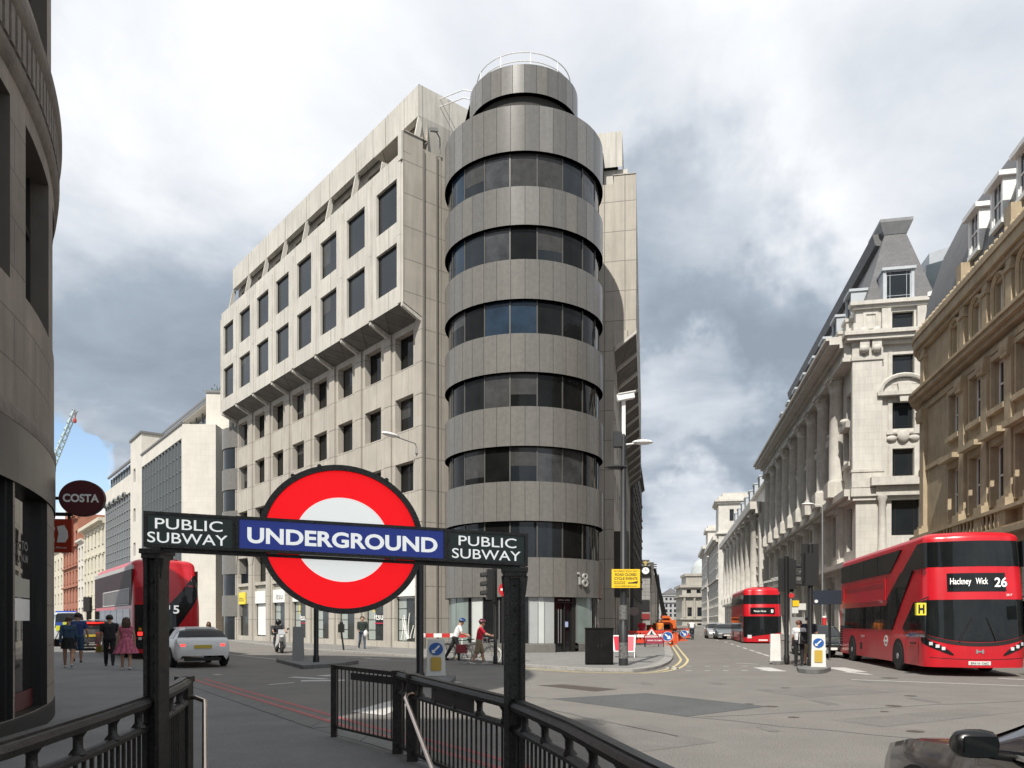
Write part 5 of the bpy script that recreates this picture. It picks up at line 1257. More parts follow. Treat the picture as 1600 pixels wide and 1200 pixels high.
# left side of that street beyond the corner building: dark blocks, the one with the clock
def lfr(off, Z): return Fr(ST(off, Z), SA)
q0 = FRb.p(RL, 0); 
ldark = mat('plain dark facade', (.10, .092, .082), .85, var=.2, scale=.5, brick=(1, 3.2, .06, 0, .15), joint=.4)  # one dark tone for the blocks beyond and the crenellation
F1 = Fr((q0[0]+.1, q0[1]+.5), SA); F1_ = Fr(((988-800)/1200*90, 90), (1, 0))
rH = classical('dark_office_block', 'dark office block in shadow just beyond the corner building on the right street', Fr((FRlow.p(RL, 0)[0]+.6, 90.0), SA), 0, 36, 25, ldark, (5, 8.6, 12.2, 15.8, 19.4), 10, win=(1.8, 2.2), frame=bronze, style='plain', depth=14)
FK = Fr(((1002-800)/1200*150, 150.0), (1, 0)); 
rK = thing('clock_building', 'pale building with a black framed street clock and gilded eagle crest above it', 'building', ((1008-800)/1200*150, 150, 0))
def zk(py): return 1.6+(972-py)*150/1104
mb = MB(); FK.box(mb, -9, 1.75, 0, zk(878), -30, 0); mb.build('walls', mat('grey rendered stone', (.27, .265, .25), .85, var=.15, scale=.5, brick=(1.0, .8, .05, 0, .1), joint=.6), rK, world=True)
mb = MB()
for k in range(3): FK.box(mb, .2+.55*k, .5+.55*k, zk(878), zk(874.5), -4, 0)
FK.box(mb, 1.75, 2.6, zk(925), zk(878), -30, -.8)
for k in range(14): FK.box(mb, 2.6, 3.2, zk(925)+.45*k, zk(925)+.45*k+.18, -1.5, -.9)
mb.build('crenellation', MATS['plain dark facade'], rK, world=True)
mb = MB(); c = (.75, zk(892)); FK.box(mb, c[0]-.95, c[0]+.95, c[1]-1.0, c[1]+1.0, .1, .5); ck = mb.build('clock_case', black, rK, world=True)
mb = MB(); disc(FK, c[0], c[1], .72, .5, .55, mb, 0, 20); FK.box(mb, c[0]-.03, c[0]+.03, c[1], c[1]+.5, .55, .58, 1); FK.box(mb, c[0], c[0]+.35, c[1]-.03, c[1]+.03, .55, .58, 1); mb.build('clock_face', [white, black], ck, world=True)
mb = MB(); gz = zk(880); FK.prism(mb, [(c[0]-.15, gz-.6), (c[0]+.15, gz-.6), (c[0]+.25, gz), (c[0]+1.0, gz+.35), (c[0]+.3, gz+.25), (c[0], gz+.5), (c[0]-.3, gz+.25), (c[0]-1.0, gz+.35), (c[0]-.25, gz)], .2, .4); mb.build('gilded_eagle', flat('gilding', (.62, .50, .20), .4, metal=.5), rK, world=True)
mb = MB()
for z0, z1, m_ in ((2.2, 3.4, 0), (4.0, 6.3, 1)): FK.box(mb, -6, 1.6, z0, z1, .02, .25, m_)
mb.build('shop_awning', [flat('dark red awning', (.20, .02, .02), .7), blackm], rK, world=True)
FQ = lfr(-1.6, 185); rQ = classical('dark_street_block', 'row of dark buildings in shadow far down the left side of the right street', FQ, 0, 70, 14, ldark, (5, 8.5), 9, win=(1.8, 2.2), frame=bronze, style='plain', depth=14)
# mobile crane boom
rM = thing('mobile_crane', 'thin black crane boom leaning over the roadworks', 'crane', ((1041-800)/1200*120, 120, 0))
mb = MB(); e0p, e1p = PX(1038, 962, 120), PX(1023, 889, 120); mb.tube([e0p, e1p], [.42, .2], 6); mb.build('boom', black, rM, 40, world=True)
mb = MB(); c = PX(1041, 966, 120); mb.box(c.x-1.2, c.x+1.2, 118.5, 122, 0.4, c.z-.3); mb.box(c.x-.6, c.x+.6, 119, 121, c.z-.3, c.z); mb.box(c.x-1.0, c.x+.2, 118.2, 119.5, c.z, c.z+.4); mb.build('crane_body', flat('orange vehicle paint', (.62, .12, .02), .5), rM, world=True)
for k in range(4):
    s = MB(); s.lathe([(.01, -.15), (.5, -.15), (.5, .15), (.01, .15)], (c.x-1.2+2.4*(k % 2), 119.2+2*(k//2), .5), 12, axis='x'); s.build('wheel', rubber, rM, 40, world=True)
# ------------------------------------------------------------------ underground entrance: sign, posts, railings, handrails
S0 = (-2.48, 5.2); S1 = (.105, 5.75); SLEN = math.hypot(S1[0]-S0[0], S1[1]-S0[1])
FSg = Fr(S0, (S1[0]-S0[0], S1[1]-S0[1]), slope=-.037)
def sa(px): return onray(px, S0, FSg.u)
z0s, z1s = 2.15, 2.41
sgr = flat('dark green black enamel', (.014, .034, .026), .32, var=.2)
frame_m = mat('weathered black iron', (.024, .023, .020), .42, var=.55, scale=12, bump=.3, bscale=90, speck=.3)
navy = flat('lit blue sign glass', (.012, .035, .27), .3, emit=.22)
redm = flat('lit red sign glass', (.80, .006, .010), .32, var=.02, spec=.2, emit=.62)
whit_e = flat('lit white sign glass', (.70, .72, .70), .35, var=.03, emit=.56)
us = thing('underground_sign', 'roundel station sign with a blue bar and two black subway panels across two posts', 'station sign', (-1.2, 5.5, 0))
x1_, x2_ = sa(371), sa(696)
def panel(name, a0, a1, mface, d=.05):
    mb = MB(); FSg.box(mb, a0, a1, z0s, z1s, -d, d)
    o = mb.build(name, sgr, us, world=True)
    s = MB(); e = .022
    FSg.box(s, a0, a1, z0s, z0s+e, d, d+.014); FSg.box(s, a0, a1, z1s-e, z1s, d, d+.014); FSg.box(s, a0, a0+e, z0s+e, z1s-e, d, d+.014); FSg.box(s, a1-e, a1, z0s+e, z1s-e, d, d+.014)
    s.build('frame', frame_m, o, world=True)
    s = MB(); FSg.box(s, a0+e+.001, a1-e-.001, z0s+e+.001, z1s-e-.001, d, d+.004); s.build('face', mface, o, world=True)
    return o
pl = panel('panel', 0, x1_-.002, sgr); pm = panel('bar', x1_, x2_, navy, .075); pr_ = panel('panel', x2_+.002, SLEN, sgr)
for p, c in ((pl, sa(298)), (pr_, sa(760))):
    text('PUBLIC', FSg, c, z0s+.138, .080, .43 if p is pl else .43, whit_e, p, 'lettering', d=.056, bold=.004)
    text('SUBWAY', FSg, c-.008, z0s+.036, .080, .51, whit_e, p, 'lettering', d=.056, bold=.004)
text('UNDERGROUND', FSg, (sa(384)+sa(686))/2, z0s+.070, .114, (sa(686)-sa(384))*.97, whit_e, pm, 'lettering', d=.081, bold=.032)
rcx = sa(535); rcz = 2.235+.037*rcx
mb = MB(); disc(FSg, rcx, rcz, .572, -.06, .045, mb, 0, 72, rin=.53); rd = mb.build('roundel', frame_m, us, 30, world=True)
mb = MB(); disc(FSg, rcx, rcz, .538, -.05, .020, mb, 0, 72, rin=.325); mb.build('ring', redm, rd, 30, world=True)
mb = MB(); disc(FSg, rcx, rcz, .328, -.045, .016, mb, 0, 60); mb.build('centre', whit_e, rd, 30, world=True)
mb = MB()
for a in (sa(430), sa(612)): FSg.prism(mb, [(a-.03, z0s-.012), (a+.03, z0s-.012), (a, z0s+.025)], .09, .1)
for t in (2.2, 1.85, 1.0): c = (rcx+.572*cos(t), rcz+.572*sin(t)); disc(FSg, c[0], c[1], .016, -.03, .05, mb, 0, 8)
mb.build('bracket_bolt', frame_m, us, world=True)
mb = MB(); FSg.box(mb, .1, SLEN-.05, z0s-.028, z0s-.002, -.03, .03); mb.build('underside_beam', frame_m, us, world=True)
def post(px0, px1, Z, ztop):
    xa, xb = (px0-800)/1200*Z, (px1-800)/1200*Z; xc = (xa+xb)/2; hw = (xb-xa)/2*.93
    mb = MB(); y = Z
    mb.box(xc-hw*.72, xc+hw*.72, y+.01, y+.13, -.1, ztop-.08)
    mb.box(xc-hw, xc-hw*.5, y-.03, y+.13, -.1, ztop-.07); mb.box(xc+hw*.5, xc+hw, y-.03, y+.13, -.1, ztop-.07)
    mb.box(xc+hw*.62, xc+hw*.78, y-.045, y-.03, .2, ztop-.1)
    mb.box(xc-hw-.01, xc+hw+.01, y-.04, y+.17, ztop-.07, ztop-.035); mb.box(xc-hw-.02, xc+hw+.02, y-.05, y+.18, ztop-.035, ztop)
    for s_ in (-1, 1): mb.hexa([(xc+s_*hw-.004, y, ztop-.22), (xc+s_*hw+.004, y, ztop-.22), (xc+s_*hw+.004, y+.1, ztop-.22), (xc+s_*hw-.004, y+.1, ztop-.22), (xc+s_*(hw+.008)-.012, y, ztop-.07), (xc+s_*(hw+.008)+.012, y, ztop-.07), (xc+s_*(hw+.008)+.012, y+.1, ztop-.07), (xc+s_*(hw+.008)-.012, y+.1, ztop-.07)])
    o = mb.build('post', frame_m, us, world=True)
    b = MB()
    for k in range(9): b.ball((xc+hw*.05, y-.002, .3+.2*k), .012, 6)
    b.build('rivets', frame_m, o, world=True)
post(226, 252, 5.2, z0s-.012); post(786, 822, 5.72, z0s-.037*2.6-.012)
def railing(name, label, pts, tops, h2, hb, posts, bar_gap=.1, spacers=True, zbase=.06):
    """pts plan polyline; tops its handrail heights; h2 drop to the second rail; hb height of the bottom rail"""
    r = thing(name, label, 'railing', (pts[0][0], pts[0][1], 0), group='black railings round the subway entrance')
    P = [Vector((p[0], p[1], z)) for p, z in zip(pts, tops)]
    mb = MB()
    for i in range(len(P)-1):
        d = (P[i+1]-P[i]).normalized()
    prof = [(-.055, -.05), (.055, -.05), (.062, -.015), (.045, .015), (.03, .02), (.03, .035), (-.03, .035), (-.03, .02), (-.045, .015), (-.062, -.015)]
    def sweep(mb, prof, dz):
        rows = []
        for i, p in enumerate(P):
            d = (P[min(i+1, len(P)-1)]-P[max(i-1, 0)]); d.z = 0; d.normalize(); nn = Vector((-d.y, d.x, 0))
            rows.append([(p.x+nn.x*a, p.y+nn.y*a, p.z+b+dz) for a, b in prof])
        mb.grid(rows, 0, True); mb.poly(rows[0]); mb.poly(rows[-1])
    sweep(mb, prof, 0); mb.build('handrail', frame_m, r, world=True)
    mb = MB(); sweep(mb, [(-.04, -.025), (.04, -.025), (.04, .0), (.02, .02), (-.02, .02), (-.04, .0)], -h2); mb.build('lower_rail', frame_m, r, world=True)
    mb = MB(); rows = []
    for i, p in enumerate(P):
        d = (P[min(i+1, len(P)-1)]-P[max(i-1, 0)]); d.z = 0; d.normalize(); nn = Vector((-d.y, d.x, 0))
        rows.append([(p.x+nn.x*a, p.y+nn.y*a, zbase+hb+b) for a, b in ((-.03, -.02), (.03, -.02), (.03, .02), (-.03, .02))])
    mb.grid(rows, 0, True); mb.build('bottom_rail', frame_m, r, world=True)
    # lengths along
    seg = [(P[i+1]-P[i]).length for i in range(len(P)-1)]; tot = sum(seg)
    def at(s):
        for i, l in enumerate(seg):
            if s <= l or i == len(seg)-1: return P[i].lerp(P[i+1], min(1, s/l))
            s -= l
    s = bar_gap
    while s < tot-.03:
        q = at(s); b = MB(); b.box(q.x-.009, q.x+.009, q.y-.009, q.y+.009, zbase+hb, q.z-h2-.02); b.build('baluster', frame_m, r, world=True); s += bar_gap
    if spacers:
        s = .25
        while s < tot-.1:
            q = at(s); b = MB(); b.lathe([(.05, q.z-h2+.015), (.026, q.z-h2+.05), (.026, q.z-.09), (.05, q.z-.05)], (q.x, q.y, 0), 8); b.build('spacer', frame_m, r, 40, world=True); s += .48
    for k, s in enumerate(posts):
        q = at(s); b = MB(); w_ = .055; b.box(q.x-w_, q.x+w_, q.y-w_, q.y+w_, -.05, q.z-.02); b.box(q.x-w_-.01, q.x+w_+.01, q.y-w_-.01, q.y+w_+.01, q.z-.02, q.z+.035); b.build('newel_post', frame_m, r, world=True)
    return r
cL = [(-2.2, 1.0), (-2.22, 2.2), (-2.25, 3.35), (-2.36, 4.4), (-2.5, 5.28), (-2.62, 5.8), (-2.76, 6.35), (-2.92, 6.85)]
railing('subway_railing', 'black iron railing with a moulded handrail on the left side of the stairs', cL, [.97, .98, 1.0, 1.02, 1.03, 1.035, 1.04, 1.04], .2, .1, [5.97])
cRt = [(-1.23, 8.3), (-.98, 7.78), (.0, 5.82), (.35, 4.5), (.57, 3.35), (.8, 2.2), (.95, 1.0)]
rr1 = railing('subway_railing', 'black iron railing with a moulded handrail on the road side of the stairs', cRt, [1.0, .99, .945, .935, .93, .93, .93], .2, .1, [.0, .5])
b = MB(); p, q = Vector((-.75, 7.28, .86)), Vector((-.33, 6.45, .835)); b.bar(p, q, .03, .15); b.build('notice_plate', flat('dark notice plate', (.05, .045, .04), .5), rr1, world=True)
# guard rail towards the road
gr = thing('guard_rail', 'black pedestrian guard rail panel of thin upright bars beside the double red lines', 'guard rail', (-2.2, 9.5, 0))
p0, p1 = Vector((-2.2, 9.5, 0)), Vector((-1.26, 8.34, 0)); zt0, zt1 = 1.0, .99
b = MB(); b.bar((p0.x, p0.y, zt0), (p1.x, p1.y, zt1), .05, .05); b.build('top_rail', frame_m, gr, world=True)
b = MB(); b.bar((p0.x, p0.y, .2), (p1.x, p1.y, .2), .04, .03); b.build('bottom_rail', frame_m, gr, world=True)
b = MB(); pm0, pm1 = p0.lerp(p1, .3), p1; b.bar((pm0.x, pm0.y, .9), (pm1.x, pm1.y, .9), .015, .09); b.build('name_strip', frame_m, gr, world=True)
b = MB(); b.box(p0.x-.035, p0.x+.035, p0.y-.035, p0.y+.035, 0, zt0+.03); b.build('end_post', frame_m, gr, world=True)
for k in range(1, 15):
    q = p0.lerp(p1, k/15); b = MB(); b.tube([(q.x, q.y, .2), (q.x, q.y, .98)], .008, 6); b.build('bar', frame_m, gr, 40, world=True)
for lab, pts in (('bent steel handrail going down the left side of the subway stairs', [(-2.94, 6.9, .86), (-2.82, 6.84, .87), (-2.68, 6.7, .85), (-2.6, 6.5, .79), (-2.2, 5.5, .44), (-1.85, 4.4, .0), (-1.7, 3.0, -.75)]),
                 ('bent steel handrail going down the right side of the subway stairs', [(-.98, 7.75, .82), (-1.04, 7.62, .82), (-1.04, 7.5, .79), (-.98, 7.3, .72), (-.62, 6.0, .34), (-.42, 5.0, -.05), (-.45, 3.6, -.7)])):
    h = thing('handrail', lab, 'handrail', (pts[0][0], pts[0][1], 0), group='steel handrails of the stairs')
    b = MB(); b.tube(pts, .021, 10); b.build('rail', mat('brushed steel', (.62, .52, .45), .25, metal=1., var=.05), h, 60, world=True)
    b = MB(); b.lathe([(.035, pts[0][2]-.03), (.035, pts[0][2]+.03)], (pts[0][0], pts[0][1], 0), 10); b.build('bracket', frame_m, h, world=True)
# ------------------------------------------------------------------ street furniture
grey_b = flat('grey plastic', (.30, .30, .29), .5)
blue_s = flat('blue sign face', (.02, .10, .34), .4); gold = flat('amber lens', (.50, .34, .06), .35)
def bollard(loc, rz, h, w_, label, blank=False):
    r = thing('keep_left_bollard' if not blank else 'blank_bollard', label, 'bollard', (*loc, .1), rz, group='white traffic bollards')
    b = MB(); k = .88
    b.hexa([(-w_/2, -w_*.35, 0), (w_/2, -w_*.35, 0), (w_/2, w_*.35, 0), (-w_/2, w_*.35, 0), (-w_/2*k, -w_*.33, h), (w_/2*k, -w_*.33, h), (w_/2*k, w_*.33, h), (-w_/2*k, w_*.33, h)])
    o = b.build('shell', mat('white bollard plastic', (.66, .66, .63), .35, var=.07, scale=4) if not blank or w_ < .4 else grey_b, r)
    F = Fr((0, -w_*.352), (1, 0))
    if not blank:
        b = MB(); disc(F, 0, h*.745, w_*.36, .0, .012, b, 0, 32); d_ = b.build('blue_disc', blue_s, r)
        b = MB(); 
        def ar(p): x, z = p; return (x*w_*.0052*100*.01*1.0, z)
        s = w_*.36; c = (0, h*.745)
        arrow = [(-.62, -.62), (-.05, -.62), (-.26, -.42), (.56, .42), (.38, .6), (-.42, -.24), (-.62, -.05)]
        F.prism(b, [(c[0]+x*s, c[1]+z*s) for x, z in arrow], .0125, .016); b.build('arrow', white, d_)
        b = MB(); F.prism(b, [(-w_*.25, h*.17), (w_*.25, h*.17), (w_*.27, h*.2), (w_*.27, h*.5), (w_*.25, h*.53), (-w_*.25, h*.53), (-w_*.27, h*.5), (-w_*.27, h*.2)], 0, .02); b.build('amber_panel', gold, r)
        b = MB(); b.box(-w_*.47-.008, -w_*.45, -w_*.2, w_*.2, h*.17, h*.53); b.build('side_panel', gold, r)
    b = MB(); b.box(-w_*.55, w_*.55, -w_*.4, w_*.4, -.02, .04); b.build('base', grey_b, r)
    return r
bollard(((681-800)/1200*19.4, 19.4), R_(8), 1.03, .48, 'white keep left bollard between the roundel and the cyclists')
bollard(((1279-800)/1200*23.2, 23.2), R_(-22), 1.1, .42, 'white keep left bollard on the island beside the red double decker')
bollard(((466-800)/1200*27.6, 27.6), R_(15), 1.32, .42, 'plain grey white bollard on the island behind the roundel', True)
bollard(((1211-800)/1200*26.8, 26.8), R_(-12), 1.05, .36, 'plain white bollard behind the left traffic light pole', True)
pole_m = flat('black pole paint', (.012, .012, .012), .4, var=.2)
def pole(name, label, loc, h, r_, cat='pole', group=None, z=.08):
    r = thing(name, label, cat, (*loc, z), 0, group)
    b = MB(); b.lathe([(r_*1.3, 0), (r_*1.3, .25), (r_, .3), (r_, h), (r_*.5, h+.03)], (0, 0, 0), 14); b.build('post', pole_m, r, 40); return r
lens_d = flat('dark lens', (.02, .015, .012), .25)
def signal_head(r, z, rz, off=.28, aspects=3, boards=True):
    """a signal head seen from whatever side rz turns it to; hoods and lenses face local -Y"""
    h = .33*aspects; o = thing('x', 'y', 'z'); bpy.data.objects.remove(o)
    b = MB(); b.box(-.17, .17, -.1, .13, z, z+h+.1)
    hd = b.build('signal_head', pole_m, r); hd.rotation_euler = (0, 0, rz); 
    dx, dy = sin(rz)*off, -cos(rz)*off; hd.location = (dx, dy, 0)
    if boards:
        b = MB(); b.box(-.27, .27, .13, .145, z-.08, z+h+.18); b.build('backing_board', blackm, hd)
    for k in range(aspects):
        zc = z+.21+.33*k; b = MB(); F = Fr((0, -.1), (1, 0)); disc(F, 0, zc, .10, 0, .012, b, 0, 16); 
        pts = [[(cos(t)*.125, -.1, zc+sin(t)*.125), (cos(t)*.125, -.1-.2, zc+sin(t)*.125-.03)] for t in [R_(-20+220*j/10) for j in range(11)]]
        b.grid(pts, 1); b.build('lens', [lens_d, blackm], hd)
    return hd
def sigpos(px, Z): return ((px-800)/1200*Z, Z)
t1 = pole('traffic_light', 'black traffic light pole left of the two standing pedestrians, seen from behind', sigpos(1229, 26.6), 4.0, .075, 'traffic light', 'traffic lights on the right hand island')
signal_head(t1, 2.75, R_(180), .2); signal_head(t1, 2.75, R_(75), .2)
t2 = pole('traffic_light', 'taller black traffic light pole right of the two standing pedestrians, by the bollard', sigpos(1266, 23.9), 4.15, .075, 'traffic light', 'traffic lights on the right hand island')
signal_head(t2, 3.0, R_(180), .16); b = MB(); b.box(-.2, .2, -.14, .14, 2.75, 3.85); b.build('backing_box', blackm, t2)
t3 = pole('traffic_light', 'black traffic light with its lamps facing left, half hidden behind the right sign post', sigpos(774, 25.8), 3.6, .06, 'traffic light')
signal_head(t3, 2.35, R_(-80), .2)
s = thing('no_entry_sign', 'small round red sign peeping out beside the right sign post of the roundel', 'road sign', (*sigpos(786, 25.4), 2.35))
F = Fr((0, 0), (1, -.9)); b = MB(); disc(F, .05, .42, .24, -.01, .01, b, 0, 24); b.build('face', flat('red sign face', (.55, .02, .03), .4), s); b = MB(); b.box(-.05, .02, .03, .07, -2.3, .6); b.build('stem', pole_m, s)
b = MB(); F.box(b, -.1, .2, .38, .46, .011, .014); b.build('bar', white, s)
pole('signal_pole', 'plain black pole on the island behind the grey white bollard', sigpos(494, 26.2), 3.6, .085)
pole('signal_pole', 'thick plain black pole rising behind the right edge of the roundel', sigpos(656, 17.4), 3.4, .085)
lb = thing('waste_post', 'short leaning black post with a round ashtray head on the sunny pavement', 'post', (*sigpos(537, 38.2), .09))
b = MB(); b.tube([(0, 0, 0), (-.12, 0, 1.05)], .045, 8); b.build('stem', black, lb, 40); b = MB(); b.box(-.26, .02, -.1, .1, .95, 1.4); b.ball((-.12, 0, 1.45), (.1, .08, .12), 8); b.build('head', black, lb, 40)
# tall pole on the corner with cameras, lamps and the yellow notice
cpX, cpZ = sigpos(974, 24.6)
cp_ = thing('camera_pole', 'tall grey black pole on the pavement corner carrying a white security camera', 'pole', (cpX, cpZ, .09))
def zp(py): return 1.6+(972-py)*24.6/1104
dg_ = flat('dark grey pole paint', (.022, .024, .026), .45, var=.2)
b = MB(); b.lathe([(.15, 0), (.15, 1.35), (.11, 1.42), (.095, 2.6), (.16, 2.95), (.16, 3.05), (.10, 3.15), (.09, 7.9), (.07, 8.05)], (0, 0, 0), 14); b.build('post', dg_, cp_, 40)
b = MB(); b.lathe([(.152, .25), (.152, .8)], (0, 0, 0), 14); b.lathe([(.13, 1.6), (.13, 2.1)], (0, 0, 0), 14); b.build('stickers', mat('peeling stickers', (.12, .12, .115), .7, var=.6, scale=14), cp_)
b = MB(); b.box(-.05, .06, -.06, .06, zp(663)-.5, zp(630)); b.bar((-.22, -.1, zp(628)), (.32, -.1, zp(623)), .2, .2); b.bar((-.2, -.1, zp(628)+.12), (.36, -.1, zp(623)+.12), .26, .03); b.build('security_camera', white, cp_)
b = MB(); b.box(-.32, -.06, -.12, .12, zp(696)-.15, zp(677)-.05); b.build('equipment_box', dg_, cp_)
b = MB(); b.tube([(0, 0, zp(697)-.05), (.35, 0, zp(697))], .03, 6); b.ball((.62, 0, zp(695)), (.34, .15, .09), 12); b.build('lamp_arm', white, cp_, 50)
b = MB(); b.ball((-.2, 0, zp(734)), (.36, .18, .08), 12); b.tube([(-.6, 0, zp(734)), (0, 0, zp(734))], .03, 6); b.build('lamp_arm', dg_, cp_, 50)
yn = thing('road_closed_notice', 'yellow cycle event road closure notice tied to the corner pole', 'notice', (cpX, cpZ-.14, zp(923)+.1))
FY_ = Fr((cpX-.38, cpZ-.2), (1, 0)); b = MB(); zb = zp(923)+.09; hh = zp(894)-zp(923); b_w = .9
FY_.box(b, -.02, b_w-.02, zb, zb+hh, -.02, 0); b.build('board', flat('bright yellow board', (.78, .52, .015), .5), yn, world=True)
for tx, z, h, wd in (('SATURDAY 29 JULY 2017', .56, .04, .74), ('ROAD CLOSED', .42, .085, .68), ('CYCLE EVENTS', .28, .085, .74), ('MOTOR VEHICLES', .19, .035, .36), ('USE OTHER ROUTES', .13, .035, .36), ('www.ridelondon.co.uk', .045, .045, .7)):
    text(tx, FY_, b_w/2-.02-(.2 if wd == .36 else 0), zb+z, h, wd, ink, yn, 'lettering', d=.003, bold=.025)
b = MB(); FY_.box(b, .5, .8, zb+.15, zb+.19, 0, .004); FY_.prism(b, [(.62, zb+.19), (.8, zb+.19), (.82, zb+.24), (.7, zb+.21)], 0, .004); b.build('bicycle_symbol', ink, yn, world=True)
# cabinet and A-boards
cb = thing('street_cabinet', 'scuffed black double door street cabinet on the pavement corner', 'cabinet', (*sigpos(936, 25.1), .09))
cabm = mat('scuffed black cabinet paint', (.005, .005, .0048), .7, var=.6, scale=5, streak=.3, spec=.2)
b = MB(); b.box(-.44, .44, -.2, .2, 0, 1.27); b.box(-.46, .46, -.22, .22, 1.272, 1.31); b.build('body', cabm, cb)
for x in (-.43, .01):
    b = MB(); b.box(x, x+.42, -.215, -.203, .06, 1.24); d_ = b.build('door', cabm, cb); b = MB(); b.tube([(x+.38 if x < 0 else x+.04, -.225, .6), (x+.38 if x < 0 else x+.04, -.225, .72)], .012, 6); b.build('handle', frame_m, d_)
def aboard(loc, rz, label, txt):
    r = thing('sandwich_board', label, 'sandwich board', (*loc, .09), rz, 'red and white pavement boards')
    rw = flat('red board face', (.62, .03, .06), .5)
    b = MB(); b.hexa([(-.28, -.25, .25), (.28, -.25, .25), (.28, -.23, .25), (-.28, -.23, .25), (-.28, -.05, .95), (.28, -.05, .95), (.28, -.03, .95), (-.28, -.03, .95)])
    b.build('board', white, r)
    b = MB(); b.hexa([(-.22, -.256, .3), (.22, -.256, .3), (.22, -.254, .3), (-.22, -.254, .3), (-.22, -.066, .9), (.22, -.066, .9), (.22, -.064, .9), (-.22, -.064, .9)])
    b.build('red_panel', rw, r)
    for s_ in (-1, 1): b = MB(); b.bar((s_*.26, -.28, 0), (s_*.26, -.02, .97), .03, .03); b.bar((s_*.26, .28, 0), (s_*.26, .02, .97), .03, .03); b.build('leg_frame', alu, r)
    return r
aboard(sigpos(966, 30.5), R_(12), 'red and white pavement board peeping out left of the corner pole', '')
aboard(sigpos(982, 30.2), R_(-14), 'red and white pavement board peeping out right of the corner pole', '')
# red and white barrier board behind the cyclists
rb = thing('road_works_barrier', 'red and white striped barrier plank behind the two cyclists', 'barrier', (*sigpos(690, 30), .0))
b = MB(); rd_b = flat('red stripe', (.50, .03, .03), .5)
n = 6
for k in range(n): b.box(-.95+.32*k, -.95+.32*(k+1), -.015, .015, .95, 1.12, k % 2)
b.build('plank', [white, rd_b], rb)
for x in (-.75, .8):
    b = MB(); b.box(x-.03, x+.03, .016, .06, 0, 1.15); b.box(x-.04, x+.04, -.25, .3, 0, .05); b.build('leg', offwhite, rb)
for k in range(3):
    c = sigpos(742+9*k, 30.5); 
yt = thing('yellow_barrier_feet', 'row of yellow plastic feet on the ground behind the bicycles', 'barrier feet', (*sigpos(730, 30.3), .0))
for k in range(4):
    b = MB(); x = -.9+.5*k; b.hexa([(x-.15, -.25, 0), (x+.15, -.25, 0), (x+.15, .25, 0), (x-.15, .25, 0), (x-.07, -.2, .1), (x+.07, -.2, .1), (x+.07, .2, .1), (x-.07, .2, .1)]); b.build('foot', flat('yellow plastic', (.6, .42, .03), .5), yt)
# roadworks down the right hand street
org = flat('orange plastic', (.58, .09, .025), .5); orr = flat('red orange plastic', (.62, .05, .025), .5)
def barrier(loc, rz, label):
    r = thing('plastic_barrier', label, 'barrier', (*loc, 0), rz, 'red plastic barriers round the roadworks')
    b = MB(); b.box(-1, 1, -.025, .025, .9, 1.02); b.box(-1, 1, -.025, .025, .22, .45); b.build('panel', orr, r)
    for k in range(9): b = MB(); b.box(-.98+.24*k, -.92+.24*k, -.02, .02, .45, .9); b.build('upright', orr, r)
    b = MB(); b.box(-.8, .8, -.03, .03, .6, .78); b.build('reflective_strip', white, r)
    for x in (-.8, .8): b = MB(); b.box(x-.06, x+.06, -.3, .3, 0, .1); b.build('foot', blackm, r)
    return r
bl = ['red plastic barrier panel nearest to the corner building wall', 'second red plastic barrier panel along the pavement edge', 'red plastic barrier panel behind the triangular warning sign', 'red plastic barrier panel furthest from the camera']
def lane(px, Z): return ((px-800)/1200*Z, Z)
for k, (px, Z, rz) in enumerate(((996, 47, .0), (1010, 46.5, .05), (1028, 49, .3), (1062, 66, .2))): barrier(lane(px, Z), rz, bl[k])
def bluesign(loc, label, s_=1.0):
    r = thing('direction_sign', label, 'road sign', (*loc, 0), 0, 'blue direction signs at the roadworks')
    F = Fr((0, 0), (1, 0)); b = MB(); disc(F, 0, .62*s_, .27*s_, -.01, .01, b, 0, 28); b.build('blue_disc', blue_s, r)
    b = MB(); q = .27*s_; F.prism(b, [(x*q, .62*s_+z*q) for x, z in ((-.62, .42), (-.42, .62), (.3, -.1), (.3, .25), (.6, -.05), (.6, -.6), (.05, -.6), (-.2, -.35), (.12, -.3))], .011, .014); b.build('arrow', white, r)
    b = MB(); disc(F, 0, .62*s_, .29*s_, -.012, .008, b, 0, 28, rin=.27*s_); b.build('rim', white, r)
    b = MB(); b.box(-.3, .3, .02, .3, 0, .12); b.box(-.03, .03, .02, .06, .1, .62*s_); b.build('stand', org, r)
bluesign(lane(1043, 46), 'round blue sign with a white arrow at the near end of the roadworks', 1.08)
bluesign(lane(1068.5, 60), 'smaller looking round blue arrow sign further along the roadworks', 1.0)
tr = thing('warning_sign', 'triangular red edged warning sign on a stand at the roadworks', 'road sign', (*lane(1018, 43.5), 0))
F = Fr((0, 0), (1, 0)); b = MB(); F.prism(b, [(-.44, .72), (.44, .72), (0, 1.3)], -.01, .01); b.build('red_triangle', rd_b, tr)
b = MB(); F.prism(b, [(-.3, .78), (.3, .78), (0, 1.18)], .0105, .014); b.build('white_triangle', white, tr); b = MB(); F.prism(b, [(-.14, .82), (.16, .82), (.04, .92), (.06, 1.02), (-.02, 1.05), (-.06, .92)], .0145, .018); b.build('digging_symbol', ink, tr)
b = MB(); b.bar((-.4, .02, 0), (-.4, .02, .8), .04, .04); b.bar((.4, .02, 0), (.4, .02, .8), .04, .04); b.build('stand', blackm, tr)
wp = thing('works_sign', 'maroon road closed board with white lettering on thin legs', 'road sign', (*lane(1023, 42.8), 0))
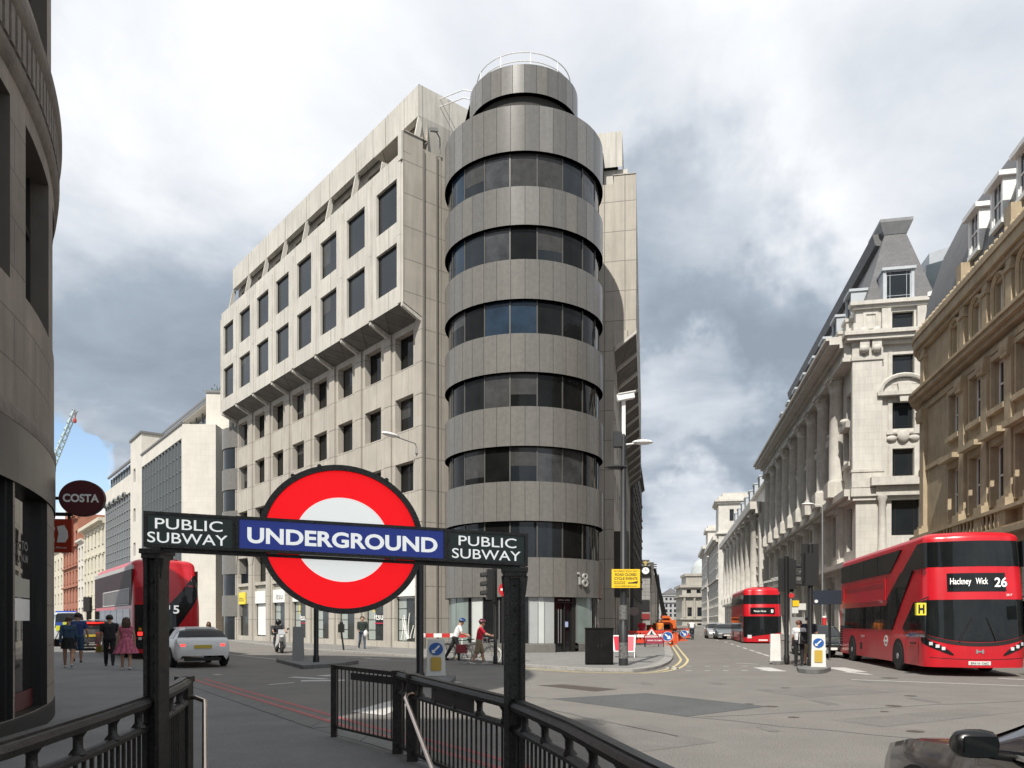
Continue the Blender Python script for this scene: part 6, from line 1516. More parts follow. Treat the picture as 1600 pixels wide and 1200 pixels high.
F = Fr((0, 0), (1, 0)); b = MB(); F.box(b, -.5, .5, .3, .66, -.015, .0); b.build('board', flat('maroon board', (.30, .03, .06), .5), wp); text('ROAD CLOSED', F, 0, .45, .08, .8, wlet, wp, 'lettering', d=.004, bold=.02, world=False)
for x in (-.5, .5): b = MB(); b.box(x-.02, x+.02, .0, .04, 0, .45); b.build('leg', blackm, wp)
ex = thing('works_truck', 'orange and yellow works truck parked behind the barriers under the crane', 'truck', (*lane(1041, 62), 0))
b = MB(); b.box(-.8, .5, 0, 1.6, .5, 1.5); b.hexa([(-.8, -.02, .5), (.5, -.02, .5), (.5, .0, .5), (-.8, 0, .5), (-.7, .2, 1.6), (.4, .2, 1.6), (.4, .35, 1.6), (-.7, .35, 1.6)]); b.build('cab', org, ex)
b = MB(); b.box(-.9, .9, 1.7, 4, .6, 1.35); b.build('load_bed', flat('orange truck bed', (.6, .16, .03), .6), ex); b = MB(); b.box(-.1, .8, 1.9, 2.6, 1.35, 1.5); b.build('hopper', flat('yellow paint', (.65, .42, .03), .5), ex)
b = MB(); b.box(-.6, .3, -.03, -.0, 1.0, 1.4); b.build('windscreen', vglass, ex)
for x in (-.75, .75):
    for y in (.6, 3.2): b = MB(); b.lathe([(.01, -.12), (.36, -.12), (.36, .12), (.01, .12)], (x, y, .36), 14, axis='x'); b.build('wheel', rubber, ex, 40)
for k in range(5):
    px = (1052, 1054.5, 1058, 1064, 1074)[k]; Z = (50, 54, 58, 64, 72)[k]
    r = thing('traffic_cone', ['orange traffic cone next to the near blue arrow sign', 'second orange traffic cone behind the near blue arrow sign', 'orange traffic cone midway along the roadworks', 'orange traffic cone just left of the far blue arrow sign', 'orange traffic cone right of the far blue arrow sign'][k], 'traffic cone', (*lane(px, Z), 0), 0, 'traffic cones at the roadworks')
    b = MB(); b.lathe([(.16, .03), (.04, .8), (.0, .82)], (0, 0, 0), 12); b.box(-.22, .22, -.22, .22, 0, .04); b.build('cone', org, r, 40); b = MB(); b.lathe([(.125, .25), (.085, .5)], (0, 0, 0), 12); b.build('reflective_band', white, r, 40)
# lamp on the right, bus stop, sign boards behind the pedestrians
ln = thing('street_lamp', 'white street lamp head on an arm in front of the columned building', 'street lamp', (*lane(1275, 60), 0))
zl = 1.6+(972-788)*60/1104
b = MB(); b.lathe([(.11, 0), (.08, 4), (.07, zl-.2)], (.5, 0, 0), 10); b.build('post', alu, ln, 40); b = MB(); b.tube([(.5, 0, zl-.25), (.3, 0, zl-.05), (-.2, 0, zl)], .04, 6); b.ball((-.62, 0, zl+.02), (.5, .2, .12), 12); b.build('lamp_head', white, ln, 50)
bs = thing('bus_stop', 'bus stop flag and timetable boards behind the standing pedestrians', 'bus stop', (*lane(1236, 36), .1))
b = MB(); b.tube([(0, 0, 0), (0, 0, 3.0)], .05, 8); b.build('post', grey_b, bs, 40); F = Fr((0, -.06), (1, 0)); b = MB(); disc(F, 0, 2.85, .13, -.01, .01, b, 0, 20); b.build('red_disc', rd_b, bs)
b = MB(); F.box(b, .05, .35, 2.3, 2.6, -.01, .01); b.build('yellow_plate', flat('bright yellow board', (.78, .52, .015), .5), bs); b = MB(); F.box(b, .33, .68, 2.12, 2.45, -.02, .0); F.box(b, .02, .32, 1.95, 2.25, -.01, .01); b.build('timetable', offwhite, bs); b = MB(); F.box(b, -.05, .75, .3, 1.75, -.03, .0); b.build('poster_case', grey_b, bs)
db = thing('road_sign_back', 'dark rectangular road sign seen from the back, left of the bus', 'road sign', (*lane(1293, 30), .1))
b = MB(); b.box(-.55, .55, -.02, .02, 2.25, 2.85); b.build('board', flat('dark slate sign back', (.02, .03, .045), .5), db); b = MB(); b.tube([(.1, .04, 0), (.1, .04, 2.9)], .05, 8); b.build('post', pole_m, db, 40); b = MB(); disc(Fr((0, -.021), (1, 0)), -.45, 2.38, .07, 0, .006, b, 0, 14); b.build('roundel_mark', white, db)
rp2 = thing('red_white_post', 'small red and white marker post on the pavement behind the green car', 'post', (*lane(1288, 40), .1))
b = MB(); b.tube([(0, 0, 0), (0, 0, 1.15)], .09, 10); b.build('lower_post', black, rp2, 40); b = MB(); b.tube([(0, 0, 1.15), (0, 0, 1.75)], .11, 10); b.build('red_head', rd_b, rp2, 40); b = MB(); b.tube([(0, 0, 1.75), (0, 0, 1.85)], .11, 10); b.build('white_cap', white, rp2, 40)
st3 = thing('round_shop_sign', 'small pale round hanging sign in the shadow beside the right wing of the corner building', 'shop sign', (*lane(991, 52), 2.2))
F = Fr((0, 0), (1, 0)); b = MB(); disc(F, 0, .2, .32, -.03, .03, b, 0, 20); b.build('face', flat('dusty pink sign', (.24, .19, .19), .5), st3); b = MB(); b.bar((-.6, 0, .55), (.1, 0, .55), .04, .04); b.build('bracket', black, st3)
s = thing('rear_signal', 'small traffic light far down the left street beside the bus', 'traffic light', (*lane(137, 48), 0))
b = MB(); b.tube([(0, 0, 0), (0, 0, 3.3)], .07, 8); b.build('post', pole_m, s); b = MB(); b.box(-.2, .2, -.15, .15, 2.3, 3.3); b.build('signal_head', blackm, s)
# ------------------------------------------------------------------ vehicles
busred = mat('bus red paint', (.53, .010, .020), .3, var=.10, coat=.2, scale=.9, streak=.10, bump=.04, bscale=2, warp=.02)
busdark = mat('deep red paint', (.34, .010, .022), .3, var=.05, coat=.4)
tyre = flat('tyre rubber', (.018, .018, .018), .8); rimm = flat('wheel metal', (.42, .42, .41), .45, metal=.3); wellm = flat('wheel arch', (.006, .006, .006), .9)
lampw = flat('headlamp glass', (.62, .64, .66), .12); lampr = mat('red lamp', (.75, .02, .015), .3, emit=2.2, var=0); ambl = flat('amber lamp', (.7, .3, .03), .3)
class Shell:
    """a bus body: plan outline with bowed front and rounded corners, carried up through rake and taper curves"""
    def __init__(s, L, W, rf, rr, bowf, bowr, front, rear, taper):
        s.L, s.W, s.front, s.rear, s.taper = L, W, front, rear, taper
        h = []; hw = W/2
        def corner(cy, r, a0, a1, sgn):
            return [(hw-r+r*cos(a0+(a1-a0)*j/8), cy+sgn*r*sin(a0+(a1-a0)*j/8)) for j in range(9)]
        yf = L/2
        for j in range(9): x = (hw-rf)*j/8; h.append((x, yf-bowf*(x/(hw-rf))**2))
        h += [(hw-rf+rf*cos(pi/2-pi/2*j/8), yf-bowf-rf+rf*sin(pi/2-pi/2*j/8)) for j in range(1, 9)]
        ys, ye = h[-1][1], -L/2+bowr+rr
        for j in range(1, 20): h.append((hw, ys+(ye-ys)*j/20))
        h += [(hw-rr+rr*cos(-pi/2*j/8), ye+rr*sin(-pi/2*j/8)) for j in range(0, 9)]
        for j in range(1, 9): x = (hw-rr)*(1-j/8); h.append((x, -L/2+bowr*(x/(hw-rr))**2))
        s.h = np.array(h); d = np.r_[0, np.cumsum(np.hypot(*np.diff(s.h, axis=0).T))]; s.d = d; s.half = d[-1]
    def s_at_y(s, y):   # arc length on the side at distance y
        i = np.argmin(np.abs(s.h[:, 1]-y)+(s.h[:, 0] < s.W/2-.02)*9); return float(np.interp(y, [s.h[i+1, 1], s.h[i-1, 1]][::1], [s.d[i+1], s.d[i-1]])) if 0 < i < len(s.h)-1 else s.d[i]
    def p(s, t, z, off=0.):
        sg = 1 if t >= 0 else -1; a = min(abs(t), s.half); e = .02
        x, y = np.interp(a, s.d, s.h[:, 0]), np.interp(a, s.d, s.h[:, 1])
        x0, y0 = np.interp(max(a-e, 0), s.d, s.h[:, 0]), np.interp(max(a-e, 0), s.d, s.h[:, 1]); x1, y1 = np.interp(min(a+e, s.half), s.d, s.h[:, 0]), np.interp(min(a+e, s.half), s.d, s.h[:, 1])
        tx, ty = x1-x0, y1-y0; l = math.hypot(tx, ty) or 1; nx, ny = -ty/l, tx/l
        x += nx*off; y += ny*off
        x *= np.interp(z, *zip(*s.taper))
        wf = min(max((y-(s.L/2-1.4))/1.2, 0), 1); wr = min(max((-s.L/2+1.4-y)/1.2, 0), 1)
        y += wf*np.interp(z, *zip(*s.front))+wr*np.interp(z, *zip(*s.rear))
        return (float(x)*sg, float(y), z)
    def body(s, zs, rtop, name, m, parent, dome=.0):
        ts = np.r_[-s.d[::-1], s.d[1:-1]]; mb = MB()
        rows = [[s.p(t, z) for t in ts] for z in zs]; top = rows[-1]; cx = 0; cyy = np.mean([p[1] for p in top])
        for j in range(1, 7):
            a = pi/2*j/6; k = rtop*(1-cos(a)); rows.append([(p[0]*(1-k/abs(s.W/2)), cyy+(p[1]-cyy)*(1-k/(s.L/2)), zs[-1]+rtop*.62*sin(a)) for p in top])
        rows.append([(p[0]*.5, cyy+(p[1]-cyy)*.93, zs[-1]+rtop*.62+dome*.7) for p in top]); rows.append([(p[0]*.01, cyy+(p[1]-cyy)*.9, zs[-1]+rtop*.62+dome) for p in top])
        mb.grid(rows, 0, True); mb.poly(rows[0]); return mb.build(name, m, parent, 38)
    def patch(s, t0, t1, zlo, zhi, name, m, parent, off=.008, nt=None, nz=5):
        f0 = zlo if callable(zlo) else (lambda t: zlo); f1 = zhi if callable(zhi) else (lambda t: zhi)
        nt = nt or max(3, int(abs(t1-t0)/.10)); ts = [t0+(t1-t0)*j/nt for j in range(nt+1)]; mb = MB()
        rows = [[s.p(t, f0(t)+(f1(t)-f0(t))*k/nz, off) for t in ts] for k in range(nz+1)]
        mb.grid(rows); e = [rows[0], [s.p(t, f0(t), -.02) for t in ts]]; mb.grid(e); e = [rows[-1], [s.p(t, f1(t), -.02) for t in ts]]; mb.grid(e)
        mb.grid([[r[0] for r in rows], [s.p(t0, f0(t0)+(f1(t0)-f0(t0))*k/nz, -.02) for k in range(nz+1)]]); mb.grid([[r[-1] for r in rows], [s.p(t1, f0(t1)+(f1(t1)-f0(t1))*k/nz, -.02) for k in range(nz+1)]])
        return mb.build(name, m, parent, 40)
def side_poly(W, L, pts, sgn, name, m, parent, t=.012):
    """flat panel on a bus side: pts are (metres behind the front, height)"""
    mb = MB(); F = Fr((W/2*sgn, 0), (0, 1)) if sgn > 0 else Fr((-W/2, 0), (0, -1))
    q = [((L/2-d) if sgn > 0 else -(L/2-d), z) for d, z in pts]
    F.prism(mb, q, -.03, t); return mb.build(name, m, parent)
def wheel(parent, x, y, r, sgn, rim=True, w_=.28):
    b = MB(); b.lathe([(r*.55, -w_*.5), (r*.9, -w_*.5), (r, -w_*.35), (r, w_*.35), (r*.9, w_*.5), (r*.55, w_*.5)], (x, y, r), 26, axis='x'); o = b.build('wheel', tyre, parent, 40)
    b = MB(); x1 = x+sgn*w_*.42; b.lathe([(.01, 0.03*sgn), (r*.2, .03*sgn), (r*.25, -.01*sgn), (r*.5, -.04*sgn), (r*.57, .0)], (x1, y, r), 20, axis='x')
    for k in range(8): b.lathe([(.02, 0), (.02, .03*sgn)], (x1-.02*sgn, y+r*.38*cos(k*pi/4), r+r*.38*sin(k*pi/4)), 6, axis='x')
    b.build('rim', rimm, o, 40)
def arch(parent, W, y, r, sgn, m=None):
    b = MB(); F = Fr((W/2*sgn, 0), (0, 1)) if sgn > 0 else Fr((-W/2, 0), (0, -1)); yy = y*sgn
    F.prism(b, [(yy+r*cos(pi*j/14), .5+r*.98*sin(pi*j/14)) for j in range(15)]+[(yy-r, .22), (yy+r, .22)], -.04, .006); return b.build('wheel_arch', m or wellm, parent)
# ---- 1: the big red double decker on the right, front towards the viewer
L1, W1 = 10.9, 2.52
def bus26():
    r = thing('double_decker_bus', 'bright red double decker bus bound for Hackney Wick on the right', 'bus', (0, 0, 0), 0, 'red double decker buses')
    S = Shell(L1, W1, .42, .25, .16, .05, [(0, -.05), (.6, 0), (1.2, 0), (2.4, -.10), (4.2, -.34)], [(0, 0), (2, 0), (4.2, .12)], [(0, .99), (.5, 1), (2.3, 1), (4.2, .955)])
    S.body([.27, .5, .9, 1.3, 1.8, 2.3, 2.8, 3.3, 3.8, 4.08], .34, 'body', busred, r, .02)
    fs = S.d[8]+.42*1.2   # about the outer corner of the front
    S.patch(-fs-.0, fs+.0, lambda t: 1.02+.26*(abs(t)/fs)**2.2, 2.26, 'windscreen', vglass, r, nz=8)
    S.patch(-fs, fs, lambda t: .90+.27*(abs(t)/fs)**2.2, lambda t: 1.0+.262*(abs(t)/fs)**2.2, 'windscreen_trim', blackm, r, .014)
    S.patch(-fs+.02, fs-.02, 3.24, 4.0, 'upper_windscreen', vglass, r)
    for q in (-fs+.12, fs-.12): S.patch(q-.02, q+.02, 3.24, 4.0, 'windscreen_pillar', blackm, r, .012)
    S.patch(-.74, .74, 2.50, 3.04, 'destination_display', vglass, r, .010)
    for sg in (-1, 1):
        h = S.patch(sg*.62, sg*(fs+.16), lambda t: .62+.40*((abs(t)-.62)/(fs-.46))**1.1, lambda t: .66+.58*((abs(t)-.62)/(fs-.46))**.8, 'headlight', vglass, r, .012)
        for q in (.86, 1.0, 1.16):
            zc = .68+.42*((q-.62)/(fs-.46))+.03; S.patch(sg*(q-.045), sg*(q+.045), zc-.045, zc+.05, 'lamp', lampw, h, .02, nt=3, nz=2)
    S.patch(-1.2, 1.2, lambda t: .50+.05*(t/1.2)**2, lambda t: .515+.05*(t/1.2)**2, 'bumper_line', blackm, r, .006)
    S.patch(-.27, .27, .35, .46, 'number_plate', flat('white plate', (.72, .72, .68), .4), r, .014)
    S.patch(-.10, .10, .72, .76, 'grille_badge', alu, r, .012, nt=4, nz=2); 
    for q in (-.07, .07): S.patch(q-.02, q+.02, .68, .80, 'grille_badge', alu, r, .013, nt=2, nz=2)
    FF_ = Fr((0, 0), (1, 0)); yf = L1/2
    Ff = Fr((0, yf), (-1, 0))
    wl = mat('display letters', (.85, .85, .82), .4, emit=.35, var=0)
    text('Hackney', Ff, -.44, 2.71, .19, .52, wl, r, 'lettering', d=-.09, bold=.01, world=False); text('Wick', Ff, .08, 2.71, .19, .30, wl, r, 'lettering', d=-.09, bold=.01, world=False)
    text('26', Ff, .54, 2.63, .27, .30, wl, r, 'lettering', d=-.09, bold=.02, world=False); text('2517', Ff, .72, 2.36, .06, .14, wlet, r, 'lettering', d=-.03, bold=.02, world=False); text('SN16 OJC', Ff, 0, .375, .06, .44, ink, r, 'lettering', d=.0, bold=.01, world=False)
    b = MB()
    for x in (-.5, .5): b.bar((x*.9+.05, yf-.0, 1.05), (x*.35, yf+.01, 1.75), .02, .015)
    b.build('wiper', blackm, r)
    P = lambda pts, nm, m: side_poly(W1, L1, pts, 1, nm, m, r)
    for sgn in (1, -1):
        W_ = W1
        def Pp(pts, nm, m, t=.012): return side_poly(W1*np.interp(sum(z for _, z in pts)/len(pts), [.5, 2.3, 4.2], [1, 1, .957]), L1, pts, sgn, nm, m, r, t)
        Pp([(.42, 3.98), (1.0, 3.98), (2.45, 3.22), (.36, 3.22)], 'side_window', vglass, .03)
        Pp([(1.35, 3.2), (2.45, 3.2), (3.85, 2.42), (4.15, 1.34), (3.35, 1.34)], 'black_band', vglass, .03)
        ks = [(3.9, 5.55), (5.6, 7.2), (7.25, 8.85), (8.9, 10.2)]
        for a, c in ks: Pp([(a, 1.34), (c, 1.34), (c, 2.18), (a, 2.18)], 'side_window', vglass)
        ks = [(3.3, 5.1, 2.35), (5.15, 6.9, 5.15), (6.95, 8.7, 6.95), (8.75, 10.45, 8.75)]
        for a, c, at_ in ks: Pp([(a+.4 if a < 3.5 else a, 3.28), (c, 3.28), (c, 3.98), (at_ if a > 3.5 else 2.55, 3.98)], 'side_window', vglass, .03)
        Pp([(.30, 1.15), (1.9, 1.15), (2.3, 1.42), (1.25, 2.22), (.30, 2.22)], 'cab_window', vglass)
        if sgn > 0:
            b = MB(); F = Fr((W1/2, 0), (0, 1)); 
            for q in ((4.1, 9.9, 2.36, 2.42), (4.1, 9.9, 3.08, 3.14)): F.box(b, L1/2-q[1], L1/2-q[0], q[2], q[3], 0, .02)
            for d in (4.1, 9.84): F.box(b, L1/2-d-.06, L1/2-d, 2.42, 3.08, 0, .02)
            b.build('advert_frame', busred, r)
            F2 = Fr((W1/2+.006, L1/2-4.05), (0, 1)); b = MB(); disc(F2, 0, .95, .20, 0, .004, b, 0, 28, rin=.13); F2.box(b, -.26, .26, .91, .99, .0045, .006); b.build('operator_roundel', white, r)
            F3 = Fr((W1/2, 0), (0, 1)); text('Hybrid', F3, L1/2-7.0, 1.02, .11, .5, wlet, r, 'lettering', d=.006, world=False)
            b = MB(); F3.box(b, L1/2-7.35, L1/2-7.1, .55, .8, 0, .01); b.build('fuel_flap', blackm, r)
            b = MB()
            for k in range(9): F3.box(b, -L1/2+.3, -L1/2+.75, .5+.11*k, .56+.11*k, 0, .01)
            b.build('engine_vent', wellm, r)
            b = MB(); F3.box(b, L1/2-2.05, L1/2-2.03, .35, 1.1, 0, .006); F3.box(b, L1/2-.85, L1/2-.83, .35, 1.1, 0, .006); b.build('panel_seam', busdark, r); b = MB(); F3.box(b, L1/2-1.5, L1/2-1.1, .93, .97, 0, .03); b.build('handle', blackm, r)
        for y in (L1/2-2.75, -L1/2+2.35): arch(r, W1, y, .58, sgn); wheel(r, sgn*(W1/2-.12), y, .48, sgn)
    # mirror on a bracket
    b = MB(); b.tube([(W1/2-.1, yf-.35, 2.35), (W1/2+.22, yf+.10, 2.25), (W1/2+.26, yf+.16, 2.1)], .02, 6); mr_ = b.build('mirror_arm', blackm, r, 40)
    b = MB(); b.box(W1/2+.14, W1/2+.38, yf+.12, yf+.26, 1.80, 2.16); b.build('mirror', flat('yellow mirror shell', (.75, .62, .05), .4), mr_)
    b = MB(); Fm = Fr((W1/2+.26, yf+.262), (-1, 0)); Fm.box(b, -.075, -.035, 1.85, 2.11, 0, .006); Fm.box(b, .035, .075, 1.85, 2.11, 0, .006); Fm.box(b, -.035, .035, 1.95, 2.01, 0, .006); b.build('mirror_mark', blackm, mr_)
    b = MB(); b.tube([(-W1/2+.1, yf-.35, 2.35), (-W1/2-.22, yf+.10, 2.25), (-W1/2-.26, yf+.16, 2.1)], .02, 6); b.build('mirror_arm', blackm, r, 40); b = MB(); b.box(-W1/2-.42, -W1/2-.1, yf+.12, yf+.26, 1.78, 2.18); b.build('mirror', blackm, r)
    b = MB(); b.box(-.9, .9, -1, L1/2-1.2, .3, .5); b.build('underbody', wellm, r)
    # driver's bulkhead and seats behind the windscreen are hidden by the dark glass
    return r
bus1 = bus26(); ZF = 20.75; OFF = 7.16
cx = ST(OFF, ZF); dirb = SA; nrm = (SA[1], -SA[0])
bus1.location = (cx[0]+nrm[0]*W1/2+dirb[0]*L1/2, cx[1]+nrm[1]*W1/2+dirb[1]*L1/2, 0)
bus1.rotation_euler = (0, 0, math.atan2(-SA[1], -SA[0])-pi/2)
# ---- 2 and 3: rounded double deckers with the slashed glass front and rear staircase window
L2, W2 = 11.2, 2.52
def rounded_bus(label, plate_front=True, shade=None, route='15'):
    r = thing('double_decker_bus', label, 'bus', (0, 0, 0), 0, 'red double decker buses'); m = busred
    S = Shell(L2, W2, .5, .5, .18, .22, [(0, -.05), (.6, 0), (1.2, 0), (2.4, -.12), (4.2, -.55)], [(0, .05), (.8, 0), (2.2, .05), (3.2, .35), (4.2, .95)], [(0, .99), (.5, 1), (2.3, 1), (4.2, .95)])
    S.body([.27, .5, .9, 1.3, 1.8, 2.3, 2.8, 3.2, 3.6, 3.95, 4.1], .46, 'body', m, r, .06)
    fs = S.d[8]+.5*1.25; W = S.half
    # front
    S.patch(-fs, fs, lambda t: 1.02-.42*((t+fs)/(2*fs))**.9, 2.2, 'windscreen', vglass, r, nz=8)
    S.patch(-fs, fs, 3.12, 3.82, 'upper_windscreen', vglass, r)
    S.patch(-.85, .85, 2.36, 2.86, 'destination_display', vglass, r, .010)
    for sg in (-1, 1): S.patch(sg*.9-.14, sg*.9+.14, .62 if sg < 0 else .55, .86 if sg < 0 else .8, 'headlight', lampw, r, .014, nt=4, nz=3)
    S.patch(-.3, .3, .36, .47, 'number_plate', flat('white plate', (.72, .72, .68), .4), r, .012)
    Ff = Fr((0, L2/2), (-1, 0)); wl = mat('display letters', (.85, .85, .82), .4, emit=.35, var=0)
    if route != '15':
        text('Mansion House', Ff, -.2, 2.52, .15, .8, wl, r, 'lettering', d=-.08, world=False); text('8', Ff, .6, 2.46, .26, .16, wl, r, 'lettering', d=-.08, world=False)
    # rear: glass slash running from the top offside corner down to the nearside
    H = S.half; w_ = H-S.d[-9]  # half width of the rear face
    hr = H-(S.d[8+8+19]) ; k0 = H-1.25
    # t from k0 (x>0 side, right when seen from behind) ... to -k0
    def tx(x): return (H-(abs(x)))*(1 if x >= 0 else -1)
    def rear(xa, xb, flo, fhi, nm, mm, off=.010):
        # xa..xb run along the rear face from +1.2 (offside) to -1.2; build each half separately
        n = 14; mb = MB(); xs = [xa+(xb-xa)*j/n for j in range(n+1)]
        rows = [[S.p(tx(x), flo(x)+(fhi(x)-flo(x))*k/8, off) for x in xs] for k in range(9)]
        mb.grid(rows); return mb.build(nm, mm, r, 40)
    lin = lambda x0, z0, x1, z1: (lambda x: z0+(z1-z0)*(x-x0)/(x1-x0))
    rear(1.5, -.05, lambda x: lin(-.05, .95, 1.5, 3.0)(x), lambda x: min(lin(-.05, 2.35, 1.22, 3.72)(x), 3.72-.35*max(x-1.22, 0)), 'staircase_window', vglass)
    rear(-.05, -1.35, lambda x: .95, lambda x: 2.35, 'rear_panel', glass_b)
    rear(.9, -1.3, lambda x: .45, lambda x: .9, 'lower_panel', glass_b)
    rear(-.55, -1.25, lambda x: 2.5, lambda x: 3.1, 'rear_grille', busdark)
    for x in (-1.1, 1.05):
        rear(x-.09, x+.09, lambda x: 1.02, lambda x: 1.18, 'tail_lamp', lampr, .02); rear(x-.06, x+.06, lambda x: .84, lambda x: .96, 'reversing_lamp', offwhite, .02); rear(x-.06, x+.06, lambda x: 1.24, lambda x: 1.36, 'indicator_lamp', ambl, .02)
    if route == '15': text('15', Fr((0, -L2/2), (1, 0)), .13, 1.98, .36, .42, wl, r, 'lettering', d=-.04, bold=.02, world=False)
    rear(.35, -.35, lambda x: .52, lambda x: .64, 'number_plate', flat('yellow plate', (.6, .45, .05), .4), .02)
    trim = flat('pale grey roof trim', (.45, .44, .43), .45); side = mat('shade dark side panel', (.030, .012, .014), .5, var=.3, scale=2, spec=.2)  # side colour is near black: shade on the bus put into it
    for sgn in (1, -1):
        def Pp(pts, nm, m_, t=.012): return side_poly(W2*np.interp(sum(z for _, z in pts)/len(pts), [.5, 2.3, 4.2], [1, 1, .952]), L2, pts, sgn, nm, m_, r, t)
        for k in range(6): a = .75+1.58*k; Pp([(a, 3.16), (a+1.52, 3.16), (a+1.52, 3.84), (a, 3.84)], 'side_window', vglass, .03)
        for k in range(6):
            a = .75+1.55*k; Pp([(a, 1.05), (a+1.48, 1.05), (a+1.48, 2.18), (a, 2.18)], 'side_window', vglass)
        if route == '15':
            Pp([(.5, 1.02), (10.3, 1.02), (10.3, 3.9), (.5, 3.9)], 'side_panel', side, .004)  # dark sheet over the red side, standing in for shade
        if sgn < 0 and route == '15':
            for q in ((3.2, 9.9, 2.36, 2.42), (3.2, 9.9, 3.04, 3.10)): Pp([(q[0], q[2]), (q[1], q[2]), (q[1], q[3]), (q[0], q[3])], 'advert_frame', trim, .03)
            for d in (3.2, 9.84): Pp([(d, 2.42), (d+.06, 2.42), (d+.06, 3.04), (d, 3.04)], 'advert_frame', trim, .03)
            Pp([(3.3, 2.44), (9.8, 2.44), (9.8, 3.02), (3.3, 3.02)], 'advert', mat('grey advert', (.10, .09, .085), .4, var=.3, scale=1), .02)
            Pp([(.6, .4), (10.2, .4), (10.2, 1.0), (.6, 1.0)], 'lower_panel', side, .012); Pp([(.4, 3.9), (10.4, 3.9), (10.4, 4.08), (.4, 4.08)], 'roof_trim', trim, .045)
        for y in (L2/2-2.75, -L2/2+2.6): arch(r, W2, y, .58, sgn); wheel(r, sgn*(W2/2-.12), y, .48, sgn)
    for sg in (-1, 1):
        b = MB(); b.tube([(sg*W2/2, L2/2-.4, 2.3), (sg*(W2/2+.2), L2/2+.1, 2.2)], .02, 6); b.box(sg*W2/2+sg*.08 if sg > 0 else -W2/2-.3, sg*W2/2+.3 if sg > 0 else -W2/2-.08, L2/2+.02, L2/2+.14, 1.75, 2.2); b.build('mirror', blackm, r)
    return r
bus2 = rounded_bus('red rounded double decker bus coming down the right street in the distance', route='8')
cx = ST(5.55, 53.0); bus2.location = (cx[0]+nrm[0]*W2/2+dirb[0]*L2/2, cx[1]+nrm[1]*W2/2+dirb[1]*L2/2, -.15); bus2.rotation_euler = (0, 0, math.atan2(-SA[1], -SA[0])-pi/2)
bus3 = rounded_bus('dark red double decker bus on route 15 seen from behind on the left street', route='15')
hd_ = math.atan2(lu[1], lu[0])
hd3 = R_(126)
# rear right corner at px 312, Z 31.5
rcx_, rcy_ = (318-800)/1200*31.3, 31.3
fw3 = (cos(hd3), sin(hd3)); rt3 = (fw3[1], -fw3[0])
bus3.location = (rcx_-rt3[0]*W2/2+fw3[0]*L2/2, rcy_-rt3[1]*W2/2+fw3[1]*L2/2, 0); bus3.rotation_euler = (0, 0, hd3-pi/2)
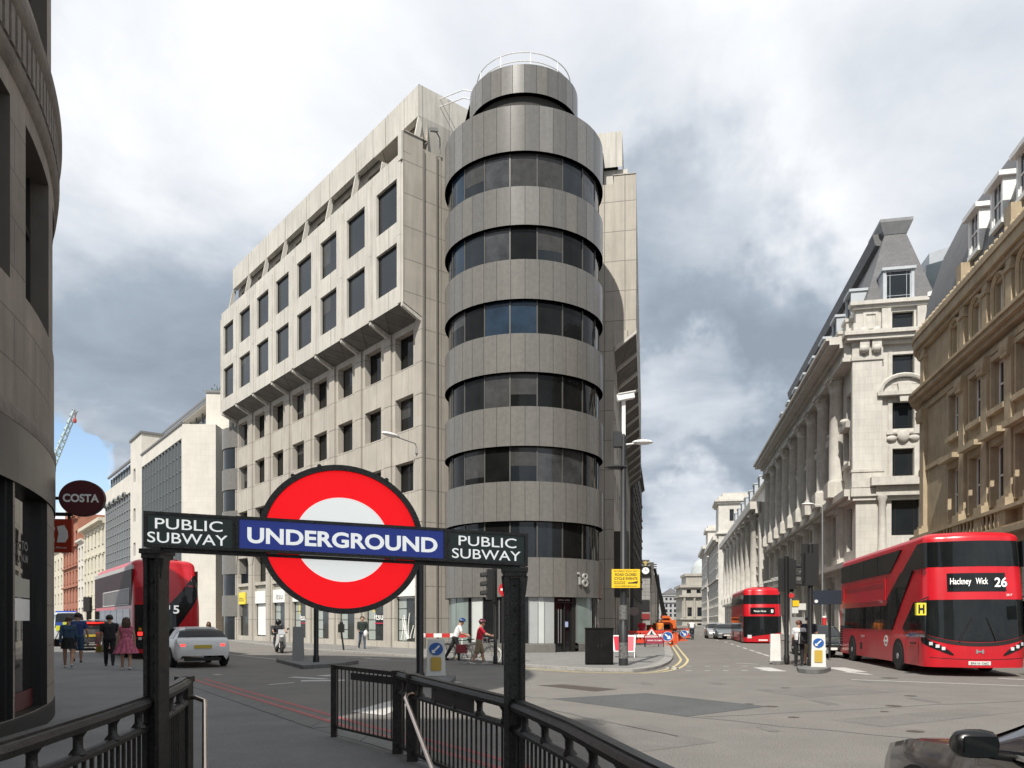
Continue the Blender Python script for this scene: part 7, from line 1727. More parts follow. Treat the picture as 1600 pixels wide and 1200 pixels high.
# ---- cars
def car(label, paint, L, W, H, kind='hatch', group=None, cat='car', name='parked_car', lights_on=True, plate_rear=None, roof_glass=False):
    """kind hatch / saloon / suv. +Y is forward."""
    r = thing(name, label, cat, (0, 0, 0), 0, group); hw = W/2
    y = lambda t: -L/2+L*t
    # stations: t, bottom z, belt z, roof z (=belt where bonnet), half width bottom/belt, half width roof
    if kind == 'hatch':
        st = [(0, .42, .80, .80, .80, .80), (.012, .30, .92, .95, .90, .84), (.03, .26, .98, 1.04, .95, .82), (.09, .24, 1.00, 1.30, .98, .70), (.16, .23, 1.01, H-.04, .99, .66), (.28, .2, 1.0, H, 1, .68), (.45, .2, .97, H, 1, .69), (.56, .2, .95, H-.06, 1, .68), (.66, .2, .94, 1.14, 1, .74), (.71, .2, .93, .96, 1, .82), (.85, .2, .86, .87, .98, .80), (.95, .22, .76, .77, .92, .72), (.99, .3, .62, .63, .80, .66), (1, .36, .52, .52, .74, .66)]
    elif kind == 'suv':
        st = [(0, .5, .9, .9, .84, .84), (.012, .36, 1.05, 1.1, .92, .86), (.03, .32, 1.12, 1.3, .96, .8), (.07, .3, 1.12, H-.08, .98, .74), (.2, .28, 1.12, H, 1, .74), (.5, .28, 1.1, H, 1, .75), (.6, .28, 1.08, H-.06, 1, .74), (.70, .28, 1.06, 1.2, 1, .78), (.74, .28, 1.05, 1.08, 1, .84), (.88, .28, .98, .99, .98, .82), (.97, .3, .86, .87, .92, .76), (.995, .36, .7, .71, .84, .7), (1, .42, .6, .6, .78, .7)]
    else:
        st = [(0, .42, .84, .84, .82, .8), (.012, .3, .95, .96, .92, .82), (.04, .25, .98, 1.0, .96, .8), (.12, .22, .98, 1.03, .99, .78), (.18, .2, .97, 1.1, 1, .72), (.30, .2, .96, H-.03, 1, .66), (.42, .2, .95, H, 1, .66), (.55, .2, .93, H-.05, 1, .66), (.68, .2, .91, 1.06, 1, .74), (.73, .2, .9, .93, 1, .82), (.87, .2, .84, .85, .98, .8), (.96, .22, .74, .75, .92, .74), (.99, .3, .62, .63, .82, .68), (1, .36, .52, .52, .76, .68)]
    def sec(s):
        t, zb, zm, zr, wb, wr = s; yy = y(t)
        half = [(wb*.88, zb), (wb*.97, zb+(zm-zb)*.18), (wb*1.0, zb+(zm-zb)*.5), (wb*.985, zb+(zm-zb)*.8), (wb*.95, zm), (wb*.93*.5+wr*.5+.02, zm+(zr-zm)*.5), (wr+.03, zm+(zr-zm)*.88), (wr*.9, zr-.012*(zr > zm+.1)), (wr*.5, zr+.01*(zr > zm+.1)), (0, zr+.014*(zr > zm+.1))]
        R = [(hw*x, yy, z) for x, z in half]; return R+[(-x, a, z) for x, a, z in R[-2::-1]]
    # refine with interpolation
    def lerp(a, b, k): return tuple(a[i]+(b[i]-a[i])*k for i in range(len(a)))
    fine = []
    for i in range(len(st)-1):
        for k in range(3): fine.append(lerp(st[i], st[i+1], k/3))
    fine.append(st[-1]); rows = [sec(s) for s in fine]
    mb = MB(); mb.grid(rows); mb.poly(rows[0]); mb.poly(rows[-1]); mb.build('body', paint, r, 32)
    def at(t):
        for i in range(len(st)-1):
            if st[i][0] <= t <= st[i+1][0]: return sec(lerp(st[i], st[i+1], (t-st[i][0])/max(st[i+1][0]-st[i][0], 1e-6)))
        return sec(st[-1])
    def glassband(t0, t1, j0, j1, nm, f0=0., f1=1., off=.012, m=vglass, n=10, mirror=False):
        mb = MB(); g = []
        for k in range(n+1):
            s = at(t0+(t1-t0)*k/n); seq = [Vector(p) for p in s[j0:j1+1]]
            seq[0] = seq[0].lerp(seq[1], f0); seq[-1] = seq[-2].lerp(seq[-1], f1) if f1 < 1 else seq[-1]; g.append(seq)
        cen = Vector((0, 0, .6))
        out_ = []
        for a, row in enumerate(g):
            rr = []
            for b_, p in enumerate(row):
                pa, pb = g[max(a-1, 0)][b_], g[min(a+1, n)][b_]; qa, qb = row[max(b_-1, 0)], row[min(b_+1, len(row)-1)]
                nn = (pb-pa).cross(qb-qa)
                if nn.length < 1e-9: nn = Vector((0, 0, 1))
                nn.normalize()
                if nn.dot(p-Vector((0, p.y*.6, .7))) < 0: nn = -nn
                rr.append(p+nn*off)
            out_.append(rr)
        mb.grid(out_)
        if mirror:
            mb2 = [[(-p.x, p.y, p.z) for p in row] for row in out_]; mb.grid(mb2)
        return mb.build(nm, m, r, 40)
    # screens run across the whole section (indices 6..12), side glass between belt and roof edge
    wsr = {'hatch': (.565, .70), 'suv': (.60, .735), 'saloon': (.56, .725)}[kind]; rsr = {'hatch': (.035, .125), 'suv': (.022, .072), 'saloon': (.13, .285)}[kind]
    ns = len(rows[0])
    glassband(wsr[0], wsr[1], 6, ns-7, 'windscreen'); glassband(rsr[0], rsr[1], 6, ns-7, 'rear_window')
    s0, s1 = {'hatch': (.12, .60), 'suv': (.09, .64), 'saloon': (.25, .62)}[kind]; mid = s0+(s1-s0)*.5
    for a, c in ((s0, mid-.008), (mid+.008, s1)):
        for j in (4, ns-7): glassband(a, c, j, j+2, 'side_window', .12 if j == 4 else 0, .95, .008)
    # lamps, plates, bumper, wheels
    def rear_part(x0, x1, z0, z1, nm, m_, dy=.0, par=None, yb=None):
        b = MB(); yb = -L/2 if yb is None else yb
        b.hexa([(x0, yb-.012-dy, z0), (x1, yb-.012-dy, z0), (x1, yb+.1, z0), (x0, yb+.1, z0), (x0, yb-.012-dy, z1), (x1, yb-.012-dy, z1), (x1, yb+.1, z1), (x0, yb+.1, z1)]); return b.build(nm, m_, par or r)
    zt = st[1][2]
    for sg in (-1, 1):
        b = MB(); b.hexa([(sg*hw*.50, -L/2-.004, zt-.20), (sg*hw*.90, -L/2+.07, zt-.20), (sg*hw*.80, -L/2+.2, zt-.18), (sg*hw*.5, -L/2+.1, zt-.18), (sg*hw*.50, -L/2+.015, zt-.06), (sg*hw*.90, -L/2+.09, zt-.07), (sg*hw*.8, -L/2+.2, zt-.06), (sg*hw*.5, -L/2+.1, zt-.06)]); tl = b.build('tail_light', flat('tail lamp red', (.28, .01, .012), .2), r)
        if lights_on: b = MB(); b.box(sg*hw*.68-.07, sg*hw*.68+.07, -L/2-.0, -L/2+.1, zt-.17, zt-.09); b.build('lit_lamp', lampr, tl)
        b = MB(); b.hexa([(sg*hw*.40, L/2-.05, .58), (sg*hw*.82, L/2-.24, .60), (sg*hw*.82, L/2-.4, .60), (sg*hw*.4, L/2-.2, .58), (sg*hw*.4, L/2-.10, .70), (sg*hw*.84, L/2-.30, .76), (sg*hw*.84, L/2-.46, .76), (sg*hw*.4, L/2-.26, .70)]); b.build('headlight', lampw, r)
    b = MB(); b.box(-hw*.62, hw*.62, -L/2-.03, -L/2+.12, .24, .36); b.build('rear_valance', blackm, r)
    rear_part(-.27, .27, zt-.24, zt-.12, 'number_plate', flat('yellow plate', (.6, .45, .05), .4), .02)
    b = MB(); b.box(-hw*.42, hw*.42, L/2-.06, L/2+.012, .42, .58); b.build('grille', blackm, r)
    b = MB(); b.box(-.26, .26, L/2+.0, L/2+.025, .36, .47); b.build('number_plate', flat('white plate', (.72, .72, .68), .4), r)
    wr = .33 if kind != 'suv' else .37
    for yy in (L/2-.88, -L/2+.80):
        for sg in (-1, 1):
            b = MB(); F = Fr((hw*sg*.985, 0), (0, 1)) if sg > 0 else Fr((-hw*.985, 0), (0, -1)); F.prism(b, [(yy*sg+(wr+.06)*cos(pi*j/12), wr+(wr+.06)*sin(pi*j/12)) for j in range(13)]+[(yy*sg-wr-.06, .2), (yy*sg+wr+.06, .2)], -.12, .012); b.build('wheel_arch', wellm, r); wheel(r, sg*(hw-.10), yy, wr, sg, w_=.2)
    for sg in (-1, 1):
        b = MB(); b.ball((sg*(hw+.09), L*.16, .98), (.11, .07, .075), 10); b.bar((sg*(hw-.12), L*.16, .94), (sg*(hw+.05), L*.16, .96), .05, .04); b.build('mirror', paint, r, 50)
    return r
def place(o, px, Z, heading, z=0.):
    o.location = ((px-800)/1200*Z, Z, z*Q); o.rotation_euler = (0, 0, heading-pi/2)
wc = mat('white car paint', (.80, .80, .78), .3, var=.03, coat=.4)
c1 = car('white hatchback car with glowing brake lights behind the left sign post', wc, 4.3, 1.78, 1.42, 'hatch', name='hatchback_car')
place(c1, 299, 26.6, R_(122))
b = MB(); b.box(-.45, .45, -2.15+.50, -2.15+.62, 1.30, 1.42); b.build('roof_spoiler', wc, c1); b = MB(); b.box(-.15, .15, -2.15+.49, -2.15+.51, 1.325, 1.35); b.build('brake_light', lampr, c1)
silver = mat('silver car paint', (.42, .43, .44), .3, var=.03, coat=.4, metal=.3); greyc = mat('grey car paint', (.13, .15, .16), .3, var=.03, coat=.4)
c2 = car('silver car heading towards the camera left of the distant red bus', silver, 4.3, 1.8, 1.5, 'hatch', 'cars queueing in the right street', name='oncoming_car'); place(c2, 1118, 70, math.atan2(-SA[1], -SA[0]))
c3 = car('darker grey car half hidden behind the distant red bus', greyc, 4.3, 1.8, 1.45, 'hatch', 'cars queueing in the right street', name='oncoming_car'); place(c3, 1133, 66, math.atan2(-SA[1], -SA[0]))
grn = mat('dark green car paint', (.018, .035, .038), .28, var=.03, coat=.5)
c4 = car('dark green car between the pedestrians and the back of the red bus', grn, 4.4, 1.8, 1.45, 'saloon', name='oncoming_car'); place(c4, 1281, 33.5, math.atan2(-SA[1], -SA[0])+.0)
c5 = car('dark estate car with a lit brake light beside the route 15 bus', mat('dark grey car paint', (.06, .06, .062), .3, coat=.4), 4.6, 1.85, 1.7, 'suv', name='estate_car'); place(c5, 135, 40, R_(125))
c5b = MB(); c5b.box(-.25, .25, -2.3+.12, -2.3+.2, 1.52, 1.60); c5b.build('brake_light', lampr, c5)
c6 = car('pale patrol van with yellow and blue checks at the end of the left street', mat('pale van paint', (.5, .52, .54), .35, coat=.3), 5.2, 2.0, 2.3, 'suv', name='patrol_van', cat='van', lights_on=False); place(c6, 103, 52, R_(125))
b = MB(); F = Fr((0, -2.615), (1, 0))
for k in range(4): F.box(b, -.8+.4*k, -.8+.4*(k+1), 1.0, 1.35, 0, .012, k % 2)
for k in range(4): F.box(b, -.8+.4*k, -.8+.4*(k+1), 1.36, 1.6, 0, .012, (k+1) % 2)
b.build('checkered_panel', [flat('fluorescent yellow', (.6, .62, .05), .5), flat('patrol blue', (.03, .08, .35), .5)], c6)
b = MB(); b.box(-.6, .6, -.3, 0, 2.32, 2.42); b.build('light_bar', flat('blue lens', (.03, .1, .5), .2), c6)
# ---- the dark saloon cut off by the lower right corner
maro = mat('dark maroon car paint', (.035, .028, .032), .2, var=.05, coat=.8)
c7 = car('dark grey maroon saloon car cut off by the lower right corner', maro, 4.7, 1.85, 1.44, 'saloon', name='near_saloon_car')
c7.location = (3.09, 2.80, 0); c7.rotation_euler = (0, 0, R_(85)-pi/2)
for o_ in kids(c7):
    if o_.name.startswith('mirror'): bpy.data.objects.remove(o_)
for sg in (-1, 1):
    b = MB(); hw_, x0 = .925, .0; rows = []
    for j, (dx, k_) in enumerate(((.05, .55), (.07, .82), (.11, .92), (.17, .92), (.21, .82), (.23, .55))):
        rows.append([(sg*(hw_+dx), .55+.10*k_*cos(2*pi*i/14)*(1 if cos(2*pi*i/14) > 0 else .45), 1.0+.085*k_*sin(2*pi*i/14)*(1 if sin(2*pi*i/14) > 0 else .8)) for i in range(14)])
    b.grid(rows, 0, True); b.poly(rows[0]); b.poly(rows[-1]); b.bar((sg*(hw_-.12), .60, .93), (sg*(hw_+.08), .57, .96), .06, .05)
    m_o = b.build('mirror', mat('glossy black plastic', (.008, .008, .009), .25), c7, 45)
    b = MB(); b.box(sg*(hw_+.09) if sg > 0 else -hw_-.30, sg*(hw_+.30) if sg < 0 else hw_+.30, .565, .575, .95, 1.07) if False else b.hexa([(sg*(hw_+.07), .502, .95), (sg*(hw_+.21), .502, .955), (sg*(hw_+.21), .51, .955), (sg*(hw_+.07), .51, .95), (sg*(hw_+.07), .502, 1.05), (sg*(hw_+.21), .502, 1.05), (sg*(hw_+.21), .51, 1.05), (sg*(hw_+.07), .51, 1.05)]); b.build('mirror_glass', vglass, m_o)
    b = MB(); b.tube([(sg*(hw_-.035), 1.05, .93), (sg*(hw_-.03), .2, .955), (sg*(hw_-.03), -1.2, .975)], .014, 6); b.build('chrome_strip', steel, c7, 40)
# ------------------------------------------------------------------ people, bicycles, scooter
SKIN = mat('light skin', (.42, .25, .17), .6, var=.08); SKIN2 = mat('brown skin', (.20, .115, .075), .6, var=.08)
def cloth(n, c): return mat('cloth '+n, c, .85, var=.16, scale=7, bump=.3, bscale=18)
def rotx(v, a): return Vector((v[0], v[1]*cos(a)-v[2]*sin(a), v[1]*sin(a)+v[2]*cos(a)))
def human(name, label, loc, rz, mats, legs=((0, 0), (0, 0)), arms=((0, .1, .1), (0, .1, .1)), lean=0., head=(0, 0), female=False, height=1.75, sleeve='short', trouser='long', hair=None, hips=None, hair_long=False, z=.0, knees=None, hands=None, feet=None, helmet=None, dress=None, cat='person', group=None, hat=None, skirt=None):
    """mats: skin, top, bottom, shoes. legs: (swing, knee bend) L,R in radians; arms: (swing, out, elbow). +Y is forward."""
    r = thing(name, label, cat, (loc[0], loc[1], z), rz, group); k = height/1.75
    H = hips or Vector((0, 0, .93)); caps = []   # (p, q, r0, r1, region)
    up = rotx(Vector((0, 0, 1)), -lean); fwd = rotx(Vector((0, 1, 0)), -lean)
    sw = .175 if female else .20; hw = .10 if female else .095
    chest = H+up*.40; neck = H+up*.545; hd = neck+up*.128+fwd*.03
    skinr, top, bot, shoe = 0, 1, 2, 3
    caps += [(H+Vector((-hw*.7, 0, 0)), H+Vector((hw*.7, 0, 0)), .125, .125, bot), (H+up*.06, H+up*.2, .125 if not female else .112, .12 if not female else .105, top), (H+up*.2+Vector((-.05, 0, 0)), H+up*.2+Vector((.05, 0, 0)), .105, .105, top),
             (chest+Vector((-.085, 0, 0)), chest+Vector((.085, 0, 0)), .115, .115, top), (chest+up*.07+Vector((-sw*.75, 0, 0)), chest+up*.07+Vector((sw*.75, 0, 0)), .082, .082, top), (neck-up*.04, neck+up*.07, .062, .054, skinr), (H+up*.05+Vector((-.055, 0, 0)), H+up*.34+Vector((-.07, 0, 0)), *((.10, .105) if female else (.118, .118)), top), (H+up*.05+Vector((.055, 0, 0)), H+up*.34+Vector((.07, 0, 0)), *((.10, .105) if female else (.118, .118)), top), (neck-up*.03, chest+up*.075+Vector((-sw*.7, 0, 0)), .055, .062, top), (neck-up*.03, chest+up*.075+Vector((sw*.7, 0, 0)), .055, .062, top)]
    hz = rotx(Vector((0, 0, 1)), -lean*.3+head[0]); hf = Vector((sin(head[1])*-1, cos(head[1]), 0)); hf = (hf-hz*hf.dot(hz)).normalized()
    caps += [(hd+hz*.03, hd+hz*.055-hf*.02, .088, .092, skinr), (hd-hz*.035+hf*.03, hd+hz*.0+hf*.015, .058, .07, skinr), (hd-hz*.005+hf*.095, hd+hz*.03+hf*.085, .014, .009, skinr)]
    hx = hf.cross(hz)
    for s_ in (-1, 1): caps.append((hd+hx*s_*.09, hd+hx*s_*.09+hz*.03, .016, .018, skinr))
    for i, s_ in enumerate((-1, 1)):
        hip = H+Vector((s_*hw, 0, -.03))
        if knees: kn, an = Vector(knees[i]), Vector(feet[i])
        else:
            sg, kb = legs[i]; kn = hip+rotx(Vector((0, 0, -.43)), sg); an = kn+rotx(Vector((0, 0, -.41)), sg-kb)
        legm = bot; r1 = (.082, .058) if female else (.085, .06); r2 = (.052, .036)
        if trouser == 'long': r1 = (.092, .068); r2 = (.066, .05)
        if trouser == 'none': caps += [(hip, kn, *r1, skinr)]
        elif trouser == 'short': caps += [(hip, hip.lerp(kn, .92), .108, .096, bot), (hip.lerp(kn, .8), kn, .062, .056, skinr)]
        else: caps += [(hip, kn, *r1, bot)]
        m2 = bot if trouser == 'long' else skinr
        caps += [(kn, kn.lerp(an, .35), r1[1]*.95, .057 if trouser != 'long' else .066, m2), (kn.lerp(an, .35), an, .055 if trouser != 'long' else .066, r2[1], m2)]
        fd = (an-kn).normalized(); ft = Vector((0, 1, 0))-fd*fd.y*.0; ft = (ft-fd*ft.dot(fd)*.55).normalized()
        caps += [(an+fd*.045-ft*.05, an+fd*.05+ft*.12, .042, .036, shoe)]
        sh = chest+up*.085+Vector((s_*sw, 0, 0))
        if hands:
            hnd = Vector(hands[i]); d = hnd-sh; l = d.length; ue, fe = .30, .27; l = min(l, ue+fe-.01); d.normalize()
            a = (ue*ue-fe*fe+l*l)/(2*l); hh = math.sqrt(max(ue*ue-a*a, 0)); side = (Vector((s_*.6, -.2, -.8))); side = (side-d*side.dot(d)).normalized(); el = sh+d*a+side*hh; wr = sh+d*l
        else:
            sg, ou, eb = arms[i]; u = rotx(Vector((s_*sin(ou), 0, -cos(ou))), sg-0); el = sh+u*.30; f = rotx(Vector((s_*sin(ou)*.4, 0, -1)), sg+eb).normalized(); wr = el+f*.26
        ra = .046 if female else .052
        if sleeve == 'long': caps += [(sh, el, ra+.012, ra+.002, top), (el, wr, ra+.0, ra-.012, top)]
        elif sleeve == 'short': caps += [(sh, sh.lerp(el, .6), ra+.016, ra+.012, top), (sh.lerp(el, .5), el, ra-.004, ra-.010, skinr), (el, wr, ra-.011, .028, skinr)]
        else: caps += [(sh, el, ra-.004, ra-.012, skinr), (el, wr, ra-.012, .027, skinr)]
        f = (wr-el).normalized(); px_ = f.cross(Vector((0, 1, 0)) if abs(f.y) < .8 else Vector((0, 0, 1))).normalized(); pn = px_.cross(f).normalized()
        # palm, four unequal curled fingers, thumb
        caps += [(wr+f*.02-pn*.018, wr+f*.07-pn*.026, .02, .017, skinr), (wr+f*.02+pn*.018, wr+f*.07+pn*.026, .02, .017, skinr)]
        for q, (o_, ln) in enumerate(((-.033, .062), (-.011, .076), (.011, .072), (.033, .055))):
            b0 = wr+f*.08+pn*o_; b1 = b0+f*ln*.5+px_*.006*-s_; b2 = b1+f*ln*.42-px_*.018*s_
            caps += [(b0, b1, .0095, .0088, skinr), (b1, b2, .0086, .0074, skinr)]
        t0_ = wr+f*.03+pn*.035; t1_ = t0_+f*.03+pn*.022; caps += [(t0_, t1_, .012, .0105, skinr), (t1_, t1_+f*.028, .0105, .009, skinr)]
    mb = MB()
    for p, q, a, c, _ in caps:
        p, q = Vector(p)*k, Vector(q)*k; d = q-p; l = d.length; a, c = a*k, c*k
        d = d.normalized() if l > 1e-6 else Vector((0, 0, 1)); pts = []; rs = []
        for j in range(5): t = pi/2*j/4; pts.append(p-d*a*cos(t)); rs.append(max(a*sin(t), 1e-4))
        for j in range(5): t = pi/2*j/4; pts.append(q+d*c*sin(t)); rs.append(max(c*cos(t), 1e-4))
        mb.tube(pts, rs, 12 if a > .02 else 8, cap=True)
    tmp = bpy.data.meshes.new('t'); tmp.from_pydata([tuple(v) for v in mb.v], [], mb.f); ot = bpy.data.objects.new('t', tmp); COL.objects.link(ot)
    md = ot.modifiers.new('r', 'REMESH'); md.mode = 'VOXEL'; md.voxel_size = .0095; md2 = ot.modifiers.new('s', 'SMOOTH'); md2.factor = .5; md2.iterations = 3
    dg = bpy.context.evaluated_depsgraph_get(); me = bpy.data.meshes.new_from_object(ot.evaluated_get(dg)); bpy.data.objects.remove(ot); bpy.data.meshes.remove(tmp); me.name = 'body'
    n = len(me.polygons); ctr = np.zeros(n*3); me.polygons.foreach_get('center', ctr); ctr = ctr.reshape(-1, 3); best = np.full(n, 1e9); lab = np.zeros(n, dtype=np.int32)
    for p, q, a, c, reg in caps:
        p, q = np.array(p)*k, np.array(q)*k; d = q-p; l2 = max(d@d, 1e-9); t = np.clip(((ctr-p)@d)/l2, 0, 1); dist = np.linalg.norm(ctr-(p+t[:, None]*d), axis=1)-(a+(c-a)*t)*k
        m_ = dist < best; best[m_] = dist[m_]; lab[m_] = reg
    me.polygons.foreach_set('material_index', lab)
    for m_ in mats: me.materials.append(m_)
    vv = np.zeros(len(me.vertices)*3); me.vertices.foreach_get('co', vv); vv[2::3] *= Q; me.vertices.foreach_set('co', vv); me.shade_smooth()
    bo = bpy.data.objects.new('body', me); COL.objects.link(bo); bo.parent = r
    hp = (hd+hz*.045)*k
    for s_ in (-1, 1):
        b = MB(); e = (hd+hz*.03+hf*.078+hx*s_*.032)*k; b.ball(e, .012*k, 8); b.build('eye', flat('dark eye', (.02, .015, .012), .3), bo, 60)
    b = MB(); mo = (hd-hz*.035+hf*.088)*k; b.ball(mo, (.022*k, .01*k, .007*k), 8); b.build('mouth', flat('lips', (.28, .09, .08), .5), bo, 60)
    if hair:
        b = MB(); c = hp-hf*.012*k+hz*.02*k; rows = []
        for i in range(9):
            th = R_(8+112*i/8); row = []
            for j in range(20):
                ph = 2*pi*j/20; dv = (hx*cos(ph)+hf*sin(ph))*sin(th)+hz*cos(th)
                front = max(sin(ph), 0); rad = (.108+.006*sin(5*ph+i))*k; lim = 1
                if front > .35 and th > R_(62): dv = (hx*cos(ph)+hf*sin(ph))*sin(R_(62))+hz*cos(R_(62)); rad *= .98
                row.append(c+dv*rad)
            rows.append(row)
        b.grid(rows, 0, True); b.poly(rows[0]); b.poly(rows[-1])
        if hair_long:
            for j in range(9):
                x = (j-4)/4; b.tube([c-hf*.07*k+hx*x*.08*k, c-hf*.115*k*(1-.3*abs(x))+hx*x*.1*k-hz*.12*k, c-hf*.10*k+hx*x*.10*k-hz*.26*k], [.035*k, .036*k, .012*k], 6)
        b.build('hair', hair, bo, 60)
    if helmet:
        b = MB(); rows = []; c = hp+hz*.03*k
        for i in range(8):
            th = R_(4+82*i/7); rows.append([c+((hx*cos(2*pi*j/24)*.118+hf*sin(2*pi*j/24)*.145)*sin(th)+hz*cos(th)*.115)*k for j in range(24)])
        b.grid(rows, 0, True); b.poly(rows[0]); b.poly(rows[-1])
        for j in (-2, -1, 0, 1, 2): b.tube([c+(hx*j*.035+hz*.112-hf*.08)*k, c+(hx*j*.035+hz*.122)*k, c+(hx*j*.035+hz*.095+hf*.09)*k], .012*k, 5)
        b.build('helmet', helmet, bo, 50)
    if hat:
        b = MB(); c = hp+hz*.02*k; rows = []
        for i in range(7): th = R_(4+84*i/6); rows.append([c+((hx*cos(2*pi*j/20)*.115+hf*sin(2*pi*j/20)*.125)*sin(th)+hz*cos(th)*.115)*k for j in range(20)])
        b.grid(rows, 0, True); b.poly(rows[0]); b.poly(rows[-1]); b.hexa([c+v*k for v in (hx*-.09+hf*.1, hx*.09+hf*.1, hx*.06+hf*.2-hz*.02, hx*-.06+hf*.2-hz*.02, hx*-.09+hf*.1+hz*.012, hx*.09+hf*.1+hz*.012, hx*.06+hf*.2-hz*.008, hx*-.06+hf*.2-hz*.008)])
        b.build('cap', hat, bo, 50)
    def skirt_mesh(z0, z1, r0, r1, m_, nm, nf=11, amp=.02):
        b = MB(); rows = []
        for i in range(9):
            t = i/8; z_ = z0+(z1-z0)*t; rr = r0+(r1-r0)*t; rows.append([(((rr+amp*t*sin(nf*2*pi*j/66))*1.15*cos(2*pi*j/66))*k, ((rr+amp*t*sin(nf*2*pi*j/66))*.92*sin(2*pi*j/66))*k, z_*k) for j in range(66)])
        b.grid(rows, 0, True); return b.build(nm, m_, bo, 60)
    if skirt: skirt_mesh(1.03, skirt[1], .135, .185, skirt[0], 'skirt', 9, .01)
    if dress: skirt_mesh(1.10, dress[1], .122, .30, dress[0], 'dress_skirt', 12, .028)
    return r
def g2(px, py): return G(px, py)
denim = cloth('denim blue', (.035, .075, .13)); navy_c = cloth('navy', (.02, .022, .04)); blackc = cloth('black', (.010, .010, .011)); bluec = cloth('blue', (.03, .055, .17)); greyc_ = cloth('grey', (.16, .16, .16)); char = cloth('charcoal', (.022, .022, .026))
pinkc = mat('cloth pink floral', (.50, .13, .20), .85, var=.55, scale=16, bump=.2); whitec = cloth('white', (.62, .62, .62)); redc = cloth('bright red', (.58, .02, .045)); khaki = cloth('khaki', (.27, .215, .135)); jeans = cloth('jeans', (.055, .08, .12)); dgreen = cloth('dark green', (.02, .03, .025))
brown_h = flat('brown hair', (.07, .04, .022), .6, var=.3); dark_h = flat('dark hair', (.012, .010, .009), .5, var=.3); red_h = flat('auburn hair', (.13, .045, .025), .6, var=.3)
shoe_w = flat('white shoe', (.55, .55, .53), .6); shoe_b = flat('black shoe', (.015, .015, .015), .5)
UPH = R_(28)     # walking away up the left street
p = g2(107, 1046.5); human('person', 'woman in a denim jacket and black miniskirt walking away, leftmost on the pavement', p, UPH, [SKIN, denim, blackc, shoe_w], legs=((.28, .05), (-.25, .35)), arms=((-.2, .12, .25), (.15, .1, .3)), female=True, height=1.72, sleeve='long', trouser='none', hair=brown_h, skirt=(blackc, .66), z=.06, group='people walking away on the left pavement')
p = g2(121, 1038); human('person', 'man in a blue shirt and denim shorts walking away beside the woman in the miniskirt', p, UPH, [SKIN, bluec, denim, shoe_b], legs=((-.2, .5), (.25, .1)), arms=((.1, .15, .3), (-.1, .25, .5)), height=1.88, trouser='short', hair=dark_h, z=.06, group='people walking away on the left pavement')
p = g2(171, 1043); human('person', 'man in dark grey T-shirt and black trousers walking away with a yellow bag', p, UPH, [SKIN, char, blackc, shoe_b], legs=((.18, .05), (-.22, .3)), arms=((.1, .14, .2), (-.05, .2, .3)), height=1.78, trouser='long', hair=dark_h, z=.06, group='people walking away on the left pavement')
p = g2(197, 1049); human('person', 'woman in a pink floral strapless dress walking away on the pavement', p, UPH, [SKIN, pinkc, pinkc, shoe_w], legs=((.1, .05), (-.15, .2)), arms=((.1, .16, .15), (-.1, .18, .15)), female=True, height=1.68, sleeve='none', trouser='none', hair=brown_h, hair_long=True, dress=(pinkc, .55), z=.06, group='people walking away on the left pavement')
bgp = g2(90, 1036)
hb = thing('handbag', 'black handbag at the left side of the woman in the denim jacket', 'handbag', (g2(92, 1044)[0], g2(92, 1044)[1], .75)); b = MB(); b.hexa([(-.2, -.06, 0), (.14, -.06, 0), (.14, .06, 0), (-.2, .06, 0), (-.15, -.04, .26), (.1, -.04, .26), (.1, .04, .26), (-.15, .04, .26)]); b.build('pouch', blackc, hb); b = MB(); b.tube([(-.12, 0, .25), (.05, 0, .62), (.12, 0, .66), (.06, .02, .25)], .012, 6); b.build('strap', blackc, hb, 40)
yb_ = thing('carrier_bag', 'small yellow bag carried by the man in dark clothes', 'bag', (g2(155, 1042)[0], g2(155, 1042)[1], .52)); b = MB(); b.hexa([(-.1, -.05, 0), (.1, -.05, 0), (.1, .05, 0), (-.1, .05, 0), (-.08, -.02, .25), (.08, -.02, .25), (.08, .02, .25), (-.08, .02, .25)]); b.build('pouch', cloth('dull yellow', (.25, .2, .04)), yb_); b = MB(); b.tube([(-.05, 0, .25), (0, 0, .4), (.05, 0, .25)], .006, 6); b.build('strap', blackc, yb_, 40)
p = g2(566, 1016); human('person', 'man in dark jacket and jeans with white headphone wire walking past the shop windows', p, R_(205), [SKIN, dgreen, jeans, shoe_b], legs=((.15, .05), (-.2, .35)), arms=((.1, .14, .4), (.2, .12, .9)), height=1.82, sleeve='long', hair=dark_h, z=.09)
pb = thing('shopping_bag', 'white plastic bag held by the man walking past the shop windows', 'bag', (g2(572, 1016)[0], g2(572, 1016)[1]-.1, .95)); b = MB(); b.ball((0, 0, 0), (.12, .08, .2), 10); b.build('pouch', whitec, pb, 50)
p = g2(1248.5, 1041); human('person', 'woman with auburn hair in a white top and black leggings standing beside the traffic light', p, R_(-15), [SKIN, whitec, blackc, shoe_b], legs=((.03, .02), (-.03, .05)), arms=((.2, .1, .6), (.2, .1, .7)), female=True, height=1.63, sleeve='short', hair=red_h, z=.02, group='pedestrians waiting by the island')
p2 = g2(1263, 1040); human('person', 'man in navy T-shirt, khaki shorts and grey cap standing beside the traffic light', p2, R_(-25), [SKIN, navy_c, khaki, shoe_b], legs=((.05, .03), (-.05, .05)), arms=((.25, .12, 1.3), (.3, .12, 1.35)), height=1.80, sleeve='short', trouser='short', hair=dark_h, hat=greyc_, z=.02, group='pedestrians waiting by the island')
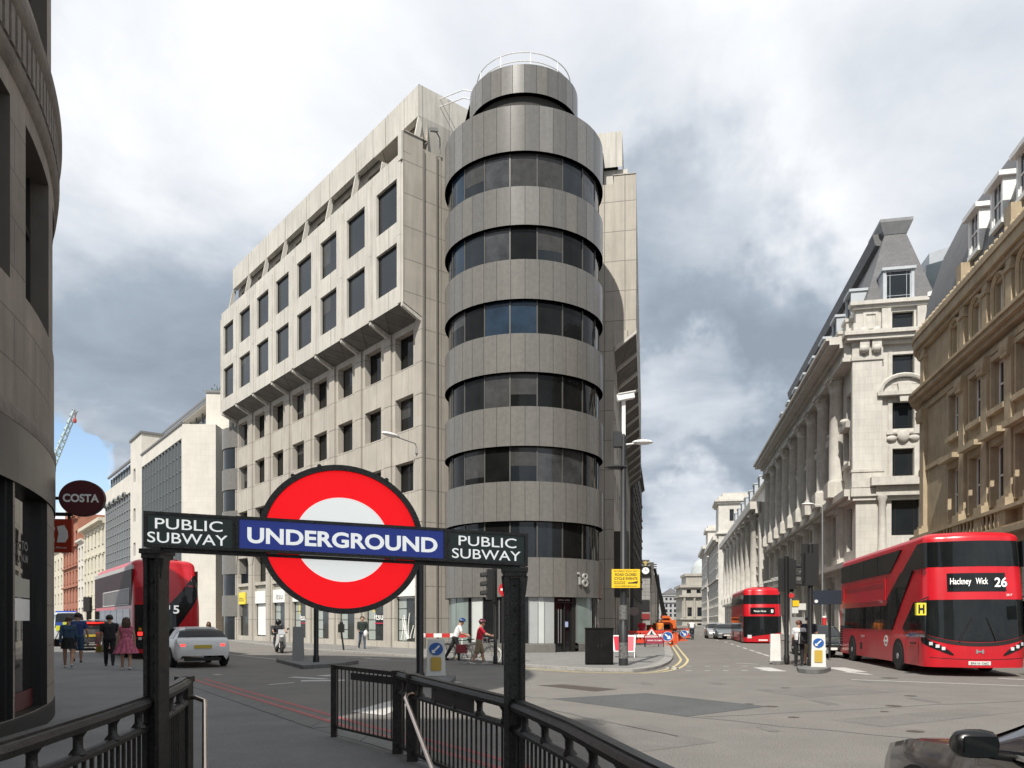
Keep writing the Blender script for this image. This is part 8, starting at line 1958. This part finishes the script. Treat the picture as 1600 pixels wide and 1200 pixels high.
bk = thing('backpack', 'black backpack with white trim on the woman waiting by the island', 'backpack', (p[0]+.07, p[1]-.17, .62)); b = MB(); b.hexa([(-.16, -.1, .2), (.16, -.1, .2), (.16, .08, .2), (-.16, .08, .2), (-.12, -.06, .62), (.12, -.06, .62), (.12, .06, .62), (-.12, .06, .62)]); b.ball((0, -.1, .36), (.12, .06, .13), 10); b.build('pouch', blackc, bk, 40); b = MB()
for s_ in (-1, 1): b.tube([(s_*.1, .05, .62), (s_*.11, .1, .72), (s_*.12, .18, .74)], .02, 6); b.tube([(s_*.17, -.1, .2), (s_*.14, -.09, .6)], .008, 5)
b.build('strap', whitec, bk, 40)
def bicycle(label, loc, rz, fm, wheelm, basket=False, drop=False, group='bicycles held by the two cyclists', panniers=None):
    """forward is +Y"""
    r = thing('bicycle', label, 'bicycle', (*loc, 0), rz, group); R0 = .34; ya, yf = -.5, .52
    for y_ in (ya, yf):
        b = MB(); b.torus((0, y_, R0), R0-.018, .018, 'x', 36, 8); w_ = b.build('wheel', wheelm[0], r, 60)
        b = MB(); b.torus((0, y_, R0), R0-.04, .011, 'x', 36, 6); b.lathe([(.012, -.04), (.02, -.03), (.02, .03), (.012, .04)], (0, y_, R0), 8, axis='x')
        for j in range(14): a = 2*pi*j/14; b.tube([(.015*(-1)**j, y_, R0), (0, y_+(R0-.045)*cos(a), R0+(R0-.045)*sin(a))], .0022, 4)
        b.build('rim', wheelm[1], w_, 60)
        b = MB(); pts = [(0, y_+(R0+.02)*cos(R_(a)), R0+(R0+.02)*sin(R_(a))) for a in (range(20, 165, 12) if y_ == yf else range(25, 190, 12))]; b.tube(pts, .013, 5); b.build('mudguard', fm, r, 60)
    bb = (0, -.08, .3); seat = (0, -.22, .82); head_t = (0, .36, .84); head_b = (0, .40, .68)
    b = MB()
    for p_, q_ in ((bb, seat), (seat, head_t), (bb, head_b), (head_t, head_b)): b.tube([p_, q_], .017, 8)
    for s_ in (-1, 1): b.tube([bb, (s_*.05, ya, R0)], .009, 6); b.tube([(0, -.2, .76), (s_*.05, ya, R0)], .009, 6); b.tube([head_b, (s_*.045, .42, .64), (s_*.05, yf, R0)], .011, 6)
    b.build('frame', fm, r, 60)
    b = MB(); b.tube([(0, -.22, .82), (0, -.24, .92)], .013, 6); b.hexa([(-.08, -.36, .92), (.08, -.36, .92), (.03, -.1, .93), (-.03, -.1, .93), (-.07, -.36, .96), (.07, -.36, .96), (.02, -.1, .96), (-.02, -.1, .96)]); b.build('saddle', blackm, r, 40)
    b = MB(); b.tube([head_t, (0, .35, .95), (0, .38, .98)], .014, 6); b.tube([(-.28, .25, 1.0), (-.22, .36, 1.0), (0, .38, .98), (.22, .36, 1.0), (.28, .25, 1.0)], .012, 6); b.build('handlebar', steel, r, 50)
    b = MB(); b.lathe([(.095, -.005), (.095, .005)], (.05, bb[1], bb[2]), 18, axis='x'); b.tube([(.06, bb[1], bb[2]), (.07, bb[1]+.1, bb[2]-.13)], .01, 6); b.tube([(-.06, bb[1], bb[2]), (-.07, bb[1]-.1, bb[2]+.13)], .01, 6); b.box(.06, .16, bb[1]+.07, bb[1]+.14, bb[2]-.145, bb[2]-.12); b.box(-.16, -.06, bb[1]-.14, bb[1]-.07, bb[2]+.115, bb[2]+.14); b.build('crankset', steel, r, 40)
    b = MB(); b.bar((0, -.25, .74), (0, -.7, .74), .12, .015)
    for s_ in (-1, 1): b.tube([(s_*.06, -.62, .74), (s_*.06, ya, R0)], .006, 5)
    b.build('rear_rack', steel, r)
    if basket:
        b = MB()
        for z_ in (.72, .82, .92):
            h_ = .14+.03*(z_-.72)/.2; b.tube([(-h_, .46, z_), (h_, .46, z_), (h_, .46+h_*1.7, z_), (-h_, .46+h_*1.7, z_), (-h_, .46, z_)], .006, 4)
        for x in (-.14, -.05, .05, .14): b.tube([(x, .7, .72), (x*1.2, .74, .92)], .004, 4); b.tube([(x, .46, .72), (x*1.2, .46, .92)], .004, 4)
        b.box(-.14, .14, .46, .7, .715, .722); b.build('basket', steel, r)
    if panniers:
        b = MB()
        for s_ in (-1, 1): b.box(s_*.13-.06, s_*.13+.06, -.72, -.38, .42, .74)
        b.build('pannier', panniers, r)
    return r
creamb = flat('cream bicycle paint', (.62, .61, .56), .35); tyb = (tyre, steel); tyw = (offwhite, steel)
bkA = G(737, 1036.5); 
bicycle('silver white bicycle with a front basket pushed by the cyclist in red', (bkA[0]+.22, bkA[1]-.45), R_(-97), creamb, tyw, True, panniers=cloth('dull red', (.30, .05, .06)))
bkB = G(707, 1032); bicycle('dark bicycle held by the cyclist in the white T-shirt, further left', (bkB[0]+.3, bkB[1]+.2), R_(-82), black, tyb, False)
pr_ = (bkA[0]+.30, bkA[1]-.85)
human('person', 'cyclist in a bright red shirt, khaki shorts and maroon helmet pushing a pale bicycle', pr_, R_(-85), [SKIN, redc, khaki, shoe_w], legs=((.26, .10), (-.22, .18)), lean=.12, height=1.68, sleeve='short', trouser='short', hair=dark_h, helmet=flat('maroon helmet', (.13, .03, .045), .35), hands=((.36, .40, 1.12), (.05, .46, 1.13)), z=.0, head=(0, .1), group='cyclists on foot')
pwh = (bkB[0]+.12, bkB[1]-.2)
human('person', 'cyclist in a white T-shirt and blue helmet leaning over the darker bicycle', pwh, R_(-78), [SKIN, whitec, blackc, shoe_b], legs=((-.42, .05), (.30, .3)), lean=.32, height=1.76, sleeve='short', trouser='long', hair=dark_h, helmet=flat('blue helmet', (.03, .07, .22), .35), hands=((-.2, .46, 1.05), (.22, .44, 1.02)), z=.0, head=(-.25, .2), group='cyclists on foot')
# far cyclist in white, seen from behind, and a passer-by behind the white car
p = G(1081, 996); c_far = ((1081-800)/1200*64, 64)
bicycle('bicycle ridden away down the right street by the person in white', c_far, math.atan2(SA[1], SA[0])-pi/2, black, tyb, group=None)
human('person', 'rider in a white shirt cycling away down the middle of the right street', c_far, math.atan2(SA[1], SA[0])-pi/2, [SKIN, whitec, jeans, shoe_b], hips=Vector((0, -.28, .98)), lean=.35, knees=((-.12, .12, .72), (.12, .08, .5)), feet=((-.12, -.02, .34), (.12, -.08, .12)), hands=((-.25, .28, 1.02), (.25, .28, 1.02)), hair=dark_h, z=.05)
p = ((326-800)/1200*38, 38); human('person', 'person with long red brown hair passing behind the white hatchback', p, R_(200), [SKIN2, cloth('plum', (.06, .03, .04)), jeans, shoe_b], female=True, height=1.6, hair=red_h, hair_long=True, z=.0)
# small distant figures by the roadworks
for k, (px, Z, m_, lab) in enumerate(((1003, 52, redc, 'passer-by in red standing in the shade left of the roadworks'), (1031, 55, cloth('hi vis orange', (.7, .2, .03)), 'road worker in an orange vest beside the works truck'))):
    human('person', lab, ((px-800)/1200*Z, Z), R_(160), [SKIN, m_, jeans, shoe_b], height=1.75, hair=dark_h, z=.05)
# ---- scooter and rider
sc_p = G(436, 1020); sc = thing('motor_scooter', 'black and white motor scooter with a black delivery box coming towards the camera', 'scooter', (*sc_p, 0), R_(207))
for y_ in (-.62, .66):
    b = MB(); b.lathe([(.14, -.06), (.24, -.06), (.28, -.03), (.28, .03), (.24, .06), (.14, .06)], (0, y_, .28), 24, axis='x'); w_ = b.build('wheel', tyre, sc, 40); b = MB(); b.lathe([(.01, -.045), (.15, -.045), (.15, .045), (.01, .045)], (0, y_, .28), 14, axis='x'); b.build('rim', alu, w_, 40)
b = MB(); b.grid([[(-.13, .62, .55), (.13, .62, .55), (.10, .74, .95), (-.10, .74, .95)], [(-.26, .42, .30), (.26, .42, .30), (.20, .50, .98), (-.20, .50, .98)]], 0, True); b.poly([(-.13, .62, .55), (.13, .62, .55), (.1, .74, .95), (-.1, .74, .95)]); b.build('front_fairing', flat('white scooter paint', (.5, .5, .5), .3), sc, 30)
b = MB(); b.grid([[(-.04, .9, .50), (.04, .9, .5), (.06, .7, .6), (-.06, .7, .6)], [(-.05, .5, .58), (.05, .5, .58), (.06, .5, .64), (-.06, .5, .64)]], 0, True); b.build('front_mudguard', black, sc, 30)
b = MB(); b.hexa([(-.2, .45, .22), (.2, .45, .22), (.2, -.1, .22), (-.2, -.1, .22), (-.2, .45, .32), (.2, .45, .32), (.2, -.1, .32), (-.2, -.1, .32)]); b.hexa([(-.2, -.05, .25), (.2, -.05, .25), (.14, -.85, .45), (-.14, -.85, .45), (-.16, -.0, .74), (.16, -.0, .74), (.13, -.85, .78), (-.13, -.85, .78)]); b.build('body', black, sc, 30)
b = MB(); b.hexa([(-.15, .0, .75), (.15, .0, .75), (.13, -.7, .79), (-.13, -.7, .79), (-.13, .0, .83), (.13, .0, .83), (.11, -.7, .86), (-.11, -.7, .86)]); b.build('seat', blackm, sc, 30)
b = MB(); b.tube([(-.34, .38, 1.05), (-.1, .5, 1.03), (.1, .5, 1.03), (.34, .38, 1.05)], .018, 8); b.tube([(0, .5, .9), (0, .5, 1.03)], .03, 8)
for s_ in (-1, 1): b.tube([(s_*.25, .44, 1.04), (s_*.32, .46, 1.22)], .008, 5); b.ball((s_*.33, .47, 1.25), (.07, .02, .05), 8)
b.build('handlebar', black, sc, 40)
b = MB(); b.ball((0, .74, .86), (.10, .05, .07), 12); b.build('headlight', lampw, sc, 60)
b = MB(); b.grid([[(-.16, .66, .98), (.16, .66, .98)], [(-.14, .56, 1.22), (.14, .56, 1.22)]]); b.build('windshield', flat('pale screen', (.4, .42, .43), .1), sc)
for s_ in (-1, 1): b = MB(); b.tube([(s_*.09, .66, .28), (s_*.07, .5, .85)], .025, 6); b.build('fork', alu, sc)
bxp = thing('delivery_box', 'black top box on the back of the scooter', 'box', (sc_p[0]-.29, sc_p[1]+.56, .0), R_(207)); b = MB(); b.box(-.25, .25, -.25, .25, .92, 1.42); b.box(-.26, .26, -.26, .26, 1.32, 1.36); b.build('box', black, bxp)
hm = flat('black crash helmet', (.02, .021, .022), .2)
rd_ = human('person', 'scooter rider in black with a full face helmet', sc_p, R_(207), [SKIN, char, char, shoe_b], hips=Vector((0, -.28, .88)), lean=.1, knees=((-.22, .16, .78), (.22, .16, .78)), feet=((-.17, .12, .36), (.17, .12, .36)), hands=((-.32, .34, 1.05), (.32, .34, 1.05)), sleeve='short', z=.0)
b = MB(); b.ball((0, -.21, 1.60), (.145, .165, .165), 18); o_ = b.build('helmet', hm, rd_, 60); b = MB()
rows = [[(.148*sin(R_(a)), -.21+.168*cos(R_(a)), z_) for a in range(-62, 63, 10)] for z_ in (1.55, 1.66)]; b.grid(rows); b.build('visor', vglass, o_, 60)
